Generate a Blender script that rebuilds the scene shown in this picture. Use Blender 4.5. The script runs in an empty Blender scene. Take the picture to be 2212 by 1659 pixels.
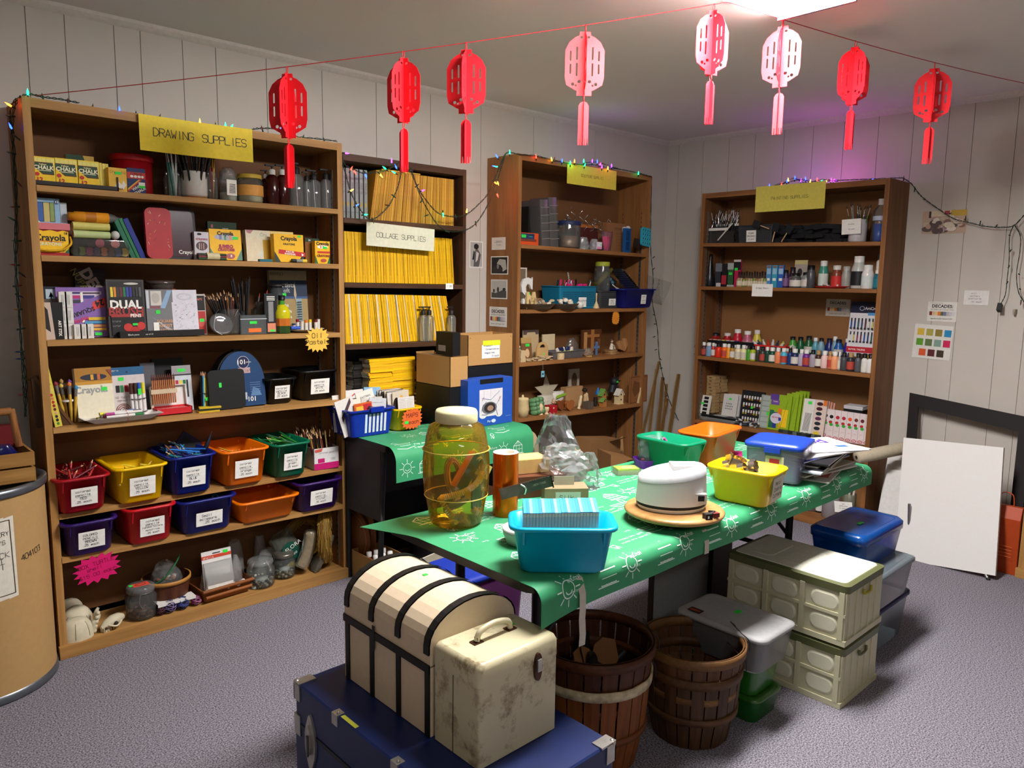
import bpy,math,random
from math import sin,cos,pi,radians as R
from mathutils import Vector as V,Matrix as Mx
random.seed(7)
SC=bpy.context.scene
COL=SC.collection
CAM=V((-4.885,-3.5294,1.5));YAW,PITCH,ROLL,FOC=0.7535,0.1356,0.0139,1646.4
FW=V((sin(YAW)*cos(PITCH),cos(YAW)*cos(PITCH),-sin(PITCH)))
_r0=V((cos(YAW),-sin(YAW),0));_u0=_r0.cross(FW)
RT=cos(ROLL)*_r0+sin(ROLL)*_u0;UP=-sin(ROLL)*_r0+cos(ROLL)*_u0
cd=bpy.data.cameras.new('camera');cam=bpy.data.objects.new('camera',cd);COL.objects.link(cam)
cam.matrix_world=Mx(((RT.x,UP.x,-FW.x,CAM.x),(RT.y,UP.y,-FW.y,CAM.y),(RT.z,UP.z,-FW.z,CAM.z),(0,0,0,1)))
cd.sensor_width=36;cd.lens=FOC/2212*36;cd.clip_start=0.05
SC.camera=cam
w=bpy.data.worlds.new('world');SC.world=w;w.use_nodes=True
w.node_tree.nodes['Background'].inputs[0].default_value=(0.9,0.93,1,1)
w.node_tree.nodes['Background'].inputs[1].default_value=0.0
SC.view_settings.view_transform='Standard';SC.view_settings.look='None'
SC.view_settings.gamma=1;SC.view_settings.use_curve_mapping=False
SC.view_settings.exposure=0.35
LIGHT_MAIN,LIGHT_FILL=92.0,15.0
HC=2.543
def _ray(px,py):return FW+RT*((px-1106)/FOC)-UP*((py-829.5)/FOC)
def aZ(px,py,z):v=_ray(px,py);return CAM+v*((z-CAM.z)/v.z)
def aY(px,py,y):v=_ray(px,py);return CAM+v*((y-CAM.y)/v.y)
def aX(px,py,x):v=_ray(px,py);return CAM+v*((x-CAM.x)/v.x)
def aD(px,py,d):return CAM+_ray(px,py)*d
def pj(P):
 v=V(P)-CAM;z=v.dot(FW);return(1106+FOC*v.dot(RT)/z,829.5-FOC*v.dot(UP)/z)
def lin(h):
 h=h.lstrip('#');c=[int(h[i:i+2],16)/255 for i in(0,2,4)]
 return tuple(x/12.92 if x<=.04045 else((x+.055)/1.055)**2.4 for x in c)+(1,)
_M={}
def newmat(name):
 m=bpy.data.materials.new(name);m.use_nodes=True
 nt=m.node_tree;b=nt.nodes['Principled BSDF']
 return m,nt,b
def mat(col,rough=.55,metal=0.,noise=.06,nscale=60.,spec=.4,bump=0.,emit=0.):
 k=(col,rough,metal,noise,nscale,spec,bump,emit)
 if k in _M:return _M[k]
 m,nt,b=newmat('paint_'+col.lstrip('#'))
 c=lin(col);b.inputs['Base Color'].default_value=c
 b.inputs['Roughness'].default_value=rough;b.inputs['Metallic'].default_value=metal
 b.inputs['Specular IOR Level'].default_value=spec
 if emit:
  b.inputs['Emission Color'].default_value=c;b.inputs['Emission Strength'].default_value=emit
 elif noise:
  tc=nt.nodes.new('ShaderNodeTexCoord');n=nt.nodes.new('ShaderNodeTexNoise');n.inputs['Scale'].default_value=nscale
  nt.links.new(tc.outputs['Object'],n.inputs['Vector'])
  mx=nt.nodes.new('ShaderNodeMix');mx.data_type='RGBA'
  mx.inputs[6].default_value=tuple(x*(1-noise*2) for x in c[:3])+(1,);mx.inputs[7].default_value=tuple(min(1,x*(1+noise*2)) for x in c[:3])+(1,)
  nt.links.new(n.outputs[0],mx.inputs[0]);nt.links.new(mx.outputs[2],b.inputs['Base Color'])
  if bump:
   bp=nt.nodes.new('ShaderNodeBump');bp.inputs['Strength'].default_value=bump;bp.inputs['Distance'].default_value=.004
   nt.links.new(n.outputs[0],bp.inputs['Height']);nt.links.new(bp.outputs[0],b.inputs['Normal'])
 _M[k]=m;return m
def wood(c1,c2,axis='x',rough=.55,scale=1.0,knots=False):
 k=('wood',c1,c2,axis,rough,scale,knots)
 if k in _M:return _M[k]
 m,nt,b=newmat('wood_'+c1.lstrip('#'))
 N=nt.nodes.new;L=nt.links.new
 tc=N('ShaderNodeTexCoord');mp=N('ShaderNodeMapping');n=N('ShaderNodeTexNoise');n2=N('ShaderNodeTexNoise')
 s={'x':(1.6,26,26),'y':(26,1.6,26),'z':(26,26,1.6)}[axis]
 mp.inputs['Scale'].default_value=tuple(q*scale for q in s)
 L(tc.outputs['Object'],mp.inputs['Vector']);L(mp.outputs[0],n.inputs['Vector']);L(mp.outputs[0],n2.inputs['Vector'])
 n.inputs['Scale'].default_value=1.0;n.inputs['Detail'].default_value=6;n.inputs['Distortion'].default_value=.8
 n2.inputs['Scale'].default_value=5.0
 r=N('ShaderNodeValToRGB');r.color_ramp.elements[0].position=.32;r.color_ramp.elements[1].position=.68
 r.color_ramp.elements[0].color=lin(c2);r.color_ramp.elements[1].color=lin(c1)
 mx=N('ShaderNodeMix');mx.data_type='RGBA';mx.blend_type='MULTIPLY';mx.inputs[0].default_value=.35
 L(n.outputs[0],r.inputs[0]);L(r.outputs[0],mx.inputs[6]);L(n2.outputs[0],mx.inputs[7])
 L(mx.outputs[2],b.inputs['Base Color']);b.inputs['Roughness'].default_value=rough;b.inputs['Specular IOR Level'].default_value=.3
 _M[k]=m;return m
def clear(col='#ffffff',alpha=.12,rough=.08,tint=.0):
 """thin clear plastic or glass: lets light through, keeps a gloss"""
 k=('clear',col,alpha,rough)
 if k in _M:return _M[k]
 m,nt,b=newmat('clear_'+col.lstrip('#'));N=nt.nodes.new;L=nt.links.new
 out=nt.nodes['Material Output']
 t=N('ShaderNodeBsdfTransparent');t.inputs[0].default_value=lin(col)
 b.inputs['Base Color'].default_value=lin(col);b.inputs['Roughness'].default_value=rough;b.inputs['Specular IOR Level'].default_value=.8
 fr=N('ShaderNodeFresnel');fr.inputs[0].default_value=1.45
 ma=N('ShaderNodeMath');ma.operation='ADD';ma.inputs[1].default_value=alpha*.55;ma.use_clamp=True
 gl=N('ShaderNodeBsdfGlossy');gl.inputs['Roughness'].default_value=rough;m1=N('ShaderNodeMixShader');m1.inputs[0].default_value=alpha*.6;L(t.outputs[0],m1.inputs[1]);L(b.outputs[0],m1.inputs[2])
 ma.operation='MULTIPLY';ma.inputs[1].default_value=.8
 mx=N('ShaderNodeMixShader');L(fr.outputs[0],ma.inputs[0]);L(ma.outputs[0],mx.inputs[0]);L(m1.outputs[0],mx.inputs[1]);L(gl.outputs[0],mx.inputs[2]);L(mx.outputs[0],out.inputs[0])
 _M[k]=m;return m
def emis(col,s):
 k=('emis',col,s)
 if k in _M:return _M[k]
 m,nt,b=newmat('glow_'+col.lstrip('#'))
 b.inputs['Base Color'].default_value=lin(col);b.inputs['Emission Color'].default_value=lin(col);b.inputs['Emission Strength'].default_value=s
 _M[k]=m;return m
def mm(x):return mat(x) if isinstance(x,str) else x
ST=dict(A="022842 1434",B="0208384736063645433202",C="4738180703123243",D="02082846442202",E="42020848 0535",F="020848 0535",G="47381807031232434525",H="0208 4248 0545",I="2228",J="4843321203",
 K="0208 480542",L="080242",M="0208254842",N="02084248",O="183847433212030718",P="02083847463505",Q="183847433212030718 2442",R="02083847463505 2542",S="473818070615354443321203",T="0848 2228",U="080312324348",
 V="082248",W="0812253248",X="0248 0842",Y="082548 2522",Z="08480242",a="4616050312324346 4642",b="0802 0516364543321203",c="4536160503123243",d="4842 4536160503123243",e="04444536160503123243",f="48382722 0636",
 g="4536160503123243 4640301001",h="0802 0516364542",i="2226 2728",j="262110",k="0802 4604 2442",l="2822",m="0602 05162522 25364542",n="0602 0516364542",o="163645433212030516",p="0600 0516364543321203",q="4640 4536160503123243",
 r="0602 05163645",s="45361605143443321203",t="28233242 0646",u="060312324346 4642",v="062246",w="0612243246",x="0246 0642",y="0623 461000",z="06460242")
ST.update({'0':ST['O'],'1':"172822",'2':"07183847460242",'3':"08483545433212 03",'4':"32380444",'5':"48080516364543321203",'6':"473818070312324344351504",'7':"084822",'8':"25160718384736251403123243 4425".replace(' 4425','4425'),'9':"35161718384743 32",
 '.':"2223",':':"2526 2223",'-':"1535",'$':ST['S']+" 2921",'*':"2428 0646","'":"2827",'&':"42261738482603124",'/':"0248",'=':"0444 0646"})
ST['&']="4217283704031242"
ST['8']="251607183847362514031232433425"
_G={}
def glyphs(s,bold=0):
 k=(s,bold)
 if k not in _G:
  cu=bpy.data.curves.new('tmp','FONT');cu.body=s;cu.size=1.0;cu.align_x='CENTER';cu.align_y='CENTER';cu.offset=bold;cu.resolution_u=2
  o=bpy.data.objects.new('tmp',cu);COL.objects.link(o)
  me=bpy.data.meshes.new_from_object(o)
  _G[k]=([tuple(v.co[:2]) for v in me.vertices],[tuple(p.vertices) for p in me.polygons])
  bpy.data.objects.remove(o);bpy.data.curves.remove(cu);bpy.data.meshes.remove(me)
 return _G[k]
class B:
 def __init__(s):s.v=[];s.f=[];s.mi=[];s.sm=[];s.mats=[];s.T=Mx()
 def m(s,x):
  x=mm(x)
  if x not in s.mats:s.mats.append(x)
  return s.mats.index(x)
 def add(s,vs,fs,mt,smooth=False):
  n=len(s.v);i=s.m(mt)
  s.v+=[tuple(s.T@V(p)) for p in vs]
  for f in fs:s.f.append(tuple(n+q for q in f));s.mi.append(i);s.sm.append(smooth)
  return s
 def box(s,x0,x1,y0,y1,z0,z1,mt):
  vs=[(x,y,z) for x in(x0,x1) for y in(y0,y1) for z in(z0,z1)]
  return s.add(vs,[(0,1,3,2),(4,6,7,5),(0,4,5,1),(2,3,7,6),(0,2,6,4),(1,5,7,3)],mt)
 def hexa(s,p8,mt):
  return s.add(p8,[(3,2,1,0),(4,5,6,7),(0,1,5,4),(1,2,6,5),(2,3,7,6),(3,0,4,7)],mt)
 def loft(s,rings,mt,cap=True,smooth=True,closed=True):
  n=len(rings[0]);vs=[p for r in rings for p in r];fs=[]
  for a in range(len(rings)-1):
   for i in range(n if closed else n-1):
    j=(i+1)%n;fs.append((a*n+i,a*n+j,(a+1)*n+j,(a+1)*n+i))
  s.add(vs,fs,mt,smooth)
  if cap:
   s.add(rings[0],[tuple(range(n))[::-1]],mt);s.add(rings[-1],[tuple(range(n))],mt)
  return s
 def lathe(s,prof,mt,n=24,c=(0,0,0),a0=0,a1=2*pi,smooth=True,cap=False):
  full=abs(a1-a0-2*pi)<1e-6;k=n if full else n+1
  rings=[[(c[0]+r*cos(a0+(a1-a0)*i/n),c[1]+r*sin(a0+(a1-a0)*i/n),c[2]+z) for i in range(k)] for r,z in prof]
  return s.loft(rings,mt,cap,smooth,full)
 def cyl(s,c,r,h,mt,n=20,r2=None):
  r2=r if r2 is None else r2
  return s.lathe([(r,0),(r2,h)],mt,n,c,cap=True)
 def prism(s,poly,a,b,mt,axis='z',smooth=False):
  f={'z':lambda u,v,w:(u,v,w),'y':lambda u,v,w:(u,w,v),'x':lambda u,v,w:(w,u,v)}[axis]
  return s.loft([[f(u,v,a) for u,v in poly],[f(u,v,b) for u,v in poly]],mt,True,smooth)
 def tube(s,pts,r,mt,n=6,closed=False):
  P=[V(p) for p in pts];rings=[];up=V((0,0,1));k=len(P)
  for i,p in enumerate(P):
   t=(P[(i+1)%k] if closed or i<k-1 else P[i])-(P[i-1] if closed or i else P[i])
   if t.length<1e-9:t=V((0,0,1))
   t.normalize()
   if abs(t.dot(up))>.99:up=V((1,0,0)) if abs(t.x)<.9 else V((0,1,0))
   a=t.cross(up).normalized();up=a.cross(t).normalized()
   rr=r[i] if isinstance(r,(list,tuple)) else r
   rings.append([tuple(p+a*(rr*cos(2*pi*j/n))+up*(rr*sin(2*pi*j/n))) for j in range(n)])
  if closed:rings.append(rings[0])
  return s.loft(rings,mt,not closed,True)
 def ball(s,c,r,mt,n=10,m=6,sz=1.0):
  return s.lathe([(max(1e-5,r*sin(pi*i/m)),-r*sz*cos(pi*i/m)) for i in range(m+1)],mt,n,c)
 def stroke(s,pts,w,mt,fn,seg=None):
  P=[V((a,b)) for a,b in pts]
  if seg:
   Q=[P[0]]
   for a,b in zip(P,P[1:]):
    k=max(1,int((b-a).length/seg));Q+=[a+(b-a)*(i/k) for i in range(1,k+1)]
   P=Q
  for a,b in zip(P,P[1:]):
   d=b-a
   if d.length<1e-7:continue
   d.normalize();n=V((-d.y,d.x))*w/2;e=d*(w*.35)
   q=[a-e+n,a-e-n,b+e-n,b+e+n]
   s.add([fn(p.x,p.y) for p in q],[(0,1,2,3)],mt)
  return s
 def hand(s,text,x,y,h,mt,fn,w=None,rot=0,sp=1.35,seg=None):
  """handwriting: strokes laid on the surface fn(u, v); x, y = centre of the line, h = capital height"""
  w=w or h*.11;u=h/6;cs,sn=cos(rot),sin(rot);adv=4*u*sp;x0=-(len(text)*adv-(sp-1)*4*u)/2
  for i,ch in enumerate(text):
   g=ST.get(ch)
   if not g:continue
   for st in g.split(' '):
    pts=[(int(st[j])*u+x0+i*adv,(int(st[j+1])-5)*u) for j in range(0,len(st)-1,2)]
    s.stroke([(x+a*cs-b*sn,y+a*sn+b*cs) for a,b in pts],w,mt,fn,seg)
  return s
 def text(s,t,x,y,size,mt,fn,rot=0,bold=.0,wx=1.0):
  vs,fs=glyphs(t,bold);cs,sn=cos(rot)*size,sin(rot)*size
  return s.add([fn(x+a*wx*cs-b*sn,y+a*wx*sn+b*cs) for a,b in vs],fs,mt)
 def build(s,name,parent=None,M=None):
  me=bpy.data.meshes.new(name);me.from_pydata(s.v,[],s.f)
  for q in s.mats:me.materials.append(q)
  me.polygons.foreach_set('material_index',s.mi);me.polygons.foreach_set('use_smooth',s.sm)
  me.update()
  o=bpy.data.objects.new(name,me);COL.objects.link(o)
  if parent:o.parent=parent
  if M is not None:o.matrix_local=M
  return o
def tag(o,label=None,cat=None,group=None,kind=None):
 if label:o['label']=label
 if cat:o['category']=cat
 if group:o['group']=group
 if kind:o['kind']=kind
 return o
def thing(name,label,cat,M=None,group=None):
 o=bpy.data.objects.new(name,None);COL.objects.link(o);o.empty_display_size=.05
 if M is not None:o.matrix_world=M
 return tag(o,label,cat,group)
def single(b,name,label,cat,M=None,group=None):
 o=b.build(name,None,M);return tag(o,label,cat,group)
def struct(b,name):return tag(b.build(name),kind='structure')
KIDS={}
def dup(o,M,label=None,group=None):
 c=o.copy();COL.objects.link(c);c.matrix_world=M
 if label:c['label']=label
 if group:c['group']=group
 for ch in list(o.children):
  d=ch.copy();COL.objects.link(d);d.parent=c
  for g in list(ch.children):
   e=g.copy();COL.objects.link(e);e.parent=d
 return c
def T(x,y,z):return Mx.Translation((x,y,z))
def RX(a):return Mx.Rotation(R(a),4,'X')
def RY(a):return Mx.Rotation(R(a),4,'Y')
def RZ(a):return Mx.Rotation(R(a),4,'Z')
def SCL(a,b=None,c=None):return Mx.Diagonal((a,b or a,c or a,1))
def rr(w,d,r,n=4):
 """rounded rectangle centred on the origin"""
 r=min(r,w/2-1e-4,d/2-1e-4);P=[]
 for cx,cy,a in((w/2-r,d/2-r,0),(-w/2+r,d/2-r,90),(-w/2+r,-d/2+r,180),(w/2-r,-d/2+r,270)):
  for i in range(n+1):t=R(a+90*i/n);P.append((cx+r*cos(t),cy+r*sin(t)))
 return P
def ring(w,d,r,z,n=4,dx=0,dy=0):return[(x+dx,y+dy,z) for x,y in rr(w,d,r,n)]
def art(b,items,w,h,y=0,k0=1,fn=None):
 """print on a face of width w and height h; u, v in 0..1 (v up)"""
 for k,it in enumerate(items):
  e=(k0+k)*.00025
  f=(lambda u,v,e=e:(u,y-e,v)) if fn is None else(lambda u,v,e=e:fn(u,v,e))
  X=lambda u:(u-.5)*w
  t,c=it[0],mm(it[1])
  if t=='r':
   _,_,u0,v0,u1,v1=it;b.add([f(X(u0),v0*h),f(X(u1),v0*h),f(X(u1),v1*h),f(X(u0),v1*h)],[(0,1,2,3)],c)
  elif t=='e':
   _,_,cu,cv,ru,rv=it;b.add([f(X(cu)+ru*w*cos(2*pi*i/20),(cv+rv*sin(2*pi*i/20))*h) for i in range(20)],[tuple(range(20))],c)
  elif t=='p':
   q=it[2];n=len(q)//2;b.add([f(X(q[2*i]),q[2*i+1]*h) for i in range(n)],[tuple(range(n))],c)
  elif t=='t':
   b.text(it[2],X(it[3]),it[4]*h,it[5]*h,c,f,R(it[6]) if len(it)>6 else 0,it[7] if len(it)>7 else.02,it[8] if len(it)>8 else 1)
  elif t=='h':
   b.hand(it[2],X(it[3]),it[4]*h,it[5]*h,c,f,None,R(it[6]) if len(it)>6 else 0)
  elif t=='l':
   b.stroke([(X(it[3+2*i]),it[4+2*i]*h) for i in range((len(it)-3)//2)],it[2]*h,c,f)
 return b
def cell(points,n=200):
 """smooth curve through points"""
 P=[V(p) for p in points];out=[]
 for i in range(len(P)-1):
  p0,p1,p2,p3=P[max(i-1,0)],P[i],P[i+1],P[min(i+2,len(P)-1)]
  k=max(2,n//(len(P)-1))
  for j in range(k):
   t=j/k;out.append(.5*((2*p1)+(p2-p0)*t+(2*p0-5*p1+4*p2-p3)*t*t+(3*p1-p0-3*p2+p3)*t**3))
 return out+[P[-1]]
def plate(outer,holes,th,mt,b,M=Mx()):
 """flat plate with holes, thickness along y, added to the builder"""
 cu=bpy.data.curves.new('tmp','CURVE');cu.dimensions='2D';cu.fill_mode='BOTH';cu.extrude=th/2
 for L in[outer]+list(holes):
  sp=cu.splines.new('POLY');sp.points.add(len(L)-1)
  for i,(x,y) in enumerate(L):sp.points[i].co=(x,y,0,1)
  sp.use_cyclic_u=True
 o=bpy.data.objects.new('tmp',cu);COL.objects.link(o)
 me=bpy.data.meshes.new_from_object(o)
 vs=[tuple(M@V((v.co.x,-v.co.z,v.co.y))) for v in me.vertices];fs=[tuple(p.vertices) for p in me.polygons]
 b.add(vs,fs,mt)
 bpy.data.objects.remove(o);bpy.data.curves.remove(cu);bpy.data.meshes.remove(me)
 return b
# ================================================================ room
WALLC=mat('#c4beb4',.75,noise=.02,nscale=8)
def wall_slabs(b,cuts,horizontal_from,to,place):
 """panelled wall: boards with narrow grooves between them"""
 xs=[horizontal_from]+sorted(cuts)+[to]
 for a,c in zip(xs,xs[1:]):place(b,a+.0015,c-.0015)
b=B()
cA=[aY(px,150,0).x for px in(62,145,250,306,396,467,575,695,812,930,1040,1155,1290)]+[-6.1,-5.7,-5.35,-5.05,-4.75]
wall_slabs(b,cA,-6.6,0.02,lambda b,a,c:b.box(a,c,0,.03,0,HC,WALLC))
b.box(-6.6,.1,.006,.05,0,HC,mat('#b4aea4',.8))
struct(b,'wall_back')
b=B()
cB=[-.1,-.31,-.52,-.72,-.93,-1.13,-1.33,-1.54,-1.74,-1.93,-2.06,-2.27,-2.4,-2.62,-2.8,-3.1,-3.5,-4,-4.5,-5,-5.5,-6]
wall_slabs(b,cB,-6.6,0.0,lambda b,a,c:b.box(0,.03,a,c,0,HC,WALLC))
b.box(.006,.05,-6.6,.05,0,HC,mat('#b4aea4',.8))
struct(b,'wall_right')
struct(B().box(-6.65,-6.6,-6.6,.05,0,HC,WALLC),'wall_left')
struct(B().box(-6.65,.05,-6.65,-6.6,0,HC,WALLC),'wall_front')
m,nt,bs=newmat('ceiling_paint');N=nt.nodes.new;L=nt.links.new
bs.inputs['Base Color'].default_value=lin('#e2ded8');bs.inputs['Roughness'].default_value=.85
tc=N('ShaderNodeTexCoord');n1=N('ShaderNodeTexNoise');n1.inputs['Scale'].default_value=90;n1.inputs['Detail'].default_value=3
bp=N('ShaderNodeBump');bp.inputs['Strength'].default_value=.15;bp.inputs['Distance'].default_value=.002
L(tc.outputs['Object'],n1.inputs['Vector']);L(n1.outputs[0],bp.inputs['Height']);L(bp.outputs[0],bs.inputs['Normal'])
struct(B().box(-6.65,.05,-6.65,.05,HC,HC+.05,m),'ceiling')
m,nt,bs=newmat('carpet');N=nt.nodes.new;L=nt.links.new
tc=N('ShaderNodeTexCoord');n1=N('ShaderNodeTexNoise');n1.inputs['Scale'].default_value=190;n1.inputs['Detail'].default_value=3
n2=N('ShaderNodeTexNoise');n2.inputs['Scale'].default_value=3;rp=N('ShaderNodeValToRGB')
rp.color_ramp.elements[0].position=.36;rp.color_ramp.elements[0].color=lin('#4a484f');rp.color_ramp.elements[1].position=.66;rp.color_ramp.elements[1].color=lin('#9c97a0')
bp=N('ShaderNodeBump');bp.inputs['Strength'].default_value=.4;bp.inputs['Distance'].default_value=.004
L(tc.outputs['Object'],n1.inputs['Vector']);L(n1.outputs[0],rp.inputs[0]);L(rp.outputs[0],bs.inputs['Base Color']);L(n1.outputs[0],bp.inputs['Height']);L(bp.outputs[0],bs.inputs['Normal'])
bs.inputs['Roughness'].default_value=.95;bs.inputs['Specular IOR Level'].default_value=.1
struct(B().box(-6.65,.05,-6.65,.05,-.05,0,m),'floor')
TR=mat('#cfc9c0',.6)
def cove(b,M):
 b.T=M;b.prism([(0,0),(-.028,0),(-.022,-.012),(-.010,-.022),(0,-.030)],0,6.6,TR,'x')
b=B();b.T=T(-6.6,0,HC);b.prism([(0,0),(-.028,0),(-.022,-.012),(-.010,-.024),(0,-.032)],0,6.6,TR,'x');struct(b,'trim_1')
b=B();b.T=T(0,0,HC)@RZ(-90);b.prism([(0,0),(-.028,0),(-.022,-.012),(-.010,-.024),(0,-.032)],0,6.6,TR,'x');struct(b,'trim_2')
b=B().box(-6.6,0,-.012,0,0,.07,mat('#4a3a30'));struct(b,'baseboard_back')
b=B().box(-.012,0,-6.6,0,0,.07,mat('#4a3a30'));struct(b,'baseboard_right')
def ceiling_light(x0,x1,y0,y1,power,label):
 cx,cy=(x0+x1)/2,(y0+y1)/2;w,d=x1-x0,y1-y0
 t=thing('ceiling_light',label,'ceiling light',T(cx,cy,HC))
 b=B();b.box(-w/2,w/2,-d/2,d/2,-.012,-.0005,mat('#e8e6e0',.4));b.box(-w/2-.012,-w/2,-d/2,d/2,-.04,-.0005,mat('#6a6a70',.3,.6));b.box(w/2,w/2+.012,-d/2,d/2,-.04,-.0005,mat('#6a6a70',.3,.6))
 b.build('housing',t)
 b=B();b.loft([ring(w,d,.01,-.013),ring(w-.002,d-.004,.02,-.03),ring(w-.004,d-.03,.02,-.036)],emis('#fbf7f6',power),True,False)
 b.build('diffuser',t)
 return t
ceiling_light(-3.255,-2.035,-2.255,-1.955,LIGHT_MAIN,'long white fluorescent ceiling light glowing above the green covered table')
ceiling_light(-5.2,-4.0,-5.0,-4.7,LIGHT_FILL,'second white fluorescent ceiling light farther back in the room')  # unseen fixture behind the camera, added as dim fill light
# ================================================================ bookcases
OAK={a:wood('#b07c46','#8a5a2c',a) for a in 'xyz'}
OAKL={a:wood('#c89758','#a97b42',a) for a in 'xyz'}
HARD=mat('#714b29',.7,noise=.05,nscale=140)
DK={a:wood('#5e3f2b','#452c1d',a,.5) for a in 'xyz'}
DKB=mat('#17110e',.6)
STEEL=mat('#9a9a98',.35,.9)
def bookcase(name,label,M,W,D,H,boards,wd,edge,back,th=.026,bth=.022,base=.05,tracks=True,board_inset=0.0,open_back=False):
 t=thing(name,label,'bookcase',M)
 for x,nm in((0,'side_panel'),(W-th,'side_panel')):
  b=B();b.box(x,x+th,-D,-.004,0,H,wd['z']);b.box(x-.0003,x+th+.0003,-D-.0015,-D,0,H,edge['z']);b.build(nm,t)
 b=B();b.box(th,W-th,-D+.001,-.012,H-.034,H-.001,wd['x']);b.box(th,W-th,-D-.001,-D+.001,H-.034,H-.001,edge['x']);b.build('top_panel',t)
 b=B();b.box(th,W-th,-.012,-.006,0.01,H-.002,back);b.build('back_panel',t)
 for z0,z1 in boards:
  b=B();a,c=th+.001,W-th-.001
  b.hexa([(a,-D-.004,z0-bth),(c,-D-.004,z1-bth),(c,-.013,z1-bth),(a,-.013,z0-bth),(a,-D-.004,z0),(c,-D-.004,z1),(c,-.013,z1),(a,-.013,z0)],edge['x'])
  b.build('shelf',t)
 if base:
  b=B();b.box(-.006,W+.006,-D-.024,-D-.002,.001,base,edge['x']);b.box(th+.001,W-th-.001,-D,-.013,base-.03,base-.004,edge['x']);b.build('base_board',t)
 if tracks:
  for x in(th+.0004,W-th-.0044):
   for y in(-.06,-D+.05):
    b=B();b.box(x,x+.004,y-.008,y+.008,.06,H-.12 if H<2.2 else H-.35,STEEL)
    for i in range(int((H-.3)/.03)):b.box(x-.0004 if x>.5 else x+.004,x if x>.5 else x+.0044,y-.003,y+.003,.1+.03*i,.112+.03*i,mat('#333333'))
    b.build('shelf_track',t)
 return t
S1X,S1D,S1W,S1H=-4.237,.2635,1.293,2.126
A1=[(1.820,1.821),(1.567,1.564),(1.252,1.236),(.919,.906),(.580,.573),(.404,.378)]
bookcase('bookcase','tall light oak bookcase filled with drawing supplies',T(S1X,0,0),S1W,S1D,S1H,A1,OAK,OAKL,HARD,tracks=True)
S2X,S2D=-2.934,.215
S2W,S2H=aY(1007,367,-S2D).x-S2X,aY(1007,367,-S2D).z
A2=[tuple(aY(x_,y_,-S2D).z for x_,y_ in q) for q in(((737,469.5),(998.5,489.5)),((738,610.3),(998.6,615.2)),((743.6,745.4),(990,736)))]+[(.80,.80),(.42,.42)]
bookcase('bookcase','dark brown bookcase packed with rows of yellow magazines',T(S2X,0,0),S2W,S2D,S2H,A2,DK,DK,DKB,.022,.024,tracks=False)
S3X,S3D,S3W,S3H=-1.8015,.2723,1.25,2.216
A3=[(1.707,1.690),(1.327,1.319),(1.011,1.006),(.675,.650)]
PIN={a:wood('#a97443','#8f5f33',a) for a in 'xyz'}
bookcase('bookcase','tall pine bookcase holding sculpture supplies near the room corner',T(S3X,0,0),S3W,S3D,S3H,A3,PIN,PIN,HARD)
S4Y,S4D,S4W,S4H=-.5118,.2958,1.236,2.103
A4=[(1.768,1.748),(1.474,1.476),(.992,.980),(.537,.543)]
WAL={a:wood('#8c5c36','#6d4526',a) for a in 'xyz'}
WALE={a:wood('#a8713f','#85562e',a) for a in 'xyz'}
bookcase('bookcase','brown wooden bookcase of painting supplies on the wall beside the easel',T(0,S4Y,0)@RZ(-90),S4W,S4D,S4H,A4,WAL,WALE,mat('#8a5f36',.7,noise=.05,nscale=140))
S5Y=-2.56
bookcase('bookcase','light wood bookcase cut off at the edge beyond the orange bag',T(0,S5Y,0)@RZ(-90),.9,.33,1.7,[(1.2,1.2),(.8,.8),(.42,.42)],OAK,OAKL,HARD)
def zA(n,s):
 x0,w,bd={1:(S1X,S1W,A1),2:(S2X,S2W,A2),3:(S3X,S3W,A3)}[int(n)]
 k=round(n*10)%10
 if k==9:return.042
 a,c=bd[k-1];return a+(c-a)*min(1,max(0,(s-x0)/w))
def zB(n,s):
 k=round(n*10)%10
 if k==9:return.042
 a,c=A4[k-1];return a+(c-a)*min(1,max(0,(s+S4Y)/S4W))
def zz(n,s):return zB(n,s) if n>=4 else zA(n,s)
def pS(n,px,py,dep):
 """photo position -> (s, z) on the plane dep in front of the shelf's wall"""
 if n>=4:p=aX(px,py,-dep);return-p.y,p.z
 p=aY(px,py,-dep);return p.x,p.z
def MS(n,s,dep,z,rz=0):
 return(T(-dep,-s,z)@RZ(-90+rz)) if n>=4 else(T(s,-dep,z)@RZ(rz))
# ================================================================ generic props
def span(n,px0,px1,dep,py):
 s0,_=pS(n,px0,py,dep);s1,_=pS(n,px1,py,dep);return s0,s1
def pack(n,px0,px1,top,dep,th,name,label,cat,col,items=(),lean=0,yaw=0,group=None,bot=None,z=None,h=None,sub=None):
 """printed cardboard box or pad standing on a shelf; photo extents px0..px1 and its top row"""
 bt=bot if bot is not None else top+60
 s0,s1=span(n,px0,px1,dep,bt);s=(s0+s1)/2;w=abs(s1-s0)
 z=zz(n,s)+.0008 if z is None else z
 if h is None:h=(pS(n,(px0+px1)/2,top,dep)[1]-z)/cos(R(lean))
 b=B();b.box(-w/2,w/2,0,th,0,h,col);art(b,items,w,h)
 M=MS(n,s,dep,z+th*sin(R(lean)),yaw)@RX(-lean)
 o=single(b,name,label,cat,M,group)
 return o,w,h,s
def bottle(b,r,h,body,cap,label=None,neck=.45,caph=.16,shoulder=.72,capr=.5,n=16,lab=(.12,.6)):
 hb=h*(1-caph)
 b.lathe([(0.0001,0),(r*.92,0),(r,h*.02),(r,hb*shoulder),(r*.9,hb*(shoulder+.1)),(r*neck,hb*.95),(r*neck,hb)],body,n)
 b.lathe([(r*capr,hb),(r*capr,h*.99),(r*capr*.9,h),(.0001,h)],cap,n)
 if label:b.lathe([(r*1.012,h*lab[0]),(r*1.012,h*lab[1])],label,n)
 return b
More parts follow.
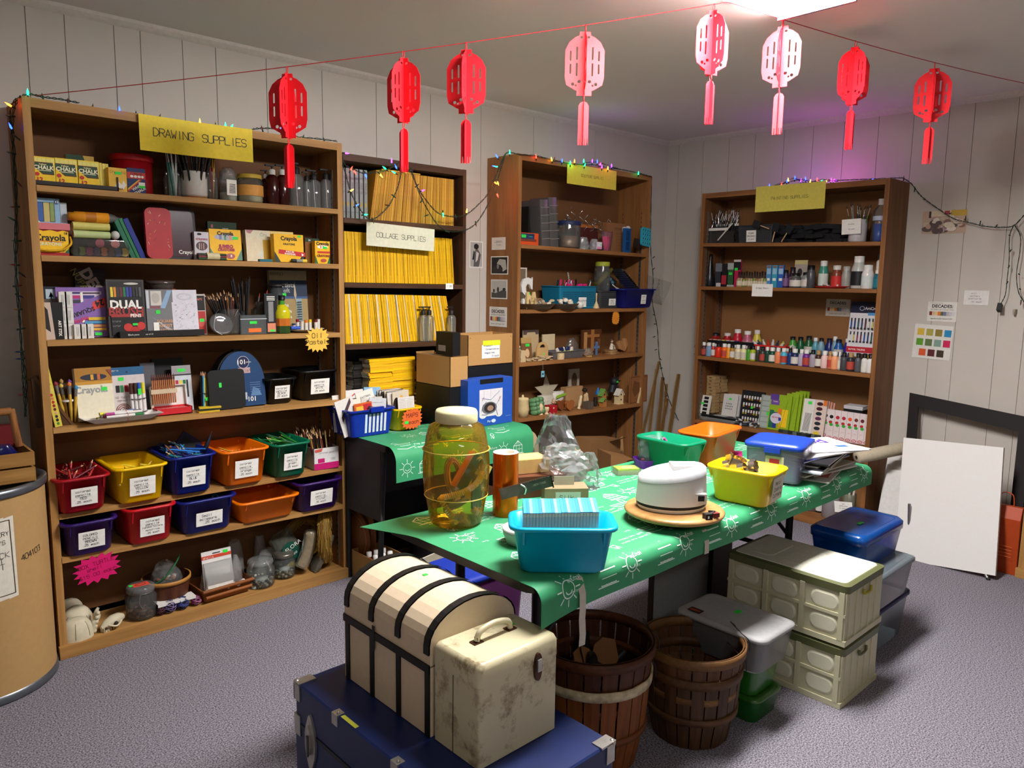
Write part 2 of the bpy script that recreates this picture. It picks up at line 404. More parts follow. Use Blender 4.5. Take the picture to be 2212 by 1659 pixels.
def tub(w,d,h,wall=.003,rim=.012,taper=.86,r=.03,col='#ffcc00',b=None,rimh=.010,ribs=True):
 """open storage bin with a rolled rim, origin at the centre of its base; front at -y"""
 b=b or B();m=mm(col);w0,d0=w*taper,d*taper
 b.loft([ring(w0-.02,d0-.02,r*.8,0),ring(w0,d0,r,.008),ring(w,d,r,h-rimh),ring(w+2*rim,d+2*rim,r+rim,h-rimh),ring(w+2*rim+.003,d+2*rim+.003,r+rim,h-rimh/2),ring(w+2*rim,d+2*rim,r+rim,h),
   ring(w-wall*2,d-wall*2,r,h),ring(w0-wall*2,d0-wall*2,r,.012),ring(w0-.03,d0-.03,r*.6,wall)],m,False)
 b.add(ring(w0-.02,d0-.02,r*.8,0),[tuple(range(20))[::-1]],m);b.add(ring(w0-.03,d0-.03,r*.6,wall),[tuple(range(20))],m)
 if ribs:
  for sx in(-1,1):
   for sy in(-1,1):
    k=.93;x=sx*w*.40;y0,y1=sy*(d/2*k),sy*(d/2+rim*.6)
    b.hexa([(x-.002,y0,h*.62),(x+.002,y0,h*.62),(x+.002,y0+sy*.001,h*.62),(x-.002,y0+sy*.001,h*.62),
      (x-.003,y0,h-rimh),(x+.003,y0,h-rimh),(x+.003,y1,h-rimh),(x-.003,y1,h-rimh)],m)
 return b
def note(w,h,lines,col='#f4f2ea',ink='#222222',lh=None,under=None,y=0,th=.0006,ink_w=None):
 """paper note lettered by hand; local face towards -y, base at z=0"""
 b=B();b.box(-w/2,w/2,0,th,0,h,col)
 fn=lambda u,v:(u,-.0004,v);k=len(lines)
 for i,l in enumerate(lines):
  L_,sz,*off=l if isinstance(l,tuple) else(l,lh or h*.13)
  dx=off[0]*w if off else 0
  b.hand(L_,dx,h*(1-(i+1)/(k+1)),sz*.8,ink,fn,ink_w or sz*.12)
  if under is not None and i==under:b.stroke([(-w*.3,h*(1-(i+1)/(k+1))-sz*.8),(w*.25,h*(1-(i+1)/(k+1))-sz*.8)],sz*.1,ink,fn)
 return b
def burst(w,h,col,n=18,depth=.16,lines=(),ink='#3a2a10',seed=3,th=.0007):
 rnd=random.Random(seed);P=[]
 for i in range(2*n):
  a=pi*i/n;k=1 if i%2==0 else 1-depth*2*(.8+.4*rnd.random())
  c,s_=cos(a),sin(a);q=(abs(c)**3+abs(s_)**3)**(-1/3)
  P.append((c*q*.5*w*k*.95,s_*q*.5*h*k*.95))
 b=B();plate(P,[],th,col,b);fn=lambda u,v:(u,-th,v)
 for t,x,y,sz in lines:b.hand(t,x*w,y*h,sz,ink,fn,sz*.13)
 return b
def pencil(L_,r,body,tip='#d9b27a',lead=None,hexn=6,end=None):
 b=B();b.lathe([(r,0),(r,L_*.9)],body,hexn,smooth=False);b.lathe([(r,L_*.9),(r*.25,L_*.985)],tip,hexn);b.lathe([(r*.25,L_*.985),(.0002,L_)],lead or body,hexn)
 b.lathe([(.0002,0),(r,0)],end or body,hexn);return b
def brush(L_,r,handle,ferrule='#c9c9c9',hair='#5a3a20',hl=.022):
 b=B();b.lathe([(.0002,0),(r*.5,.002),(r,L_*.35),(r*.8,L_*.7)],handle,8);b.lathe([(r*.8,L_*.7),(r*.95,L_*.9)],ferrule if not isinstance(ferrule,str) else mat(ferrule,.25,.8),8)
 b.lathe([(r*.95,L_*.9),(r*1.2,L_*.95),(.0003,L_)],hair,8);return b
def aim(p,d,roll=0):
 """matrix that stands local z along direction d at p"""
 d=V(d).normalized();q=V((0,0,1)).rotation_difference(d).to_matrix().to_4x4();return T(*p)@q@RZ(roll)
def bag(b,w,d,h,mt,seed=1,n=14,m=7,top=.35,crumple=.12):
 """soft crumpled plastic bag"""
 rnd=random.Random(seed);rings=[]
 for j in range(m+1):
  t=j/m;k=(1-(1-t)**4*.25)*(1-t*t*(1-top)) if t else.8
  rings.append([(w/2*k*cos(2*pi*i/n)*(1+crumple*rnd.uniform(-1,1)),d/2*k*sin(2*pi*i/n)*(1+crumple*rnd.uniform(-1,1)),h*t*(1+.04*rnd.uniform(-1,1)) if t else 0) for i in range(n)])
 return b.loft(rings,mt,True,False)
GS='#35e04a'
# ================================================================ drawing supplies bookcase
CR,CW,CK='#f5bd10','#f4f1e6','#1c1a18'
def chalkart():return[('r','#f0e27a',.03,.45,.97,.95),('l','#b9a93c',.006,.2,.5,.2,.95),('l','#b9a93c',.006,.4,.5,.4,.95),('l','#b9a93c',.006,.6,.5,.6,.95),('l','#b9a93c',.006,.8,.5,.8,.95),
 ('p','#f3c912',[0,0,1,0,1,.3,0,.62]),('p','#5b2a18',[0,.8,.9,.8,.95,.36,.4,.36,0,.62]),('p','#1f4a2c',[0,.77,.86,.77,.9,.4,.4,.4,0,.64]),('t','#f3ecc8','CHALK',.46,.60,.2,0,.03),('t','#e9d9a0','Yellow',.42,.72,.09),
 ('l','#f3ecc8',.02,.2,.5,.8,.5),('e','#c4271d',.14,.36,.11,.07),('t','#c4271d','12',.24,.16,.22,0,.04)]
b=B();s0,s1=span(1.1,66,256,.245,400);w=s1-s0
b.box(0,w,0,.004,0,.018,'#1d1510');b.box(0,w,.0,.19,0,.004,'#1d1510');b.box(0,.004,0,.19,0,.05,'#1d1510');b.box(w-.004,w,0,.19,0,.055,'#241a12');b.box(0,w,.186,.19,0,.05,'#1d1510')
single(b,'cardboard_tray','dark brown cardboard tray holding a row of yellow chalk boxes','tray',MS(1.1,s0,.247,zA(1.1,s0)+.0008))
zt=zA(1.1,-4.1)+.006
for i,(a,c,tp) in enumerate(((75,121,339),(122,169,343),(171,216,348))):
 pack(1.1,a,c,tp,.238,.045,'chalk_box','yellow chalk box with green label, '+('next to the bookcase side','between two others like it','third from the bookcase side')[i],'chalk box','#f2d33a',chalkart(),z=zt,group='yellow chalk boxes in the tray',bot=398)
for i,(a,c,tp) in enumerate(((217,222,352),(223,236,354))):
 pack(1.1,a,c,tp,.225-.01*i,.11,'chalk_box',('thin edge of a yellow chalk box beside the front-facing ones','striped side of the last yellow chalk box in the tray')[i],'chalk box','#efdc6a',[('l','#b9a93c',.01,.5,.05,.5,.95)],z=zt,group='yellow chalk boxes in the tray',bot=398)
pack(1.1,146,206,336,.12,.03,'pastel_box','green and yellow box standing behind the chalk tray','box','#e0b646',[('p','#1f4a2c',[0,0,.6,0,.85,.5,.6,1,0,1])],bot=400)
def lidtub(n,px0,px1,top,bot,dep,name,label,cat,col,rimcol=None,hz=None,M=None):
 s0,s1=span(n,px0,px1,dep,bot);s=(s0+s1)/2;r=(s1-s0)/2;z=zz(n,s)+.0008;h=pS(n,(px0+px1)/2,top,dep)[1]-z
 return s,r,z,h
s,r,z,h=lidtub(1.1,243,331,337,417,.12,'','','','')
t=thing('plastic_tub','round red plastic tub behind the white chalk box','tub',MS(1.1,s,.12,z))
B().lathe([(.0002,0),(r*.9,0),(r*.95,.01),(r*.97,h*.86),(.0002,h*.86)],mat('#a3121a',.35),28).build('body',t)
B().lathe([(r,h*.84),(r*1.03,h*.86),(r*1.03,h*.97),(r*.96,h),(.0002,h)],mat('#b1161d',.35),28).build('lid',t)
pack(1.1,237,276,363,.24,.03,'chalk_box','small yellow box of chalk printed with a white hand','chalk box','#e8b93a',[('h','#4a3010','Crayola',.5,.82,.1),('p','#f4efe2',[.3,.2,.8,.12,.95,.3,.8,.5,.7,.3,.5,.45]),('t','#4a3010','CHALK',.5,.12,.12),('r',GS,.35,.72,.7,.84)])
pack(1.1,277,316,364,.235,.03,'chalk_box','blue and red box of twelve white chalk sticks','chalk box','#1c2f66',[('r','#c8362c',0,.58,1,.84),('t','#1c1a18','12 PIECES',.5,.77,.11),('e',CW,.25,.67,.09,.05),('e',CW,.45,.67,.09,.05),('e',CW,.65,.67,.09,.05),('e',CW,.83,.67,.07,.05),
 ('p','#e8b93a',[0,.1,.7,.55,.6,.55,0,.17]),('p','#c8362c',[0,.02,.8,.55,.7,.55,0,.1]),('t',CW,'WHITE',.55,.25,.16,32),('t',CW,'CHALK',.65,.1,.16,32),('r',CW,.6,.28,.95,.45),('r',GS,.6,.22,.95,.32)])
GL=clear('#eef4f2',.10);GLB=clear('#dfe6e6',.2)
def jar(px0,px1,top,bot,dep,n,label,lid=None,glass=None,name='glass_jar',neck=.85,content=None,fill=.5):
 s,r,z,h=lidtub(n,px0,px1,top,bot,dep,'','','','')
 t=thing(name,label,'jar',MS(n,s,dep,z))
 B().lathe([(.0002,.001),(r*.9,.001),(r,r*.15),(r,h*.74),(r*neck,h*.84),(r*neck,h*.9)]+([(r*neck,h)] if not lid else[]),glass or GL,24).build('glass_body',t)
 if lid:B().lathe([(r*neck*1.05,h*.86),(r*neck*1.05,h*.98),(r*neck,h),(.0002,h)],mm(lid),24).build('lid',t)
 if content:B().lathe([(.0002,.004),(r*.86,.004),(r*.93,r*.2),(r*.93,h*fill),(.0002,h*fill)],mm(content),20).build('contents',t)
 return t,s,z,r,h
t,s,z,r,h=jar(355,392,371,421,.15,1.1,'mason jar of white and teal toothbrush handles beside the white crock')
for i in range(7):
 single(brush(.2,.0055,('#e8e8e4','#6fb0a2','#3c8f86')[i%3],hair='#e8e8e4'),'toothbrush','pale plastic brush handle standing in the mason jar','brush',MS(1.1,s,.15,z+.006)@T(.012*cos(i),.012*sin(i),0)@RZ(i*51)@RX(7),'brush handles in the mason jar')
s,r,z,h=lidtub(1.1,393,447,372,426,.16,'','','','')
t=thing('crock','white ceramic crock crowded with black pens','crock',MS(1.1,s,.16,z))
B().lathe([(.0002,.012),(r*.93,.012),(r,.02),(r,h-.006),(r*1.02,h),(r*.94,h),(r*.92,.02),(.0002,.018)],mat('#d9d7cf',.25),28).build('body',t);B().lathe([(.0002,0),(r*.97,0),(r*.97,.012),(.0002,.012)],OAK['x'],28).build('wooden_base',t)
pr=B();pr.cyl((0,0,0),.0045,.13,'#141414',8);pr.cyl((0,0,.13),.0055,.055,clear('#666666',.5),8)
for i in range(26):
 a=i*2.4;q=.004+.0075*math.sqrt(i)
 M=MS(1.1,s,.16,z+.02)@T(q*.8*cos(a),q*.8*sin(a),0)@RZ(math.degrees(a))@RY(7+q*260+random.uniform(-3,3))
 if i==0:p0=single(pr,'pen','black pen with clear cap standing in the white crock','pen',M,'black pens in the white crock')
 else:dup(p0,M)
t,s,z,r,h=jar(448,471,372,431,.17,1.1,'clear bottle of gold and red brush handles next to the crock')
for i in range(5):single(brush(.19,.004,('#7b1f24','#c9a23a')[i%2],'#d4b04a','#1a1410'),'paint_brush','gold ferruled brush standing in the clear bottle','brush',MS(1.1,s,.17,z+.005)@RZ(i*72)@RX(4),'gold brushes in the clear bottle')
t,s,z,r,h=jar(475,512,370,431,.17,1.1,'glass jar in clinging film with a white barcode label',content='#c9c4b4',fill=.3)
b=B();b.box(-.022,.022,-r*1.02,-r*.98,h*.2,h*.7,CW)
for i in range(9):b.box(-.012+i*.0003,.016,-r*1.03,-r*1.02,h*.28+i*.0045,h*.28+i*.0045+.0022,CK)
b.build('label',t)
B().T and None
b=bag(B(),r*2.1,r*2.1,h*.5,clear('#ffffff',.22,.2),3,top=.5);b.build('film',t,T(0,0,h*.62))
t,s,z,r,h=jar(513,567,378,438,.18,1.1,'wrapped jar with a gold lid and orange paper label','#c9a93a',content='#d8cfae',fill=.6)
b=B();b.lathe([(r*1.01,h*.25),(r*1.01,h*.62)],'#e3a24c',24);b.build('label',t)
def pump(px0,px1,top,bot,dep,n,label,body,nozzle='#141414',collar='#e6e6e2',group=None,name='pump_bottle'):
 s,r,z,h=lidtub(n,px0,px1,top,bot,dep,'','','','')
 t=thing(name,label,'bottle',MS(n,s,dep,z),group)
 B().lathe([(.0002,0),(r*.95,0),(r,.006),(r,h*.66),(r*.8,h*.72),(r*.42,h*.75),(r*.42,h*.78)],mm(body),20).build('bottle_body',t)
 B().lathe([(r*.52,h*.76),(r*.52,h*.88),(r*.3,h*.9),(.0002,h*.9)],mm(collar),16).build('collar',t)
 b=B();b.cyl((0,0,h*.89),r*.14,h*.08,nozzle,8);b.box(-r*1.1,r*.3,-r*.22,r*.22,h*.965,h,nozzle);b.build('nozzle',t)
 B().tube([(0,0,h*.75),(r*.2,0,.01)],.0018,'#e8e8e8').build('dip_tube',t)
 return t
AMB=mat('#3b0f0c',.12,noise=0)
pump(566,584,368,437,.16,1.1,'dark amber pump bottle beside the wrapped jar',AMB,group='amber pump bottles')
pump(576,602,357,440,.19,1.1,'amber pump bottle with wide black nozzle and white collar',AMB,group='amber pump bottles')
pump(598,624,357,441,.17,1.1,'amber pump bottle just behind the red lantern tassel',AMB,group='amber pump bottles')
for i,(a,c,tp) in enumerate(((626,655,352),(655,672,372),(664,692,368),(693,716,366))):
 (pump(a,c,tp,444,.17+.02*(i%2),1.1,('tall clear pump bottle with a slanting white tube','slim clear bottle between two wider ones','round-shouldered clear bottle with black cap','clear pump bottle closest to the bookcase side')[i],clear('#e6eaea',.22,.05),group='clear empty bottles on the top shelf',collar='#151515'))
def crayon(items=(),base='#1d5a3a'):
 return[('p','#f5bd10',[0,1,0,.45,.25,0,.75,0,1,.45,1,1]),('p',base,[0,0,.2,0,0,.38]),('p',base,[1,0,.8,0,1,.38])]+list(items)
o,w,h,s=pack(1.2,73,150,496,.235,.13,'crayon_tub_body','x','x','#a5161c',[('p','#f3c30f',[0,.93,.15,1,.3,.93,.5,.99,.7,.92,.85,.99,1,.93,1,.12,0,.12]),('p','#1d5a3a',[0,.3,0,.1,.14,.1]),('p','#1d5a3a',[1,.3,1,.1,.86,.1]),('t',CK,'Crayola',.48,.68,.34,0,.03),('l','#c8362c',.02,.2,.56,.85,.52),('t','#e7e2b0','CRAYONS',.46,.44,.18,0,.04),('t',CK,'18',.92,.87,.13),('h',CK,'Construction',.48,.2,.1)],bot=548)
M=o.matrix_world.copy();bpy.context.view_layer.update();M=MS(1.2,s,.235,zA(1.2,s)+.0008)
t=thing('crayon_tub','red crayon tub with pink lid and yellow label','crayon tub',M);o.name='tub_body';o.parent=t;o.matrix_parent_inverse=Mx();o.matrix_local=Mx();del o['label'];del o['category']
B().box(-w/2-.006,w/2+.006,-.006,.136,h,h+.024,'#cf6f74').build('lid',t)
B().tube(cell([(-w/2-.004,-.004,h*.35),(-w*.25,-.012,h*.2),(w*.25,-.012,h*.22),(w/2+.004,-.01,h*.45),(w/2+.01,.02,h*.75)],24),.004,'#d8a70f').build('handle',t)
zt=pS(1.2,110,484,.235)[1]
pack(1.2,68,131,428,.20,.03,'chalk_box','pale blue box of thick sidewalk chalk on the crayon tub','chalk box','#8db7d4',[('p','#e8c43a',[0,.6,.3,0,0,0]),('r','#2c2c38',.2,.1,.82,.85),('r','#3a61a6',.22,.12,.42,.83),('r','#c9bc72',.44,.1,.64,.83),('r','#8aa05a',.66,.12,.8,.83),('p','#d8e4ea',[.02,.6,.1,.3,.35,.02,.3,0,.05,0]),('p','#b0282c',[.02,1,.22,.98,.24,.78,.02,.8]),('e','#28507a',.9,.88,.08,.09),('t',CW,'12',.9,.88,.13)],z=zt,bot=482)
pack(1.2,132,146,438,.18,.03,'chalk_box','white cardboard end of a second box behind the sidewalk chalk','chalk box','#c3ccd2',z=zt,bot=482)
def lying(n,pxa,pxb,py,dep,r,z=None):
 sa,_=pS(n,pxa,py,dep);sb,zb=pS(n,pxb,py,dep);return sa,sb,(z if z is not None else zb)
sa,sb,_=lying(1.2,155,281,550,.22,0);z=zA(1.2,sa)+.0008;w=sb-sa;ht=.068
t=thing('chalk_tray','clear plastic tray showing round coloured chalk ends','chalk tray',MS(1.2,(sa+sb)/2,.22,z))
b=B();b.loft([ring(w,.13,.012,0,dy=.065),ring(w,.13,.012,ht*.5,dy=.065),ring(w+.006,.136,.012,ht*.52,dy=.065),ring(w*.98,.12,.02,ht,dy=.065)],clear('#dfe3df',.12),True);b.build('plastic_case',t)
for i,(c,x,zz_) in enumerate((('#3f5a3e',.06,.2),('#8f9a3f',.17,.2),('#b02a6e',.31,.2),('#4b3a6e',.44,.2),('#dd7f45',.57,.2),('#6b443a',.70,.2),('#3c4a8a',.83,.2),('#d9b436',.95,.2),('#c04a62',.5,.62),('#d98080',.78,.62))):
 b=B();b.T=RX(90);b.cyl((0,0,-.12),.0165,.118,c,16)
 single(b,'chalk_stick','thick round chalk stick lying inside the clear tray','chalk',MS(1.2,sa+w*x*.95+.004,.214,z+.004+.0165+(.032 if zz_>.5 else 0)),'chalk sticks in the clear tray')
zt=z+ht+.001
for(a,c,lab,r,px0,px1,px_y) in((0,'#cfc66a','pale yellow thick chalk stick lying on the clear tray',.0155,158,237,0),(1,'#b9c98a','pale green thick chalk stick lying on the clear tray',.0155,158,237,1)):
 sa,sb,_=lying(1.2,px0,px1,515,.2,0);b=B();b.T=RY(90);b.cyl((0,0,0),r,sb-sa,c,16,r*.92)
 single(b,'chalk_stick',lab,'chalk',MS(1.2,sa,.2,zt+r+a*.031 if a==0 else zt+r) if a else MS(1.2,sa,.2,zt+r*3+.001))
sa,sb,_=lying(1.2,148,263,485,.2,0);L_=sb-sa;r=.02
t=thing('glue_marker','fat orange marker with black cap lying above the chalk sticks','marker',MS(1.2,sa,.2,zt+.062+r)@RY(90))
B().lathe([(.0002,0),(r*.8,0),(r*.8,L_*.1),(r,L_*.12),(r,L_*.74),(.0002,L_*.74)],'#d98e17',18).build('barrel',t)
b=B();b.lathe([(r*1.005,L_*.3),(r*1.005,L_*.5)],'#b46d12',18);b.build('label_band',t);b=B();b.lathe([(r,L_*.74),(r*.7,L_*.86),(r*.45,L_*.9),(r*.2,L_),(.0002,L_)],mat('#8d8d8d',.2,.7),18);b.build('tip',t)
single(B().ball((0,0,0),.017,'#c9c7c0',12,8),'foam_ball','small white foam ball beside the pale chalk sticks','ball',MS(1.2,pS(1.2,249,515,.2)[0],.2,zt+.018))
for i,(px,c,lab,hh,th) in enumerate(((296,'#1d6e52','teal green book leaning beside the chalk tray',.165,.02),(304,'#1f7a4a','bright green book leaning against the teal one',.168,.016),(316,'#1c2f8a','blue book leaning next to the green books',.17,.022))):
 s_,_=pS(1.2,px,550,.21);b=B();b.box(-th,0,0,.13,0,hh,c);b.box(-th*.85,-th*.15,-.0005,0,.004,hh-.003,mm(c))
 single(b,'book',lab,'book',MS(1.2,s_,.21,zA(1.2,s_)+.0015)@RY(-22))
b=B();s0,s1=span(1.2,318,374,.225,553);w=s1-s0;h=pS(1.2,345,449,.225)[1]-zA(1.2,s0)
P=rr(w,h,.025);P=[(x,y+h/2) for x,y in P];b.prism(P,0,.02,mat('#b3202a',.5,noise=.1,nscale=25),'y');rn=random.Random(5)
for _ in range(22):x,zq=rn.uniform(-w*.4,w*.4),rn.uniform(.02,h-.02);b.stroke([(x,zq),(x+rn.uniform(-.008,.008),zq+rn.uniform(-.012,.012))],.0015,rn.choice(['#2a1a20','#d8a23a','#24306a','#d8d0c0']),lambda u,v:(u,-.0004,v))
single(b,'folder','scratched red folder with scribbles standing by the maroon case','folder',MS(1.2,(s0+s1)/2,.228,zA(1.2,s0)+.001)@RX(-4))
s0,s1=span(1.2,346,427,.2,556);w=s1-s0;h=pS(1.2,390,447,.2)[1]-zA(1.2,s0);t=thing('art_case','maroon art case with a thick black rim','art case',MS(1.2,(s0+s1)/2,.2,zA(1.2,s0)+.001)@RX(-5))
b=B();b.prism([(x,y+h/2) for x,y in rr(w,h,.03)],0,.03,mat('#120c10',.5),'y');b.build('rim',t)
b=B();b.prism([(x,y+h/2) for x,y in rr(w-.022,h-.022,.024)],-.002,.002,mat('#3a1020',.25),'y');b.text('Crayola',w*.22,.03,.022,CW,lambda u,v:(u,-.0026,v),bold=.02);b.build('panel',t)
pack(1.2,421,452,501,.215,.02,'crayon_box','small white crayon box with a hanging tab beside the maroon case','crayon box','#cfcbd2',[('e','#5a4a4a',.5,.5,.4,.16),('r','#c8c0b8',.3,.38,.36,.6),('r','#b9897a',.45,.38,.5,.6),('r','#c0a0a0',.6,.38,.66,.6),('e',CK,.35,.92,.16,.04),('t','#b05a6a','crayons',.5,.75,.14),('r',GS,.65,.12,1,.24)],bot=548)
b=B();b.T=RY(90);L_=.12
for i in range(5):b.cyl((-.008+.008*(i%3),.012*(i//3),0),.006,L_,('#2a3a24','#7a2a34','#24502c','#a0525a','#2a2a34')[i],8)
b.lathe([(.016,L_*.3),(.016,L_*.75)],'#cfc59c',14,(-.001,.005,0))
single(b,'crayon_bundle','bundle of dark crayons in a paper band lying on the shelf edge','crayons',MS(1.2,pS(1.2,428,553,.24)[0],.24,zA(1.2,-3.4)+.016))
pack(1.2,451,513,480,.13,.02,'crayon_box','dark green box back standing behind the jumbo crayons','crayon box','#173a24',[('t','#c86a6a','8',.15,.88,.12),('t','#cfd6c8','crayons',.6,.84,.05)],bot=558)
pack(1.2,456,524,497,.22,.03,'crayon_box','yellow box of jumbo crayons with a curved window','crayon box','#f3c23a',crayon([('e','#b8b6c0',.5,.74,.36,.1),('r','#8a84b0',.3,.66,.38,.8),('r','#5f9a76',.45,.65,.52,.8),('r','#d89a80',.62,.66,.7,.8),('t',CK,'Crayola',.5,.86,.17,0,.04),('r',GS,.72,.68,.9,.77),('t','#b03a5a','JUMBO',.5,.44,.15,0,.05),('t','#b03a5a','CRAYONS',.5,.33,.12,0,.05),('e','#b05a60',.62,.13,.14,.09),('t',CW,'8',.64,.13,.12)],'#5f8a76'),lean=6,bot=560)
pack(1.2,534,637,500,.18,.03,'crayon_box','faded white and yellow crayon box partly hidden by a yellow one','crayon box','#e9e2c4',[('r','#f0d680',.5,.86,1,1),('p','#c88a94',[0,1,.16,1,.1,.88,.04,.9]),('p','#e6d9b8',[0,0,.3,0,.4,.5,.2,.8,0,.6]),('p','#dfe2cf',[.2,.2,.35,.1,.45,.6]),('t','#b8c9b0','Cra',.36,.86,.16),('r','#c99a1a',.34,0,.66,.7),('r','#8a6a14',.52,0,.66,.7)],lean=5,bot=560)
b=B();b.box(-.03,.03,0,.02,0,.012,'#0f6a78');single(b,'eraser','flat teal box lying under the faded crayon box','box',MS(1.2,pS(1.2,575,560,.235)[0],.235,zA(1.2,-3.2)+.001))
pack(1.2,594,657,507,.235,.035,'crayon_box','yellow crayon box with a red sharpener banner','crayon box','#f5bd10',crayon([('t',CK,'Crayola',.5,.84,.2,0,.04),('t',CK,'CRAYONS',.5,.64,.1,0,.03),('p','#c8262c',[.15,.45,1.04,.36,1.04,.2,.13,.3]),('t',CW,'BUILT-IN',.52,.37,.08,-4,.03),('t',CW,'SHARPENER',.52,.29,.08,-4,.03),('p',CW,[.92,.33,1,.28,.92,.22]),('r',GS,.8,.9,.92,.97)],'#263a34'),lean=3,bot=566)
pack(1.2,660,690,515,.19,.03,'crayon_box','dark green and amber crayon box between two yellow ones','crayon box','#8a5a14',[('r','#1d3a24',0,.85,1,1),('t',CW,'24',.3,.92,.1)],bot=566)
pack(1.2,681,713,521,.235,.03,'crayon_box','narrow yellow crayon box standing beside the metal track','crayon box','#f5bd10',crayon([('t',CK,'Crayola',.5,.88,.2,0,.04),('e',CW,.5,.74,.36,.08),('r','#c86a3a',.35,.68,.42,.8),('r','#c8362c',.5,.68,.57,.8),('r',GS,.5,.66,.8,.76),('r','#c8362c',.15,.46,1,.55),('t','#8a2a1a','CRAYONS',.55,.34,.14,0,.05),('e','#b04a3a',.55,.14,.2,.08)],'#1d6a3a'),bot=568)
b=B();b.T=RY(90);b.cyl((0,0,0),.0085,.022,'#1a1a1a',12);b.cyl((0,0,.022),.008,.03,'#8d8d85',12);b.cyl((0,0,.052),.0085,.022,'#e3c23a',12)
single(b,'glue_stick','short black and yellow glue stick lying on the shelf edge','glue stick',MS(1.2,pS(1.2,630,563,.25)[0],.25,zA(1.2,-3.1)+.0095))
pack(1.3,171,237,581,.10,.02,'pastel_box','black pastel box with tilted grey and yellow lettering','pastel box','#2b2420',[('t','#b8a89a','DES',.5,.82,.22,-62,.05),('t','#8f8a3a','NUPASTEL',.28,.72,.13,-62,.01),('p','#7a1a1a',[.7,.4,.85,.35,.8,.5])],lean=3,bot=725)
pack(1.3,93,133,619,.16,.03,'art_case','dark blue case with a pale star card beside the purple box','art case','#18222e',[('r','#b9ccd6',.3,.6,.85,.95),('p','#93a9b8',[.5,.65,.58,.9,.66,.65,.45,.8,.72,.8])],bot=730)
pack(1.3,128,237,622,.185,.03,'pastel_box','purple box of square pastels standing upside down','pastel box','#8a66b0',[('r','#d8c8d8',.1,.78,.9,.92),('r','#3a2a6a',.1,.87,.5,.91),('r','#4a3040',.52,.87,.86,.9),('r','#c02a70',.1,.78,.5,.84),('r','#3a3a8a',.52,.78,.75,.84),('r','#3a3a44',.1,.69,.5,.75),('r','#c03a70',.1,.6,.4,.66),('r',CW,.47,.3,.52,.9),
 ('p','#8a66b0',[0,.25,0,.52,1,.9,1,.45]),('p','#e0443e',[.7,.7,1,.82,1,.62,.68,.54]),('t',CK,'24',.84,.69,.17,195,.03),('t',CK,'SQUARE PAS',.38,.47,.12,199,.03),('t','#e0345e','PASTELES',.4,.34,.09,199,.03),('r','#e2c032',.6,.34,.94,.40),('r','#4a9ac0',.52,.27,.94,.32),('r','#dd9a5a',.5,.2,.94,.25),('r','#e0b03a',.5,.13,.94,.18),('r','#a02a50',.3,.2,.48,.24),('r',GS,.7,.03,.85,.09)],lean=4,bot=728)
pack(1.3,96,140,653,.235,.02,'art_stick_box','black and white box of art sticks leaning outward','box','#14110f',[('p','#c8b4a4',[0,0,.55,0,.4,1,0,1]),('p','#2a2220',[.1,.3,.35,.2,.25,.8,.1,.9]),('t',CW,'ART STIX',.8,.3,.1,-90,.03)],bot=735).__class__
def eraser(s_,dep,z_,w_,h_,lab,g):return single(art(B().box(-w_/2,w_/2,0,.018,0,h_,'#dcdad2'),[('l','#8a8a8a',.03,.35,.2,.35,.8),('l','#8a8a8a',.03,.55,.2,.55,.8)],w_,h_),'eraser',lab,'eraser',MS(1.3,s_,dep,z_),g)
z0=zA(1.3,-4.1)+.001
for c_,px in enumerate((139,152)):
 for rw in range(3):
  eraser(pS(1.3,px,700,.225)[0],.225,z0+rw*.0605,.026,.0595,'white paper-wrapped eraser in the tall stack by the purple box','stacked white erasers')
for i,px in enumerate((169,182,195)):
 eraser(pS(1.3,px,720,.235)[0],.235,z0,.026,.056,'single white eraser standing '+('beside the tall stack','between two other single erasers','at the free end of the eraser row')[i],'single white erasers in a row')
pack(1.3,100,133,646,.19,.015,'sketch_pad','plain grey-brown pad behind the stacked erasers','pad','#5f574f',bot=735)
pk=[('r','#201c1e',.05,.03,.95,.97)]+[('r',c,.1+i*.083,.70,.165+i*.083,.87) for i,c in enumerate(('#e8d23a','#d98a2a','#3a3236','#6a2a34','#2a7a4a','#2a4aa0','#34308a','#2a2a2a','#303030','#55555a'))]+[('e','#c8c4bc',.65,.93,.2,.02),('r','#141214',.07,.04,.93,.68),('t',CW,'DUAL',.48,.56,.2,0,.04),('t','#a33430','BRUSH',.48,.44,.19,0,.03),('r','#a33430',.07,.35,.93,.40),('t',CW,'PENS',.72,.37,.08,0,.03),('e','#c8322c',.5,.17,.12,.07),('e','#c8322c',.85,.19,.11,.07),('e','#b82a26',.68,.12,.13,.06),('r',GS,.62,.2,.76,.24),('r','#e0a26a',.4,.035,.92,.055),('h','#9a9a9a','blend',.2,.28,.03),('h','#9a9a9a','water',.2,.2,.03)]
pack(1.3,237,318,605,.225,.022,'brush_pen_set','clear pack of dual brush pens with red peppers on its card','pen set','#3a3634',pk,lean=4,bot=722)
s,r,z,h=lidtub(1.3,312,377,598,625,.13,'','','','');z=zA(1.3,s)+.17
pack(1.3,322,372,628,.13,.05,'storage_box','plain dark box hidden behind the square pastels pack','box','#1c1712',h=.168,bot=700)
t=thing('plastic_tub','shallow clear tub of chalk pieces standing behind the pastel packs','tub',MS(1.3,s,.14,z));B().lathe([(.0002,0),(r*.8,0),(r*.9,.05)],clear('#b8a8a0',.25),20).build('body',t);B().lathe([(r,.05),(r,.06),(.0002,.062)],clear('#8a7a74',.5),20).build('lid',t)
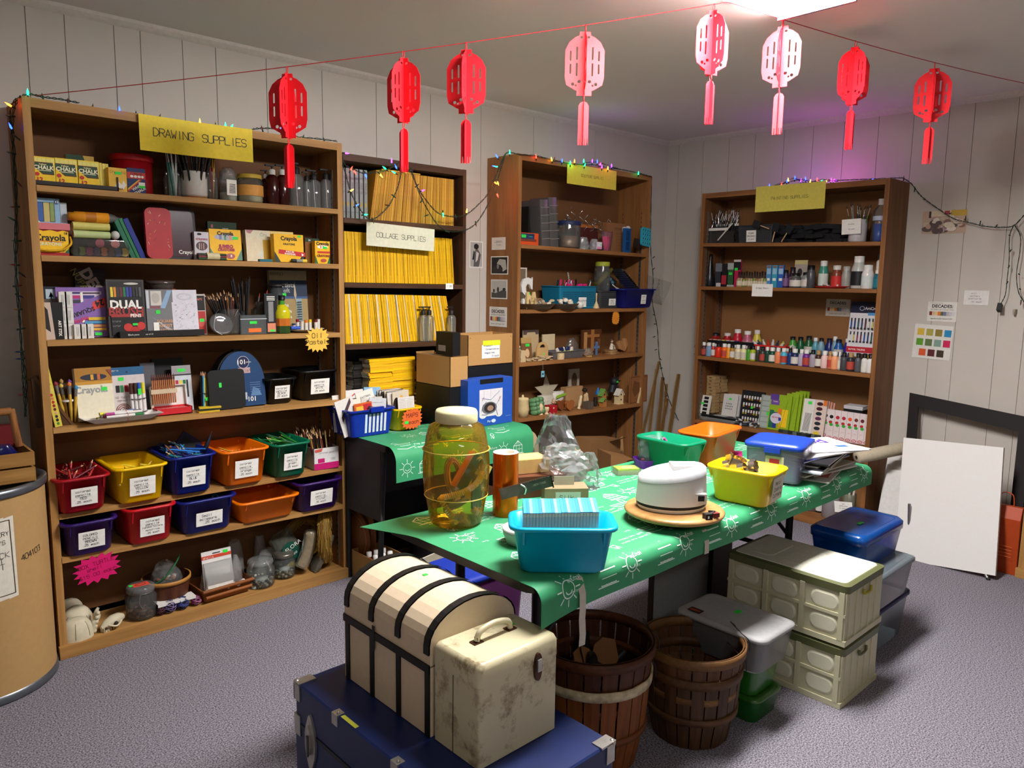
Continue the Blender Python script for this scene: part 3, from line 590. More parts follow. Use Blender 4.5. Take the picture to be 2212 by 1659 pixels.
for i,c in enumerate(('#c9a23a','#d98e80','#a04a2a')):single(B().cyl((0,0,0),.008,.06,c,8),'chalk_piece',('yellow','pink','rust')[i]+' chalk piece inside the shallow clear tub','chalk',MS(1.3,s-.03+.01*i,.13+.02*i,z+.012+.004*i)@RY(90))
pack(1.3,320,378,626,.225,.014,'pastel_pack','grey pack of square artist pastels with a drawn portrait','pastel pack','#77777a',[('r','#c9cdd2',.02,.6,.12,.98),('r','#cfc9c0',.18,.66,.58,.97),('e','#b9b3aa',.36,.82,.15,.11),('p','#8fb0d0',[.5,.6,.8,.98,.98,.98,.7,.6]),('t','#b04a4a','PASTEL',.35,.62,.07),('r',GS,.34,.48,.5,.56),('p','#b8bcc4',[.2,.42,.3,.36,.9,.14,.84,.08]),('t','#d0a07a','SQUARE',.66,.32,.09,0,.03),('t','#d0a07a','ARTIST',.66,.22,.09,0,.03),('t','#d0a07a','PASTELS',.66,.12,.09,0,.03),('r',CW,.22,.08,.42,.3)],lean=4,bot=718)
pack(1.3,376,431,627,.23,.014,'sketch_pad','pale marbled pad with a green sticker at its foot','pad','#d6d4dc',[('e','#c4c4cc',.5,.85,.3,.08),('e','#d6d4dc',.5,.85,.22,.05),('r',GS,.86,.02,.96,.12)]+[('e',random.choice(['#b9b4c0','#c8c0d4','#bcc4cc']),random.uniform(.1,.9),random.uniform(.1,.9),.02,.01) for _ in range(40)],lean=6,bot=716)
pack(1.3,424,448,636,.205,.014,'pen_set','narrow red and black pack beside the marbled pad','pen set','#b8b4ae',[('r','#15110f',.06,.6,.94,.96),('r','#b4302a',.06,.03,.94,.58),('e','#c8564a',.5,.3,.3,.1),('r',GS,.4,.32,.8,.4),('t','#c86a5a','art',.5,.88,.1)],lean=5,bot=716)
b=B();s0,s1=span(1.3,258,440,.25,727);b.box(0,s1-s0,0,.03,0,.024,'#14110f');b.text('Black pens',.05,.012,.01,CW,lambda u,v:(u,-.0004,v));b.text('set of 10',.11,.012,.008,CW,lambda u,v:(u,-.0004,v))
single(b,'marker_box','long flat black box lying in front of the pen sets','box',MS(1.3,s0,.262,zA(1.3,s0)+.001))
def standing(n,spec,base,M0):return None
s,_=pS(1.3,497,720,.18);z=zA(1.3,s)+.001
t=thing('clip_jar','glass clip-top jar with its lid open and pencils inside','jar',MS(1.3,s,.18,z))
B().lathe([(.0002,0),(.046,0),(.05,.01),(.05,.085),(.043,.1),(.043,.112)],clear('#d8d8d8',.14),24).build('glass_body',t)
b=B();b.T=T(-.062,-.05,.045)@RX(62);b.lathe([(.0002,0),(.04,0),(.051,.004),(.051,.012),(.044,.014),(.03,.008),(.0002,.006)],clear('#cfcfcf',.22),28);b.build('glass_lid',t)
b=B();b.tube(cell([(-.045,-.01,.1),(-.06,-.03,.11),(-.085,-.06,.09),(-.1,-.075,.03),(-.07,-.085,.004)],20),.0016,STEEL);b.tube(cell([(.045,-.01,.1),(.02,-.05,.11),(.0,-.055,.08)],12),.0016,STEEL);b.build('wire_clip',t)
def sheaf(n,s,dep,z,N,L_,r,cols,name,label,cat,group,spread=10,bias=(0,0),tip='#d9b27a',rad=.02,tipsup=True,maker=None):
 ms={}
 for i in range(N):
  c=cols[i%len(cols)];a=i*2.399;q=rad*math.sqrt((i+.5)/N);M=MS(n,s,dep,z)@T(q*cos(a),q*sin(a),0)@RY(spread*q/rad*cos(a)+bias[0]+random.uniform(-2,2))@RX(-spread*q/rad*sin(a)+bias[1])@SCL(1,1,random.uniform(.88,1.05))
  if c not in ms:
   ms[c]=single((maker(c) if maker else pencil(L_,r,c,tip)),name,label,cat,M,group)
  else:dup(ms[c],M)
sheaf(1.3,pS(1.3,492,720,.18)[0],.18,z+.006,14,.19,.0036,['#121212','#1c1a1a','#101014'],'pencil','black drawing pencil slanting out of the clip-top jar','pencil','black pencils in the clip jar',12,(-14,0),'#c9a27a')
sheaf(1.3,pS(1.3,500,720,.16)[0],.155,z+.006,9,.175,.0036,['#8a4a24','#b0742c','#5a2a2a','#2a3450','#a02a24'],'pencil','brown or red coloured pencil standing in the clip-top jar','pencil','coloured pencils in the clip jar',8,(2,0))
t,s2,z2,r2,h2=jar(513,538,672,720,.16,1.3,'small dark glass holding tall black pens',glass=clear('#44484a',.6))
sheaf(1.3,s2,.16,z2+.006,13,.245,.0045,['#0d0d0d','#16181a'],'pen','tall slim black pen standing in the dark glass','pen','black pens in the dark glass',9,(-2,0),'#1a1a1a',.016)
t,s2,z2,r2,h2=jar(545,580,652,718,.12,1.3,'round-shouldered clear jar behind the plastic pencil case',neck=.5)
sheaf(1.3,s2-.03,.15,z2+.004,3,.2,.0036,['#3c5a5e','#6a6a6a','#245a6a'],'pencil','grey pencil leaning behind the plastic case','pencil','pencils behind the plastic case',2,(12,0),'#b0342a',.02)
s0,s1=span(1.3,520,577,.235,720);w=s1-s0;z=zA(1.3,s0)+.001
t=thing('pencil_case','clear plastic case with an orange eraser inside','case',MS(1.3,(s0+s1)/2,.235,z))
b=B();b.loft([ring(w,.03,.008,0,dy=.015),ring(w,.03,.008,.085,dy=.015)],clear('#aab2b4',.38,.2));b.build('case_body',t);b=B();b.box(-w*.15,w*.12,-.0006,0,.046,.058,GS);b.box(-w*.2,w*.28,-.001,-.0002,.008,.026,'#e8722a');b.box(-w/2,w/2,-.0012,0,.066,.069,'#c8ccd0');b.build('sticker',t)
pack(1.3,573,600,634,.22,.014,'pen_pack','narrow black pen pack leaning beside the striped bottle','pen pack','#17171a',[('r','#8a8a8c',.3,.3,.7,.8),('l',CW,.02,.2,.92,.8,.92),('l',CW,.02,.2,.88,.8,.88),('l',CW,.02,.2,.84,.8,.84),('r','#d98a6a',.2,.04,.85,.26),('r',GS,.4,.05,.8,.1)],yaw=0,bot=718)[0].matrix_world
s,r,z,h=lidtub(1.3,593,627,638,719,.21,'','','','')
t=thing('sand_bottle','glass bottle layered yellow, orange and green with a black cap','bottle',MS(1.3,s,.21,z));n8=8
B().lathe([(.0002,0),(r*.9,0),(r*.95,h*.02),(r*.95,h*.2)],mat('#2f4a22',.15),8,smooth=False).build('green_layer',t);B().lathe([(r*.95,h*.2),(r,h*.4)],mat('#c8722c',.15),8,smooth=False).build('orange_layer',t)
B().lathe([(r,h*.4),(r,h*.56),(r*.7,h*.7),(r*.35,h*.76)],mat('#c8c01c',.15),8).build('yellow_layer',t);B().lathe([(r*.35,h*.76),(r*.3,h*.88)],mat('#4a9a34',.15),12).build('neck',t);B().lathe([(r*.38,h*.87),(r*.38,h),(.0002,h)],mat('#151515',.4),14).build('cap',t)
t,s2,z2,r2,h2=jar(582,612,618,700,.14,1.3,'clear jar under a wide black lid behind the striped bottle',neck=.9);b=B();b.lathe([(r2*1.3,h2),(r2*1.3,h2+.008),(.0002,h2+.01)],'#17120f',20);b.lathe([(.0002,h2),(r2*1.3,h2)],'#17120f',20);b.build('lid',t)
pack(1.3,588,668,585,.13,.02,'pastel_set','tan oil pastel set with a navy band and a brush drawing','pastel set','#a08a5a',[('r','#8a7c62',0,.84,1,1),('h','#3a2a1a','RRRNO',.2,.94,.05),('r','#1c2c44',0,.56,1,.84),('t','#a8a8a0','rtists',.5,.76,.11),('t','#a8a8a0','oft',.44,.67,.1),('r','#3a5a8a',0,.54,1,.575),('r','#8fa0a4',.68,.0,.84,.54),('p','#b8a88a',[.66,.82,.7,.6,.67,.5,.63,.6]),('t',CW,'Oil',.4,.42,.07),('t',CW,'Pastels',.4,.33,.07),('t',CW,'Pastels',.4,.24,.07),('r',GS,.3,.58,.42,.63)]+[('r','#3a4a44',.7,.03+i*.04,.82,.05+i*.04) for i in range(12)],lean=4,bot=718)
s,_=pS(1.3,667,716,.2);z=zA(1.3,s)+.001
single(B().lathe([(.0002,0),(.06,0),(.098,.014),(.1,.016),(.06,.006),(.0002,.005)],mat('#b9b9b4',.3),28),'plate','shallow pale plate carrying short oil pastels','plate',MS(1.3,s-.005,.155,z))
for i,(px,c,hh) in enumerate(((645,'#8f1d24',.055),(661,'#dd7f24',.05),(672,'#e8c41c',.052),(682,'#6a1f1a',.052),(690,'#d8d4cc',.052),(652,'#cfc8bc',.045),(637,'#2a3a6a',.035))):
 b=B();b.cyl((0,0,0),.008,hh*.75,'#d8d2c8',10);b.cyl((0,0,hh*.75),.0083,hh*.25,c,10)
 single(b,'oil_pastel',('dark red','orange','yellow','maroon','white','cream','navy')[i]+' oil pastel stick standing on the pale plate','oil pastel',MS(1.3,pS(1.3,px,705,.18)[0],.17+.012*(i%2),z+.007))
b=B();b.T=RY(90);b.cyl((0,0,0),.008,.045,'#2a52b8',12);single(b,'oil_pastel','blue oil pastel lying at the rim of the pale plate','oil pastel',MS(1.3,pS(1.3,628,710,.22)[0],.22,z+.024))
s_,z_=pS(1.3,686,734,.272);b=burst(.135,.125,'#e8bb4a',16,.13,[('Oil',0,.16,.022),('Pastels',.02,-.08,.02)],seed=4)
single(b,'paper_sign','yellow sunburst sign reading oil pastels taped below the shelf','sign',MS(1.3,s_,.2695,z_))
z4=lambda s:zA(1.4,s)+.001
p0_,p1_=aY(94,778,-.262),aY(127,914,-.262);hh=math.hypot(p1_.x-p0_.x,p0_.z-p1_.z);ang=math.degrees(math.atan2(p1_.x-p0_.x,p0_.z-p1_.z))
b=B();b.box(-.0125,.0125,0,.004,0,hh,'#dccb4a')
for i in range(17):
 c=['#2a2a4a','#1f6a34','#24308a','#1f6a34','#2f7a3a','#3f8a3a','#d8b87a','#d8b87a','#b82a2a','#d87a5a','#b82a2a','#9a1f24','#6a1a24','#d8a87a','#2a1a34','#1a1a1a','#4a8a2a'][i]
 b.add([(.005*cos(2*pi*j/10),-.0006,hh*(1-(i+.7)/17.6)+.006*sin(2*pi*j/10)) for j in range(10)],[tuple(range(10))],c)
single(b,'yardstick','yellow ruler with a line of coloured dots leaning on the bookcase side','ruler',T(p1_.x,-.262,z4(p1_.x)+.002)@RY(-ang))
s_,_=pS(1.4,160,908,.23);b=B();P=[(0,0),(-.125,0),(-.135,.19),(-.12,.19)];b.prism(P,0,.02,wood('#5a3a1c','#3c2510','z'),'y');b.prism([(0,0),(-.012,0),(-.128,.19),(-.12,.2)],-.002,.06,wood('#7a5228','#54361a','z'),'y')
single(b,'wooden_wedge','dark wooden easel wedge leaning behind the dotted ruler','wooden wedge',MS(1.4,s_,.235,z4(s_)))
s_,_=pS(1.4,151,895,.18)
sheaf(1.4,s_,.18,z4(s_),7,.165,.0055,['#6a3a8a','#d8b84a','#d87a34','#2a7ab0','#8a2a34','#3a8ab8','#b08a4a'],'paint_brush','short fat-handled brush in the bundle held by a rubber band','brush','bundled brushes behind the ruler',7,(-3,0),maker=lambda c:brush(.165,.007,'#c8a23a','#b8b8b8',c),rad=.02)
single(B().lathe([(.0225,0),(.0235,.004),(.0225,.008)],'#e8e4da',16),'rubber_band','pale rubber band around the bundled brushes','rubber band',MS(1.4,s_-.006,.18,z4(s_)+.085))
pack(1.4,170,250,798,.21,.03,'marker_box','crayon box with dark yellow top and faded white front','marker box','#e6dfc4',[('r','#a8741c',0,.72,1,1),('r','#c9932a',0,.68,1,.74),('e','#1c2034',.5,.82,.36,.06),('r','#d8a02a',.42,.77,.5,.87),('r','#c8642a',.6,.77,.68,.87),('t','#9aa0a0','Crayola',.4,.58,.18),('r',GS,.68,.55,.84,.62),('p','#8a3a2a',[.85,.95,1,.95,1,.8])],lean=9,bot=893)
pack(1.4,170,246,795,.165,.012,'marker_box','dark green edge of a box behind the faded crayon box','marker box','#16402a',lean=4,bot=893)
pack(1.4,243,318,795,.19,.02,'marker_set','blue-topped set of fabric markers printed with a brown swirl','marker set','#cfc6c4',[('r','#1c5a86',0,.84,1,1),('e','#0f2a40',.5,.9,.03,.02),('h',CW,'fabric',.15,.94,.03),('r',GS,.24,.73,.4,.8),('r','#141414',.15,.5,.26,.64),('r','#1f7a3a',.28,.5,.37,.64),('r','#b0242c',.4,.5,.5,.64),('r','#d8788a',.52,.5,.62,.64),('r','#d8562a',.64,.5,.7,.64),('h','#7a6a6a','10 fabric',.35,.4,.04),('h','#7a6a6a','markers',.35,.34,.04)]+[('l','#8a3a2a',.012,*[q for k in range(10) for q in(.32+(.2-.05*r_)*cos(.2+k*.33),.14+(.13-.035*r_)*sin(.2+k*.33))]) for r_ in range(3)],lean=7,bot=880)
b=B();s0,s1=span(1.4,283,317,.215,878);w=s1-s0
for i,c in enumerate(('#4a2418','#3a2018','#1f56b8','#ddd02a')):
 x=w*(i+.5)/4;b.cyl((x,.01,0),w*.105,.095,'#dfdbd8',10);b.cyl((x,.01,.095),w*.12,.045,c,10)
b.tube([(0,-.001,.075),(w*.5,-.003,.072),(w,-.001,.075)],.0016,'#141414');b.tube([(0,-.001,.022),(w*.5,-.003,.016),(w,-.001,.022)],.0016,'#141414');b.box(w*.5,w*.72,-.002,-.001,.09,.115,GS)
single(b,'marker_bundle','four white markers banded together in front of the blue-topped set','markers',MS(1.4,s0,.225,z4(s0)+.004)@RX(-7))
pack(1.4,309,340,785,.14,.02,'pencil_box','grey box edge standing beside the copper pencils','box','#57565c',lean=5,bot=870)
pack(1.4,335,402,775,.12,.02,'pencil_box','black box standing highest behind the copper pencils','box','#0f1013',lean=5,bot=870)
pack(1.4,378,419,791,.165,.012,'pencil_set','grey pencil set with a short row of coloured tips','pencil set','#9a9698',[('r','#c9ced4',0,0,1,.78),('r','#26262a',0,.78,1,.81),('r',GS,.3,.86,.7,.93),('r','#d8a82a',.02,.5,.12,.68),('r','#b02430',.15,.5,.3,.68),('r','#d8c83a',.36,.5,.5,.68),('r','#1f6a3a',.54,.48,.68,.68),('r','#16181a',.72,.3,.8,.68)],lean=7,bot=880)
s0,s1=span(1.4,330,382,.195,870);w=s1-s0
pc=B();pc.lathe([(.0034,0),(.0034,.1)],mat('#b8764c',.35),6);pc.lathe([(.0034,.1),(.0034,.11)],mat('#5a2a1c'),6);pc.lathe([(.0034,.11),(.0006,.125),(.0001,.126)],'#6a3420',6)
for i in range(12):
 M=MS(1.4,s0+w*(i+.5)/12,.195,z4(s0)+.045)@RX(-6)
 if i==0:q0=single(pc,'pencil','copper-coloured pencil in the row held by a paper band','pencil',M,'copper pencils in the paper band')
 else:dup(q0,M)
b=B();b.box(-.004,w+.004,-.008,.006,.085,.104,'#cbb697');b.box(-.004,.006,.004,.008,0,.085,'#cbb697');single(b,'paper_band','torn cream paper band around the copper pencils','paper band',MS(1.4,s0,.197,z4(s0)+.002)@RX(-6))
s0,s1=span(1.4,337,409,.215,880);w=s1-s0;t=thing('gift_box','red and white patterned gift box with its white lid propped open','gift box',MS(1.4,(s0+s1)/2,.235,z4(s0)))
b=B();w=w*1.08;b.box(-w/2,w/2,0,.003,0,.028,'#c8202a');b.box(-w/2,-w/2+.003,0,.07,0,.03,'#c8202a');b.box(w/2-.003,w/2,0,.07,0,.03,'#c8202a');b.box(-w/2,w/2,.067,.07,0,.03,'#c8202a');b.box(-w/2,w/2,0,.07,0,.003,'#c8202a')
rn=random.Random(3);fn=lambda u,v:(u,.003-.004+.0005,v)
b.box(-w/2+.003,w/2-.003,.003,.067,.02,.022,'#d86a6a')
for _ in range(60):x,y=rn.uniform(-w*.46,w*.46),rn.uniform(.006,.064);b.add([(x,y,.0225),(x+.004,y,.0225),(x+.004,y+.003,.0225),(x,y+.003,.0225)],[(0,1,2,3)],'#f0dede')
b.build('box_base',t)
b=B();b.box(-w/2,w/2,.004,.007,0,.088,'#dedbd6');b.box(-w/2,w/2,-.012,.005,.085,.088,'#e8e5e0');b.box(-w/2,-w/2+.003,-.012,.005,0,.088,'#e8e5e0');b.box(w/2-.003,w/2,-.012,.005,0,.088,'#e8e5e0');b.build('box_lid',t,T(0,.066,.03)@RX(-8))
s0,s1=span(1.4,174,346,.25,900);w=s1-s0;t=thing('foam_tray','white foam tray holding banded markers at the shelf edge','tray',MS(1.4,(s0+s1)/2,.25,z4(s0)))
b=B();b.loft([ring(w*.72,.06,.01,0),ring(w,.11,.012,.022),ring(w-.006,.104,.012,.022),ring(w*.72-.004,.056,.01,.003)],'#d6d2cd',False,False);b.add(ring(w*.72-.004,.056,.01,.003),[tuple(range(20))],'#d6d2cd');b.build('body',t)
cols=['#2f8a3a','#3a2018','#4a1f6a','#5a2434','#e0d034','#1f7a3a','#c8486a','#2a2a7a','#d8a03a','#4a9a4a','#b03a8a','#3a1a10','#e8e04a','#3050a8']
for i in range(14):
 y=-.03+.012*(i%5);zz_=.012+.011*(i//5);b=B();b.T=RY(90);b.cyl((0,0,0),.0055,.135,'#e2dfda',10);b.cyl((0,0,.105 if i%2 else 0),.006,.032,cols[i],10)
 single(b,'marker','slim white marker with a coloured cap in the foam tray','marker',MS(1.4,(s0+s1)/2,.25,z4(s0))@T(-.075+random.uniform(-.012,.012),y,zz_),'markers in the foam tray')
single(B().tube([(0,-.045,.001),(0,-.05,.03),(.004,0,.047),(.004,.045,.03)],.001,'#b02430'),'rubber_band','thin red rubber band around the tray of markers','rubber band',MS(1.4,(s0+s1)/2+.01,.25,z4(s0)))
s_,_=pS(1.4,441,878,.2)
sheaf(1.4,s_,.2,z4(s_),9,.178,.0042,['#d8d8d4','#3a9ac8','#e8c81c','#4a8a2a','#1f2a34','#8a8a84'],'pencil','coloured pencil in the upright bundle with a black band','pencil','banded pencil bundle on the fourth shelf',1,(1,0),'#c08a6a',.013)
b=B();b.lathe([(.018,0),(.0185,.002),(.018,.004)],'#141414',14);b.box(-.003,.012,-.019,-.018,-.03,-.015,GS);single(b,'rubber_band','black band with a green price sticker around the pencil bundle','rubber band',MS(1.4,s_+.003,.2,z4(s_)+.075))
s0,s1=span(1.4,452,530,.225,880);w=s1-s0;h=pS(1.4,480,800,.225)[1]-z4(s0)
b=B();P=[(x,y+h/2) for x,y in rr(w,h,.018)];b.prism(P,0,.02,'#0c0c0d','y');b.prism([(x*.98,h/2+(y-h/2)*.98) for x,y in P],.022,.04,'#101012','y');b.prism([(x*.95,h/2+(y-h/2)*.95) for x,y in P],.019,.023,mat('#55575a',.4,.5),'y');b.box(-w*.22,-w*.15,-.0006,0,h*.56,h*.68,GS)
single(b,'zip_case','square black zip case with a tiny green sticker','case',MS(1.4,(s0+s1)/2,.235,z4(s0)+.002)@RX(-4))
s0,s1=span(1.4,472,572,.2,886);w=s1-s0;h=pS(1.4,520,760,.2)[1]-z4(s0)
t=thing('art_set_case','arched blue 101 piece art set case with black textured edge','art case',MS(1.4,(s0+s1)/2,.215,z4(s0)+.003)@RX(-5))
def arch(w,h,n=20):return[(-w/2,0),(w/2,0)]+[(w/2*cos(pi*i/n),h*.42+h*.58*sin(pi*i/n)) for i in range(n+1)]
b=B();b.prism(arch(w,h),0,.01,'#0e3a66','y');f=lambda u,v:(u,-.0005,v);f2=lambda u,v:(u,-.0008,v)
b.add([f(w*.06+.028*cos(i*pi/10),h*.8+.028*sin(i*pi/10)) for i in range(20)],[tuple(range(20))],'#c8c8d0');b.add([f2(w*.06+.026*cos(i*pi/10),h*.8+.026*sin(i*pi/10)) for i in range(20)],[tuple(range(20))],'#151c44')
f3=lambda u,v:(u,-.0011,v);b.text('101',w*.02,h*.8,.03,CW,f3,bold=.01);b.text('pieces',w*.17,h*.8,.01,CW,f3);b.add([f(w*-.06,h*.6),f(w*.2,h*.6),f(w*.2,h*.7),f(w*-.06,h*.7)],[(0,1,2,3)],'#b89a98');b.hand('artist',w*.07,h*.65,.012,'#7a4a4a',f2)
for i in range(5):b.stroke([(w*.18,h*(.42-.04*i)),(w*.4,h*(.42-.04*i))],.002,'#6a86aa',f)
b.text('101',w*.2,h*.12,.03,CW,f,bold=.01);b.add([f(w*.02,h*.12),f(w*.1,h*.12),f(w*.1,h*.25),f(w*.02,h*.25)],[(0,1,2,3)],'#b8bcc4');b.add([f(w*.18,h*.18),f(w*.42,h*.18),f(w*.36,h*.3),f(w*.24,h*.34)],[(0,1,2,3)],'#5a7ea8')
b.build('printed_front',t);b=B();b.prism(arch(w*1.06,h*1.02),.01,.07,'#0c0d10','y')
rn=random.Random(2)
for i in range(14):
 a=i*pi/2/14;x,zq=w*.53*cos(a),h*.42*1.02+h*.59*sin(a);b.ball((x,.03,zq),.003,'#8a8a8a',6,4)
b.prism([(-.02,h*1.0),(.02,h*1.0),(.018,h*1.04),(-.018,h*1.04)],.02,.05,'#0c0d10','y');b.build('case_body',t)
for i in range(3):single(B().box(0,.09,0,.03,0,.007,('#c8a81c','#1f2a1c','#d8b82a')[i]),'pencil_pack',('lowest','dark middle','topmost')[i]+' flat pack in the low yellow pile before the zip case','pencil pack',MS(1.4,pS(1.4,428,885,.245)[0]+.005*i,.255-.01*i,z4(-3.5)+.0075*i)@RZ(-6*i))
BINS={}
def storage_bin(n,px0,px1,rimpy,botpy,dep,depth,col,label,text,lab=None,name='storage_bin',rz=0,xoff=0):
 """classroom bin whose front rim spans px0..px1 at rimpy; front rim plane = dep"""
 sm,_=pS(n,(px0+px1)/2,rimpy,dep);s0,_=pS(n,px0,rimpy,dep);s1,_=pS(n,px1,rimpy,dep);w=(s1-s0)-.026
 z=zz(n,sm)+.001;h=pS(n,(px0+px1)/2,rimpy,dep)[1]-z
 t=thing(name,label,'storage bin',MS(n,sm,dep-depth/2-.012,z,rz))
 tub(w,depth,h,col=mat(col,.35,noise=.02)).build('bin_body',t)
 if text:
  fl=-depth/2*.93-.0165+.0;lw,lh=lab or(w*.52,h*.5)
  nb=note(lw,lh,text,under=1 if len(text)>3 else None,th=.0008)
  ta=math.degrees(math.atan2(depth*.07,h))
  nb.build('paper_label',t,T(xoff,-depth/2*.93-.004-(.0),h*.22)@RX(ta+1))
 return t,w,h,z
def CP(c,a='colored',p='pencils',e='.25 each'):return[(a,.0105,-.06),(p,.0105,-.06),(c,.0115,-.04),(e,.0105,-.05)]
storage_bin(1.4,575,648,817,872,.245,.2,'#0b0b0c','black bin labelled for black coloured pencils on the fourth shelf',CP('BLACK'))
storage_bin(1.4,650,737,800,866,.235,.2,'#0b0b0c','black bin labelled for white coloured pencils in the shelf corner',CP('WHITE'))
R5=[(118,246,1032,1102,'#a30d1c','RED','red',['#8f1720','#a82a2c','#6a0f1c','#c03a34','#7a1a3a','#4a1210'],34),(247,370,1008,1084,'#f2c200','YELLOW','yellow',['#e0c832','#d8b82a','#ecd84a'],30),(365,475,985,1063,'#0a1f7a','BLUE','blue',['#1f5aa8','#1a8a94','#123a6a','#2a7ac8','#1a4a5a','#9a6a50','#3a3a8a'],40),
      (480,589,972,1046,'#f07400','orange','orange',['#d86a1c','#c8521c','#b89a2a','#e07a3a'],22),(592,678,958,1027,'#006a48','green','green',['#1a6a34','#2a8a2a','#124a2a','#4aa034','#1a5a3a'],26)]
for i,(a,c,ry,by,col,word,nm,cols,N) in enumerate(R5):
 t,w,h,z=storage_bin(1.5,a,c,ry,by,.325,.28,col,f'{nm} bin of {nm} coloured pencils on the upper bin shelf',CP(word))
 M0=t.matrix_world.copy();ms={};rn=random.Random(i+11);full={'BLUE':1.1,'RED':1.0,'YELLOW':.85,'orange':.8,'green':1.0}[word]
 for k in range(N):
  cc=cols[k%len(cols)];L_=rn.uniform(.10,.165);up=rn.random()
  el=rn.uniform(2,22) if up<.7 else rn.uniform(25,58);az=rn.uniform(0,360) if word in('YELLOW','orange') else rn.gauss(80 if word=='RED' else 115,38)
  x,y=rn.uniform(-w*.30,w*.30),rn.uniform(-.11,.08);zb=h*full*(.78+.22*k/N) if up<.7 else h*full*.6
  if word in('YELLOW','orange'):y=rn.uniform(-.12,.02)
  d=V((cos(R(az))*cos(R(el)),sin(R(az))*cos(R(el)),sin(R(el))))
  p=V((x,y,zb))-d*(L_*.5 if up<.7 else L_*.3)
  for ax_,lim in((0,w*.44),(1,.125)):
   for q in(p,p+d*L_):
    ex=abs(q[ax_])-lim
    if ex>0:p[ax_]-=math.copysign(ex,q[ax_])
  p.z=max(p.z,.02)
  M=M0@aim(tuple(p),d)@SCL(1,1,L_/.15)
  if cc not in ms:ms[cc]=single(pencil(.15,.0037,cc,'#d9b27a' if rn.random()<.5 else cc,end='#d8c0a0'),'coloured_pencil',f'{nm} coloured pencil lying in the bin labelled {word.lower()}','coloured pencil',M,f'pencils in the {nm} bin')
  else:dup(ms[cc],M)
 b=B();b.loft([ring(w*.84,.24,.02,h*full*.45),ring(w*.84,.24,.02,h*full*.72)],mat(cols[0],.7,noise=.12,nscale=90),True,False)
 tag(b.build('pencil_heap',None,M0),f'packed lower layer of {nm} pencils inside the bin labelled {word.lower()}','pencils',kind='stuff')
s_,_=pS(1.5,405,960,.2);single(B().box(-.05,.05,0,.006,0,.1,'#1c1c3a').box(-.035,.035,-.001,0,.02,.08,'#0f1016'),'picture_frame','small dark blue frame tilted behind the blue pencils','frame',MS(1.5,s_,.12,zA(1.5,s_)+.13)@RY(38)@RX(-10))
s_,z_=pS(1.5,436,945,.2);single(B().lathe([(.0002,0),(.011,.015),(.008,.05),(.0004,.095)],'#101828',10),'paint_brush','pointed dark brush tip rising out of the blue pencils','brush',MS(1.5,s_,.22,z_-.06)@RY(24))
s0,s1=span(1.5,680,731,.27,1005);w=s1-s0;z=zA(1.5,s0)+.001;h=.105
t=thing('pencil_carton','white and magenta carton crammed with upright pencils','carton',MS(1.5,(s0+s1)/2,.27,z,-4))
b=B();b.box(-w/2,w/2,0,.0015,0,h,'#d8d5d2');b.box(-w/2,w/2,.2,.2015,0,h,'#d8d5d2');b.box(-w/2,-w/2+.0015,0,.2,0,h,'#cfccc8');b.box(w/2-.0015,w/2,0,.2,0,h,'#cfccc8');b.box(-w/2,w/2,0,.2,0,.002,'#cfccc8')
art(b,[('r','#c0156a',0,0,1,.3),('r','#c0156a',.15,.32,.42,.52),('h','#6a6a6a','colored pencil',.55,.78,.07),('h','#5a5a5a','100',.75,.45,.09),('p','#c85a4a',[.02,.95,.35,1,.3,.85,.05,.82])],w,h);b.build('carton_body',t)
M0=t.matrix_world.copy();ms={};rn=random.Random(4)
for k in range(55):
 cc=['#5a1420','#3a1a14','#b8922a','#1a1a20','#7a2a24','#c8a878','#2a1410'][k%7];x=(k%8-3.5)*w*.105;y=.02+(k//8)*.027
 M=M0@T(x,y,.004)@RY(rn.uniform(-6,3)+x*60-5)@RX(-rn.uniform(-2,9)-(y*60))@SCL(1,1,rn.uniform(.9,1.08))
 if cc not in ms:ms[cc]=single(pencil(.175,.0036,cc,'#d8b080','#7a2a20' if k%3 else '#e0c090'),'coloured_pencil','sharpened pencil standing in the white and magenta carton','coloured pencil',M,'pencils in the magenta carton')
 else:dup(ms[cc],M)
R6=[(134,262,1127,1200,'#2c1060','purple bin labelled brown pencils at the lower bin shelf end',CP('BROWN','COLORED','PENCILS')),(271,388,1096,1173,'#c00a1c','red bin labelled random colours and metallics',[('colored',.0105),('pencils',.0105),('random colors',.0085),('metallics',.0085),('.25 each',.0095)]),
      (388,519,1078,1150,'#06156e','navy blue bin labelled small scissors',[('Small',.013,-.1),('scissors',.013,-.05),('.25 each',.013,.08)]),(517,655,1078,1127,'#f07400','shallow orange bin without a label on the lower bin shelf',None),(646,748,1040,1102,'#33105c','purple bin labelled violet pencils beside the straw wreath',CP('violet'))]
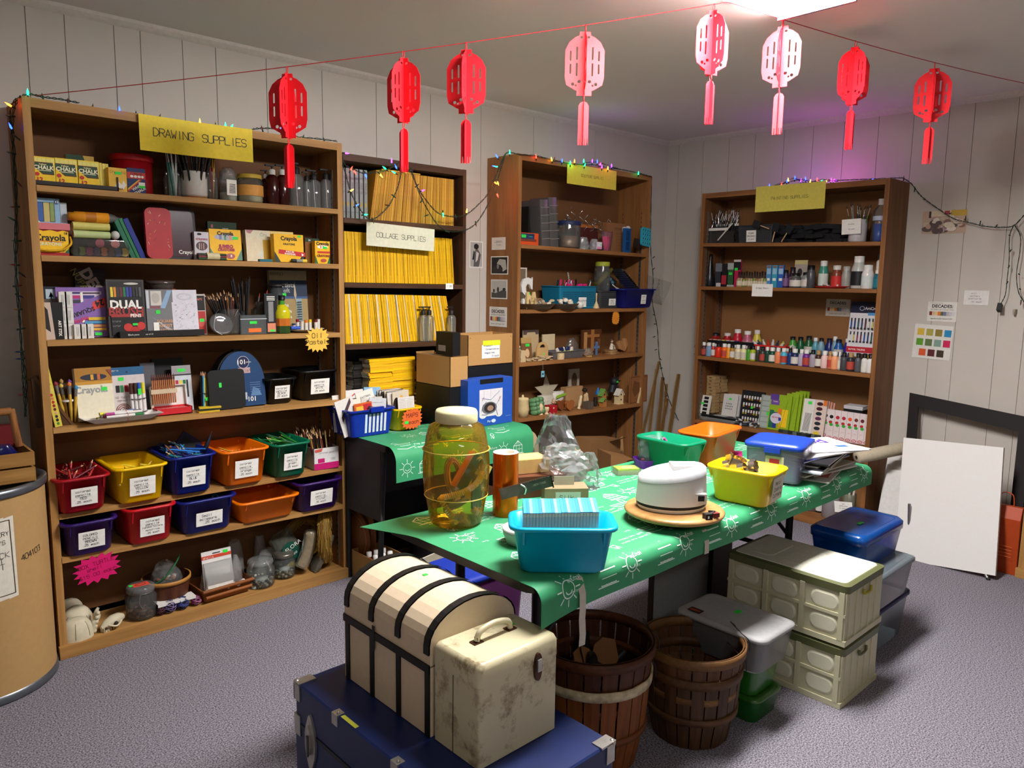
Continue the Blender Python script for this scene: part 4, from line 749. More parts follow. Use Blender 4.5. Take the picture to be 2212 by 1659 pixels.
for(a,c,ry,by,col,lab,txt) in R6:
 t,w,h,z=storage_bin(1.6,a,c,ry,by,.315,.26,col,lab,txt,lab=(w*.62,.062) if 'scissors' in lab else None)
 M0=t.matrix_world.copy()
 if 'orange' in lab:
  single(B().lathe([(.0002,0),(.022,0),(.022,.04),(.02,.05),(.0002,.05)],mat('#c8b8c4',.4),18),'small_jar','round white jar lid showing inside the shallow orange bin','jar',M0@T(.04,-.06,.012))
  single(B().lathe([(.0002,0),(.014,0),(.014,.045),(.0002,.05)],'#1a8a74',14),'tape_roll','small teal container inside the shallow orange bin','container',M0@T(-.02,-.07,.012))
  for i in range(5):single(B().box(-.02,.02,-.012,.012,0,.03,('#14181a','#1a2a4a','#20201c','#0f1a18','#2a2a2c')[i]),'sharpener',('black','navy','olive black','green black','charcoal')[i]+' block lying deep in the shallow orange bin','sharpener',M0@T(-.08+.035*i,.02*(i%2)-.01,.013)@RZ(i*23))
 if 'scissors' in lab:single(B().tube([(.014*cos(a_*pi/6),0,.02*sin(a_*pi/6)) for a_ in range(12)],.004,'#1a8aa8',6,True),'scissors','teal scissors handle sticking up in the navy bin','scissors',M0@T(.07,-.02,h*.75))
z9=.047
b=B();P=mat('#c8c0a4',.6,noise=.12,nscale=35)
def shell(w,d,h,seed,seams=True):
 b=B();rn=random.Random(seed);rings=[]
 for j in range(8):
  t_=j/7;k=cos(t_*pi/2)**.6 if j<7 else.02
  rings.append([(w/2*k*cos(2*pi*i/16),d/2*k*sin(2*pi*i/16),h*sin(t_*pi/2)+.002*rn.random()) for i in range(16)])
 b.loft(rings,P,True)
 if seams:
  for a in range(7):
   th=a*2*pi/7;b.tube([(w/2*cos(t_*pi/2)**.6*cos(th)*1.005+.0,d/2*cos(t_*pi/2)**.6*sin(th)*1.005,h*sin(t_*pi/2)*1.005) for t_ in(.1,.3,.5,.65)],.0012,'#8a8060',4)
  b.tube([(w/2*.62*cos(i*2*pi/14),d/2*.62*sin(i*2*pi/14),h*.845) for i in range(14)],.0012,'#8a8060',4,True)
 return b
single(shell(.125,.1,.085,1),'turtle_shell','pale domed turtle shell nearest the shelf edge','turtle shell',MS(1.9,pS(1.9,167,1380,.23)[0],.225,z9))
single(shell(.12,.11,.075,2),'turtle_shell','grey-white turtle shell tipped up behind the domed one','turtle shell',MS(1.9,pS(1.9,168,1335,.17)[0],.14,z9+.03)@RX(28))
single(shell(.11,.08,.06,3,False),'turtle_shell','smooth pale shell piece at the back corner of the floor shelf','turtle shell',MS(1.9,pS(1.9,150,1310,.1)[0],.08,z9+.055)@RX(15))
b=B();b.tube(cell([(0,0,.01),(.005,0,.04),(.02,.01,.06),(.018,.01,.085),(.026,.01,.10)],16),[.012,.011,.013,.01,.011,.014,.012,.01,.012,.013,.011,.012,.009,.008,.007,.006,.006][:17],P,8)
for i in range(5):b.ball((.004+.004*i,-.004,.012+.018*i),.009,P,8,5)
single(b,'bone','knobbly pale vertebra bone between the shells and the skull','bone',MS(1.9,pS(1.9,202,1360,.23)[0],.225,z9))
b=B();b.T=RZ(20);b.loft([[(x0+0,y*w_,z_*h_+zc) for y,z_ in[(cos(a*pi/6),sin(a*pi/6)) for a in range(12)]] for x0,w_,h_,zc in((-.05,.008,.006,.02),(-.03,.02,.016,.028),(0,.026,.022,.034),(.03,.022,.02,.036),(.05,.012,.012,.034))],P)
b.tube(cell([(-.03,-.018,.03),(0,-.03,.018),(.03,-.02,.03)],10),.004,P);b.ball((.0,-.022,.028),.01,'#2a1c10',8,5);b.ball((-.035,-.012,.018),.007,'#4a3420',8,5);b.box(-.045,-.02,-.012,.012,.0,.018,P)
for i in range(6):b.lathe([(.003,0),(.0005,-.01)],P,5,(-.04+.012*i,-.014,.012))
single(b,'animal_skull','small cream animal skull lying on its jaw beside the glass jar','skull',MS(1.9,pS(1.9,242,1352,.22)[0],.225,z9))
def stonejar(px0,px1,top,bot,dep,label,lidc,n_,cols,r_,seed,wire=False,sticker=None):
 s,r,z,h=lidtub(1.9,px0,px1,top,bot,dep,'','','','');z=z9;h=pS(1.9,(px0+px1)/2,top,dep)[1]-z
 t=thing('glass_jar',label,'jar',MS(1.9,s,dep,z));B().lathe([(.0002,.001),(r*.85,.001),(r,r*.2),(r,h*.68),(r*.84,h*.78),(r*.84,h*.84)],GL,24).build('glass_body',t)
 b=B();b.lathe([(r*.9,h*.84),(r*.93,h*.88),(r*.9,h*.98),(r*.8,h),(.0002,h)],lidc,24);b.build('lid',t)
 if wire:B().tube([(r*.87*cos(i*pi/10),r*.87*sin(i*pi/10),h*.82) for i in range(20)],.0016,STEEL,5,True).tube(cell([(-r*.3,-r*.95,h*.86),(-r*.4,-r*1.02,h*.6),(-r*.2,-r*1.02,h*.42),(-r*.05,-r*1.0,h*.6)],12),.0016,STEEL,5).build('wire_clip',t)
 if sticker:B().box(-r*.5,r*.55,-r*.3,r*.35,h,h+.001,'#e0503a').tube([(r*.35*cos(i*pi/8),r*.2*sin(i*pi/8),h+.0015) for i in range(16)],.001,CK,4,True).box(-r*.7,-r*.45,0,r*.3,h,h+.0012,GS).build('sticker',t)
 rn=random.Random(seed);M0=MS(1.9,s,dep,z);ms={};k=0;layer=0
 per=max(3,int(2*pi*(r*.8)/(r_*2.1)))
 while k<n_:
  for j in range(per):
   if k>=n_:break
   a=2*pi*j/per+layer*.5;q=r*.80-r_*rn.uniform(.3,1.2);c=cols[k%len(cols)]
   M=M0@T(q*cos(a),q*sin(a),r_+.004+layer*r_*1.25)@RZ(rn.uniform(0,360))@RX(rn.uniform(0,90))
   if c not in ms:ms[c]=single(B().ball((0,0,0),r_,mm(c),8,5,.62),('button' if 'button' in label else 'seashell'),('metal button piled in the '+label.split(' of ')[0] if 'button' in label else 'small brown seashell inside the clip-top jar with a red sticker'),'button' if 'button' in label else 'seashell',M,'contents of the '+label.split(' of ')[0])
   else:dup(ms[c],M)
   k+=1
  layer+=1
 b=B();b.lathe([(.0002,.006),(r*.5,.006),(r*.5,min(h*.66,layer*r_*1.25+r_*.6)),(.0002,min(h*.66,layer*r_*1.25+r_*1.0))],mat(cols[0] if isinstance(cols[0],str) else '#8a8a84',.5,noise=.25,nscale=120),14);b.build('filling',t)
 return t
stonejar(273,340,1262,1336,.185,'clip-top jar of brown shells with a red sticker on its lid',clear('#e8e8e8',.25),26,['#4a2c20','#6a4a38','#3a2018','#7a5a48'],.0105,1,True,True)
MB_=[mat('#dcd8cc',.3,.5),mat('#8a8880',.35,.5),mat('#dcd8cc',.3,.3),mat('#3a3630',.4,.5)]
stonejar(536,592,1207,1274,.2,'wide jar of silver buttons without a sticker',clear('#eef2f0',.25),52,MB_,.0085,2)
stonejar(592,636,1192,1258,.17,'narrow jar of dark buttons with a green sticker',mat('#77736a',.3,.7),44,MB_,.0085,3)
def slat_basket(r0,r1,h,col,rimcol,n=20,b=None,th=.003):
 b=b or B();b.lathe([(r0,0),(r1,h),(r1-th,h),(r0-th,.004)],col,n,smooth=False);b.lathe([(.0002,.004),(r0,.004)],col,n);return b
s,r,z,h=lidtub(1.9,297,408,1228,1290,.12,'','','','');z=z9+.001;h=.13
WK=wood('#6a3a22','#4a2414','z')
t=thing('wicker_basket','round wooden slat basket with an orange rim and a bag of stones','basket',MS(1.9,s+.01,.135,z));r=.098
slat_basket(r*.82,r,h,WK,None).build('basket_body',t);B().lathe([(r,h-.012),(r*1.04,h-.012),(r*1.04,h+.004),(r*.98,h+.004)],'#b07a34',28).build('rim',t)
bb=bag(B(),r*1.5,r*1.4,.12,clear('#eef0ec',.15,.12),5,top=.3);single(bb,'plastic_bag','clear zip bag of stones heaped in the round basket','bag',MS(1.9,s+.01,.13,z+h-.05));rn=random.Random(9)
for i in range(14):single(B().ball((0,0,0),.011,['#8a4a34','#b0806a','#4a3a30','#9a9a94'][i%4],8,5,.7),'stone','small reddish stone in the bag on the round basket','stone',MS(1.9,s+.01+rn.uniform(-.05,.05),.13+rn.uniform(0,.05),z+h-.008+.008*rn.random()),'stones in the round basket')
single(B().tube(cell([(-.06,0,.02),(-.02,-.02,.05),(.03,-.01,.1),(.05,0,.13)],14),.0035,'#1f6a3a'),'zip_strip','green zip strip of the bag on the round basket','zip strip',MS(1.9,s+.01,.17,z+h-.03))
b=B();b.box(0,.16,0,.055,0,.001,'#dfddd6');b.box(0,.16,-.001,0,-.012,.001,'#dfddd6')
for i,tx in enumerate(('NATURE','VINE BALLS','.50 each')):b.hand(tx,.07,.043-.015*i,.008,'#6a6a6a',lambda u,v:(u,v,.0014))
single(b,'note_card','white card lying over the small woven balls','card',MS(1.9,pS(1.9,340,1300,.235)[0],.24,z9+.052))
for i,(px,py,r_,c,c2) in enumerate(((367,1313,.0275,'#3a3060','#8a7aa8'),(395,1303,.0275,'#1c2258','#4a5aa0'),(425,1300,.021,'#8a3a6a','#b87a98'),(347,1315,.02,'#3a1420','#5a2a34'))):
 b=B();rn=random.Random(i)
 for k in range(16):M=RZ(rn.uniform(0,360))@RX(rn.uniform(0,180));b.tube([tuple(M@V((r_*cos(a*pi/8),r_*sin(a*pi/8),r_*.25*sin(a*pi/4)))) for a in range(16)],.0011,c if k%3 else c2,4,True)
 b.ball((0,0,0),r_*.7,mm('#14101c'),8,6)
 single(b,'vine_ball',('purple','navy blue','small pink','dark red')[i]+' woven vine ball under the white card','vine ball',MS(1.9,pS(1.9,px,py,.23)[0],.225,z9+r_+.002))
s0,s1=span(1.9,432,545,.23,1290);w=s1-s0;t=thing('basket','tan bark basket filled with white shell packets','basket',MS(1.9,(s0+s1)/2,.16,z9+.001,3));BK=wood('#a8642f','#7a4218','x')
b=B();b.loft([ring(w*.86,.14,.012,0),ring(w,.17,.014,.062),ring(w-.01,.16,.012,.062),ring(w*.86-.01,.13,.01,.004)],BK,False,False);b.add(ring(w*.86-.01,.13,.01,.004),[tuple(range(20))],BK)
b.build('basket_body',t)
for yy in(-.088,):B().T;b=B();b.T=T(0,yy,.058)@RY(90);b.cyl((0,0,-w/2),.008,w,BK,10);b.T=T(0,yy-.002,.03)@RY(90);b.cyl((0,0,-w*.45),.007,w*.9,BK,10);b.build('rim_roll',t)
M0=MS(1.9,(s0+s1)/2,.16,z9)
b=B();b.box(-.08,.055,0,.002,.03,.2,'#dfddd8');b.box(-.08,.055,-.001,0,.165,.18,'#c8462a');b.hand('shells',-.05,.172,.009,CW,lambda u,v:(u,-.0014,v));b.box(-.03,.005,-.0015,0,.185,.189,'#1a1a1a');b.box(.018,.04,-.0015,0,.178,.192,GS);b.loft([ring(.13,.004,.002,.03,dx=-.012,dy=-.01),ring(.13,.03,.01,.06,dx=-.012,dy=-.01),ring(.13,.006,.003,.15,dx=-.012,dy=-.006)],clear('#f0f0ee',.5,.3),True);b.box(-.07,.045,-.02,-.005,.03,.085,mat('#d8d5cc',.6,noise=.1,nscale=60))
single(b,'shell_packet','white hang-tag packet with an orange stripe in the tan basket','packet',M0@T(-.01,-.05,.02)@RX(-8))
for i,(x,y,hh,lab) in enumerate(((-.07,-.02,.13,'grey packet of shells leaning at the tan basket end'),(.075,.0,.15,'twisted clear bag of white shells in the tan basket'),(.03,.04,.17,'crumpled translucent bag standing behind the packets'))):
 bb=bag(B(),.07,.05,hh,clear('#f6f6f4',.3,.2),20+i,top=.25);single(bb,'plastic_bag',lab,'bag',M0@T(x,y,.012))
for i in range(12):single(B().lathe([(.0002,0),(.009,.006),(.011,.016),(.005,.026),(.0003,.034)],['#dcd6c8','#c8b8a4','#e8e4dc'][i%3],8),'seashell','pale spiral seashell among the packets in the tan basket','seashell',M0@T(-.09+.016*i,-.06+.01*(i%3),.045)@RX(70)@RZ(i*40),'seashells in the tan basket')
for i,(px,w_,hh,dp,lab) in enumerate(((505,.1,.2,.06,'tall frosted bag at the back of the floor shelf'),(575,.14,.13,.08,'clear bag of white shells behind the button jars'),(560,.07,.19,.05,'small cloudy bag hanging up at the back of the floor shelf'))):
 bb=bag(B(),w_,.06,hh,clear('#f0eeea',.3,.25),30+i,top=.5);single(bb,'plastic_bag',lab,'bag',MS(1.9,pS(1.9,px,1200,dp)[0],dp+.01,z9))
s_,_=pS(1.9,640,1180,.12);b=bag(B(),.13,.06,.2,clear('#d8e0cc',.2,.12),41,top=.9,crumple=.05);f=lambda u,v:(u,-.036,v)
b.add([f(.045*cos(i*pi/10),.11+.05*sin(i*pi/10)) for i in range(20)],[tuple(range(20))],'#0e4a3c');f=lambda u,v:(u,-.0368,v);b.text('LA FLORA',0,.125,.03,CW,f);b.hand('moss',0,.09,.014,CW,f);b.box(-.05,-.02,-.037,-.03,.03,.06,'#c8b43a')
single(b,'moss_bag','bag of moss with a dark green oval label leaning sideways','bag',MS(1.9,s_,.13,z9+.02)@RY(-28))
b=B();b.tube(cell([(0,0,.022),(.03,0,.08),(.05,0,.15),(.055,0,.2)],16),[.030,.034,.034,.034,.034,.034,.034,.033,.033,.033,.032,.032,.032,.031,.028,.02,.01][:17],clear('#d8d0b8',.42,.2),12);b.tube(cell([(0,0,.03),(.03,0,.08),(.05,0,.15),(.053,0,.185)],16),.024,mat('#a8977a',.8,noise=.3,nscale=60),8)
single(b,'raffia_tube','bent clear sleeve of raffia standing beside the moss bag','sleeve',MS(1.9,pS(1.9,650,1235,.2)[0],.2,z9+.012))
b=B();b.T=RY(32);b.loft([ring(.012,.05,.005,0),ring(.03,.07,.01,.03),ring(.03,.07,.01,.15),ring(.01,.05,.004,.2)],clear('#b8b4a4',.4,.2));b.box(-.004,.004,-.02,.02,.01,.17,'#8a7a58')
single(b,'raffia_packet','flat clear packet of dried grass leaning toward the wreath','packet',MS(1.9,pS(1.9,676,1232,.21)[0],.21,z9))
def strawring(R0,r0,seed,n=520):
 rn=random.Random(seed);b=B();S1_,S2_='#c9a24a','#a8802f'
 b.tube([(R0*cos(i*pi/16),0,R0*sin(i*pi/16)) for i in range(32)],r0*.85,'#8a6a28',8,True)
 for k in range(n):
  a=rn.uniform(0,2*pi);p=rn.uniform(0,2*pi);rad=r0*rn.uniform(.85,1.12);L_=rn.uniform(.03,.06)/R0
  q=[((R0+rad*cos(p))*cos(a+da),rad*sin(p),(R0+rad*cos(p))*sin(a+da)) for da in(-L_/2,0,L_/2)];q[2]=tuple(V(q[2])+V((rn.uniform(-1,1),rn.uniform(-1,1),rn.uniform(-1,1)))*.009)
  b.tube(q,.0011,S1_ if k%3 else S2_,3)
 return b
s_,_=pS(1.9,728,1170,.16)
single(strawring(.115,.031,3),'straw_wreath','golden straw wreath standing at the bookcase side by the round boards','wreath',MS(1.9,-3.008,.155,z9+.149)@RZ(58))
single(strawring(.10,.028,4,200),'straw_wreath','second straw wreath in shadow behind the raffia sleeve','wreath',MS(1.9,-3.09,.06,z9+.13)@RZ(12))
s_,z_=pS(1.6,210,1228,.275);b=burst(.185,.125,'#d8106a',15,.13,[('BOX TURTLE',0,.18,.015),('shell',-.05,.03,.013),('$15.00 each',0,-.16,.014)],ink='#8a0a3a',seed=8)
single(b,'paper_sign','hot pink starburst price sign for box turtle shells','sign',T(s_,-.275,z_)@RY(-8))
# ================================================================ magazines in the brown bookcase
def mag(t,c,h=.25,d=.165,streak=None):
 b=B();b.box(0,t,0,.0015,0,h,c);b.box(.0006,t-.0006,.0015,d,.002,h-.002,'#d8cfb4');b.box(0,.0006,0,d,0,h,c);b.box(t-.0006,t,0,d,0,h,c)
 if streak:b.box(t*.3,t*.7,-.0003,0,h*.15,h*.85,streak)
 return b
YC=['#efb90a','#f4c008','#e4ac0c','#f8c80c','#e8b214','#f0be18']
def magrow(n,px0,px1,py,tilt0,tilt1,dep,label,group,cols,h=.25,streaks=('#b98a10','#8a6408')):
 s0,s1=span(n,px0,px1,dep,py);s=s0;k=0;P={};rn=random.Random(int(n*10))
 while s<s1-.006:
  t=rn.choice((.0068,.0082,.0095));key=(t,k%len(cols),k%5==0);ti=tilt0+(tilt1-tilt0)*(s-s0)/(s1-s0)
  M=MS(n,s,dep-rn.uniform(0,.004),zz(n,s)+.0012+max(0,t*sin(R(ti))))@RY(ti)
  if key not in P:P[key]=single(mag(t-.0006,cols[k%len(cols)],h,streak=streaks[0] if key[2] else None),'magazine',label,'magazine',M,group)
  else:dup(P[key],M)
  s+=t/cos(R(ti))+(.003 if rn.random()<.06 else 0);k+=1
magrow(2.1,800,981,488,9,0,.185,'aged yellow-spined magazine on the top shelf of the brown bookcase','yellow magazines on the top shelf',['#c08c24','#b9822a','#cf9c34','#c99430','#d6a83c','#b57c28'])
magrow(2.2,738,981,612,-1,-4,.175,'bright yellow magazine on the shelf behind the collage sign','yellow magazines on the second shelf',YC)
magrow(2.3,741,980,742,-3,-12,.172,'bright yellow magazine leaning on the third shelf by the pump bottles','yellow magazines on the third shelf',YC+['#d8d0c0'])
for k in range(6):
 s_,_=pS(2.1,738+9.6*k,470,.18);b=mag(.0195,['#8e938e','#868c88'][k%2],.24,.17);b.box(.004,.014,-.0004,0,.06,.08,'#b0963a');b.hand('SCIENCE',0,0,.009,'#4a4e4a',lambda u,v:(.0098-v,-.0005,.15+u));b.box(.001,.0185,-.0004,0,.03,.0315,'#5a5e5a')
 single(b,'bound_volume','grey bound volume in the row beside the oak bookcase side','book',MS(2.1,s_,.185,zA(2.1,s_)+.001),'grey bound volumes on the top shelf')
s0,s1=span(2.1,825,908,.17,400);single(B().box(0,s1-s0,0,.14,0,.007,'#c9a23c'),'magazine','yellow magazine lying flat across the tops of the top-shelf row','magazine',MS(2.1,s0,.17,zA(2.1,-2.6)+.2545)@RY(0))
def flatpile(n,px0,px1,topy,dep,cols,label,group,zb,t=.008,d=.17,name='magazine',cat='magazine',jig=.006,M=None,seed=1,h_=None):
 s0,s1=span(n,px0,px1,dep,topy+20);w=s1-s0;top=h_ or(pS(n,(px0+px1)/2,topy,dep)[1]-zb);k=int(top/t);rn=random.Random(seed);P={}
 for i in range(k):
  MM=MS(n,s0+rn.uniform(-jig,jig),dep+rn.uniform(-jig,jig),zb+i*t)@RZ(rn.uniform(-2,2));c=cols[i%len(cols)]
  if c not in P:P[c]=single(B().box(0,w,0,d,.0004,t-.0004,'#d8cfb4').box(-.0005,w+.0005,-.0005,.004,.0003,t-.0003,c).box(0,w,0,d,t-.0006,t-.0002,c),name,label,cat,MM,group)
  else:dup(P[c],MM)
z24=.801
flatpile(2.4,798,848,771,.16,YC,'yellow magazine in the flat pile behind the map basket','flat piled magazines beside the dark pile',z24,.014,.1)
flatpile(2.4,846,897,768,.14,YC,'yellow magazine in the second flat pile by the kraft box','flat piled magazines beside the kraft box',z24,.014,.1,seed=2)
flatpile(2.4,763,797,775,.09,['#26221f','#1c1a18'],'dark magazine in the shadowed pile beside the yellow piles','dark magazines in the shadowed pile',z24,.014,.07,seed=3)
for px,top,lab in((914,662,'first'),(927,662,'middle'),(975,662,'last')):
 pump(px-8,px+8,top,738,.197,2.3,lab+' clear narrow pump bottle with black spout before the yellow magazines',clear('#e8eae0',.2,.05),collar='#121212',group='narrow pump bottles before the magazines')
def hungsign(n,px0,px1,py0,py1,dep,label,text,col,size,ink='#3a3428',tilt=0,curl=True,name='paper_sign',sp=1.2):
 s0,zt=pS(n,px0,py0,dep);s1,zb=pS(n,px1,py1,dep);w,h=s1-s0,zt-zb
 b=B();f=lambda u,v:(u,-.0008-.010*abs(u/w)**2,v+h/2);k=8
 xs=[-w/2+w*i/k for i in range(k+1)];b.loft([[(x,-.010*abs(x/w)**2,z_) for x in xs]+[(x,.0006-.010*abs(x/w)**2,z_) for x in xs[::-1]] for z_ in(0,h)],col,True,False)
 b.hand(text,0,0,size,ink,f,size*.09,0,sp,.02)
 return single(b,name,label,'sign',MS(n,(s0+s1)/2,dep,zb)@RY(tilt)),w,h
hungsign(2.1,790,937,482,540,.223,'pale cream paper sign reading collage supplies','COLLAGE SUPPLIES','#e0dfc4',.024,tilt=2)
s0,z0=pS(1.1,299,245,.276);s1,z1=pS(1.1,544,280,.276);_,zb=pS(1.1,296,323,.276)
b=B();w,h=s1-s0,z0-zb;cr=[(0,0),(.5*w,-.012),(w,.0)]
b.loft([[(0,0,z_),(w*.5,.01,z_),(w,-.004,z_),(w,-.0034,z_),(w*.5,.0108,z_),(0,.0006,z_)] for z_ in(0,h)],'#ecd018',True,False)
b.hand('DRAWING',w*.29,h*.55,.031,CK,lambda u,v:(u,.01*u/(w*.5)-.001,v),.0028,0,1.12);b.hand('SUPPLIES',w*.74,h*.55,.031,CK,lambda u,v:(u,.01-.014*(u-w*.5)/(w*.5)-.001,v),.0028,0,1.12)
single(b,'paper_sign','bright yellow folded sign reading drawing supplies','sign',T(s0,-.277,zb)@RY(math.degrees(math.atan2(z0-z1,s1-s0))))
s_,z_=pS(2.2,971,620,.221);single(note(.05,.032,[('1.00',.012)],th=.001),'price_tag','torn white price tag on the brown shelf edge','price tag',T(s_,-.2205,z_-.012))
# ================================================================ black desk under the green cloth by the wall
DX0,DX1,DYF,DYB,DZ=-2.962,-2.11,-.63,-.27,.735
t=thing('desk','black desk under the green printed cloth in front of the brown bookcase','desk',T(0,0,0));BLK=mat('#121112',.4)
B().box(DX0,DX1,DYF,DYB,DZ-.03,DZ-.002,BLK).build('desktop',t)
for x in(DX0,DX1-.03):B().box(x+.008,x+.02,DYF+.05,DYB,.36,DZ-.031,mat('#3a3a3c',.6)).build('side_panel',t);B().tube([(x+.015,DYF+.03,DZ-.031),(x+.03,DYF+.10,.001)],.014,BLK,8).build('leg',t);B().tube([(x+.015,DYB-.01,DZ-.031),(x+.015,DYB-.01,.001)],.014,BLK,8).build('leg',t)
B().box(DX0+.03,DX1-.03,DYB-.02,DYB,.40,DZ-.031,BLK).build('back_panel',t)
PRINT={}
def doodles(b,F,u0,u1,v0,v1,mt,wd=.0022,seed=1,pitch=(.34,.30),seg=.02,rot=0,mir=1):
 """white line drawings repeated over a cloth; F maps cloth metres to the surface"""
 def S(pts,ox,oy,k=1.0,w_=wd):b.stroke([F2(ox+x*k*mir,oy+y*k) for x,y in pts],w_,mt,F,seg)
 def F2(x,y):return(x,y)
 inn=lambda x,y:u0+.02<x<u1-.02 and v0+.02<y<v1-.02
 r=random.Random(seed);iy=0;y=v0+.06
 while y<v1:
  x=u0+.06+(iy%2)*pitch[0]/2;ix=0
  while x<u1:
   ox,oy=x,y
   if inn(ox,oy):
    S([(.022*cos(a*pi/8),.022*sin(a*pi/8)) for a in range(17)],ox,oy);S([(.012*cos(a*pi/8),.012*sin(a*pi/8)) for a in range(9,16)],ox,oy)
    for a in range(8):S([(.027*cos(a*pi/4),.027*sin(a*pi/4)),(.042*cos(a*pi/4),.042*sin(a*pi/4))],ox,oy)
   hx,hy=ox+.10,oy
   if inn(hx,hy) and inn(hx+.04,hy):
    S([(-.03,-.03),(.03,-.03),(.03,.01),(0,.035),(-.03,.01),(-.03,-.03)],hx,hy);S([(-.03,.01),(.03,.01)],hx,hy);S([(-.01,-.03),(-.01,.01),(0,.035),(.01,.01),(.01,-.03)],hx,hy,1,wd*.7);S([(-.03,-.01),(.03,-.01)],hx,hy,1,wd*.7);S([(-.04,-.034),(.042,-.034)],hx,hy)
   qx,qy=ox+.02,oy+.13
   if inn(qx,qy) and inn(qx+.06,qy):
    S([(-.04,.01),(-.02,-.015),(.03,-.015),(.045,.012),(-.04,.01)],qx,qy);S([(-.05,-.03),(0,-.038),(.05,-.028)],qx,qy);S([(-.03,0),(.035,0)],qx,qy,1,wd*.7);S([(-.035,.01),(-.045,.035),(-.03,.045),(-.022,.03),(-.02,.01)],qx,qy)
   for tx,dx,dy,sz in(('Play and Learn',.13,.115,.0095),('in Harmony with Nature',.13,.092,.0075),('Play in',.22,.17,.010),('Nature',.23,.02,.010),('plant',.24,-.01,.006),('grow',.1,.155,.007)):
    if inn(ox+dx-.07,oy+dy) and inn(ox+dx+.08,oy+dy):b.hand(tx,ox+dx,oy+dy,sz,mt,F,sz*.16,0,1.3,None) if mir==1 else b.hand(tx,ox+dx,oy+dy,sz,mt,F,sz*.16,pi,1.3,None)
   gx,gy=ox+.24,oy+.09
   if inn(gx,gy):S([(.008*cos(a*pi/4)*1.4,.008*sin(a*pi/4)) for a in range(9)],gx,gy,1,wd*.8);S([(0,-.008),(0,-.022),(.01,-.012)],gx,gy,1,wd*.8);S([(-.014,-.02),(-.008,.0),(-.002,-.02)],gx,gy,1,wd*.8)
   x+=pitch[0];ix+=1
  y+=pitch[1];iy+=1
GRN=mat('#379463',.55,noise=.03,nscale=30);GRNP=mat('#e6fbee',.6,noise=0)
def drape(R_,z,drop,sgn=1):
 """arc-length map over a table edge: u<0 on top, u>0 past the edge -> (outward, height)"""
 def f(u):
  if u<=0:return u,z
  a=min(u/R_,pi/2);o,hh=R_*sin(a),z-R_*(1-cos(a))
  if u>R_*pi/2:hh-=u-R_*pi/2
  return o,hh
 return f
def cloth(name,label,F,us,vs,th=.0012,prints=None):
 t=thing(name,label,'cloth',T(0,0,0));b=B();G=[[F(u,v,0) for v in vs] for u in us];n=len(vs)
 b.add([p for r in G for p in r],[(i*n+j,i*n+j+1,(i+1)*n+j+1,(i+1)*n+j) for i in range(len(us)-1) for j in range(n-1)],GRN,True)
 G2=[[F(u,v,-th) for v in vs] for u in us];b.add([p for r in G2 for p in r],[(i*n+j,(i+1)*n+j,(i+1)*n+j+1,i*n+j+1) for i in range(len(us)-1) for j in range(n-1)],GRN,True)
 b.build('fabric',t)
 b=B();prints(b,lambda u,v:F(u,v,.0007));b.build('white_print',t);return t
dr=drape(.07,DZ+.001,0)
cx0=-2.955
def FD(u,v,k):
 o,h=dr(v);a=min(max(v,0)/.05,pi/2);return(cx0+u+(.012*sin(u*9)*max(0,v-.1)*3),DYF-.012+.05-.05-o-k*sin(a)-.0,h+k*cos(a))
cloth('tablecloth','green printed cloth hanging over the black desk by the wall',FD,[i*.05 for i in range(18)]+[.875],[-.33+.03*i for i in range(11)]+[.0+.012*i for i in range(1,8)]+[.1+.02*i for i in range(6)],prints=lambda b,F:doodles(b,lambda u,v:F(u,-v),.0,.87,-.2,.33,GRNP,.0024,2,(.30,.27)))
zd=DZ+.003
def deskbox(Y,px0,px1,zlo,topy,depth,name,label,cat,col,items=(),th=None,open_top=False):
 p0,p1=aY(px0,topy,Y),aY(px1,topy,Y);w=p1.x-p0.x;h=p0.z*.5+p1.z*.5-zlo;b=B()
 if open_top:
  e=.003;b.box(-w/2,w/2,0,e,0,h,col);b.box(-w/2,w/2,depth-e,depth,0,h,col);b.box(-w/2,-w/2+e,0,depth,0,h,col);b.box(w/2-e,w/2,0,depth,0,h,col);b.box(-w/2,w/2,0,depth,0,e,col)
 else:b.box(-w/2,w/2,0,depth,0,h,col)
 art(b,items,w,h);return single(b,name,label,cat,T((p0.x+p1.x)/2,Y,zlo)),w,h,(p0.x+p1.x)/2
KR=mat('#b58a52',.8,noise=.04,nscale=120)
deskbox(-.56,1011,1107,zd,818,.1,'display_box','blue cardboard display box with a U-shaped opening and a drawn print inside','display box','#1f4fae',[('r','#0c0c0e',.26,.9,.78,1.002),('r','#d9d6d8',.25,.2,.77,.78),('e','#d9d6d8',.33,.21,.07,.05),('e','#d9d6d8',.69,.21,.07,.05),('l','#b8bccc',.012,.35,.55,.35,.75),('l','#b8bccc',.012,.5,.55,.5,.76),('l','#8a90b0',.012,.3,.6,.5,.55,.7,.72),('e','#6a6a70',.47,.38,.17,.13),('e','#2c2424',.48,.38,.13,.11),('e','#9a7a64',.49,.37,.07,.06),('l','#7a7e94',.012,.66,.2,.6,.4,.73,.6),('l','#7a7e94',.01,.3,.25,.4,.24,.56,.3),('l','#b0605a',.012,.68,.5,.7,.6),('l','#b0605a',.012,.3,.55,.34,.62),('l','#8a8ea4',.01,.28,.3,.32,.45,.4,.52),('e','#c8d4ea',.56,.09,.05,.04),('t','#c8d4ea','Pur',.46,.09,.07),('l','#8aa8e0',.008,.84,.16,.96,.16)])
o,w,h,x=deskbox(-.44,1012,1108,zd,788,.16,'carton','large black carton behind the blue display box','box','#0d0d0f')
zk=zd+h
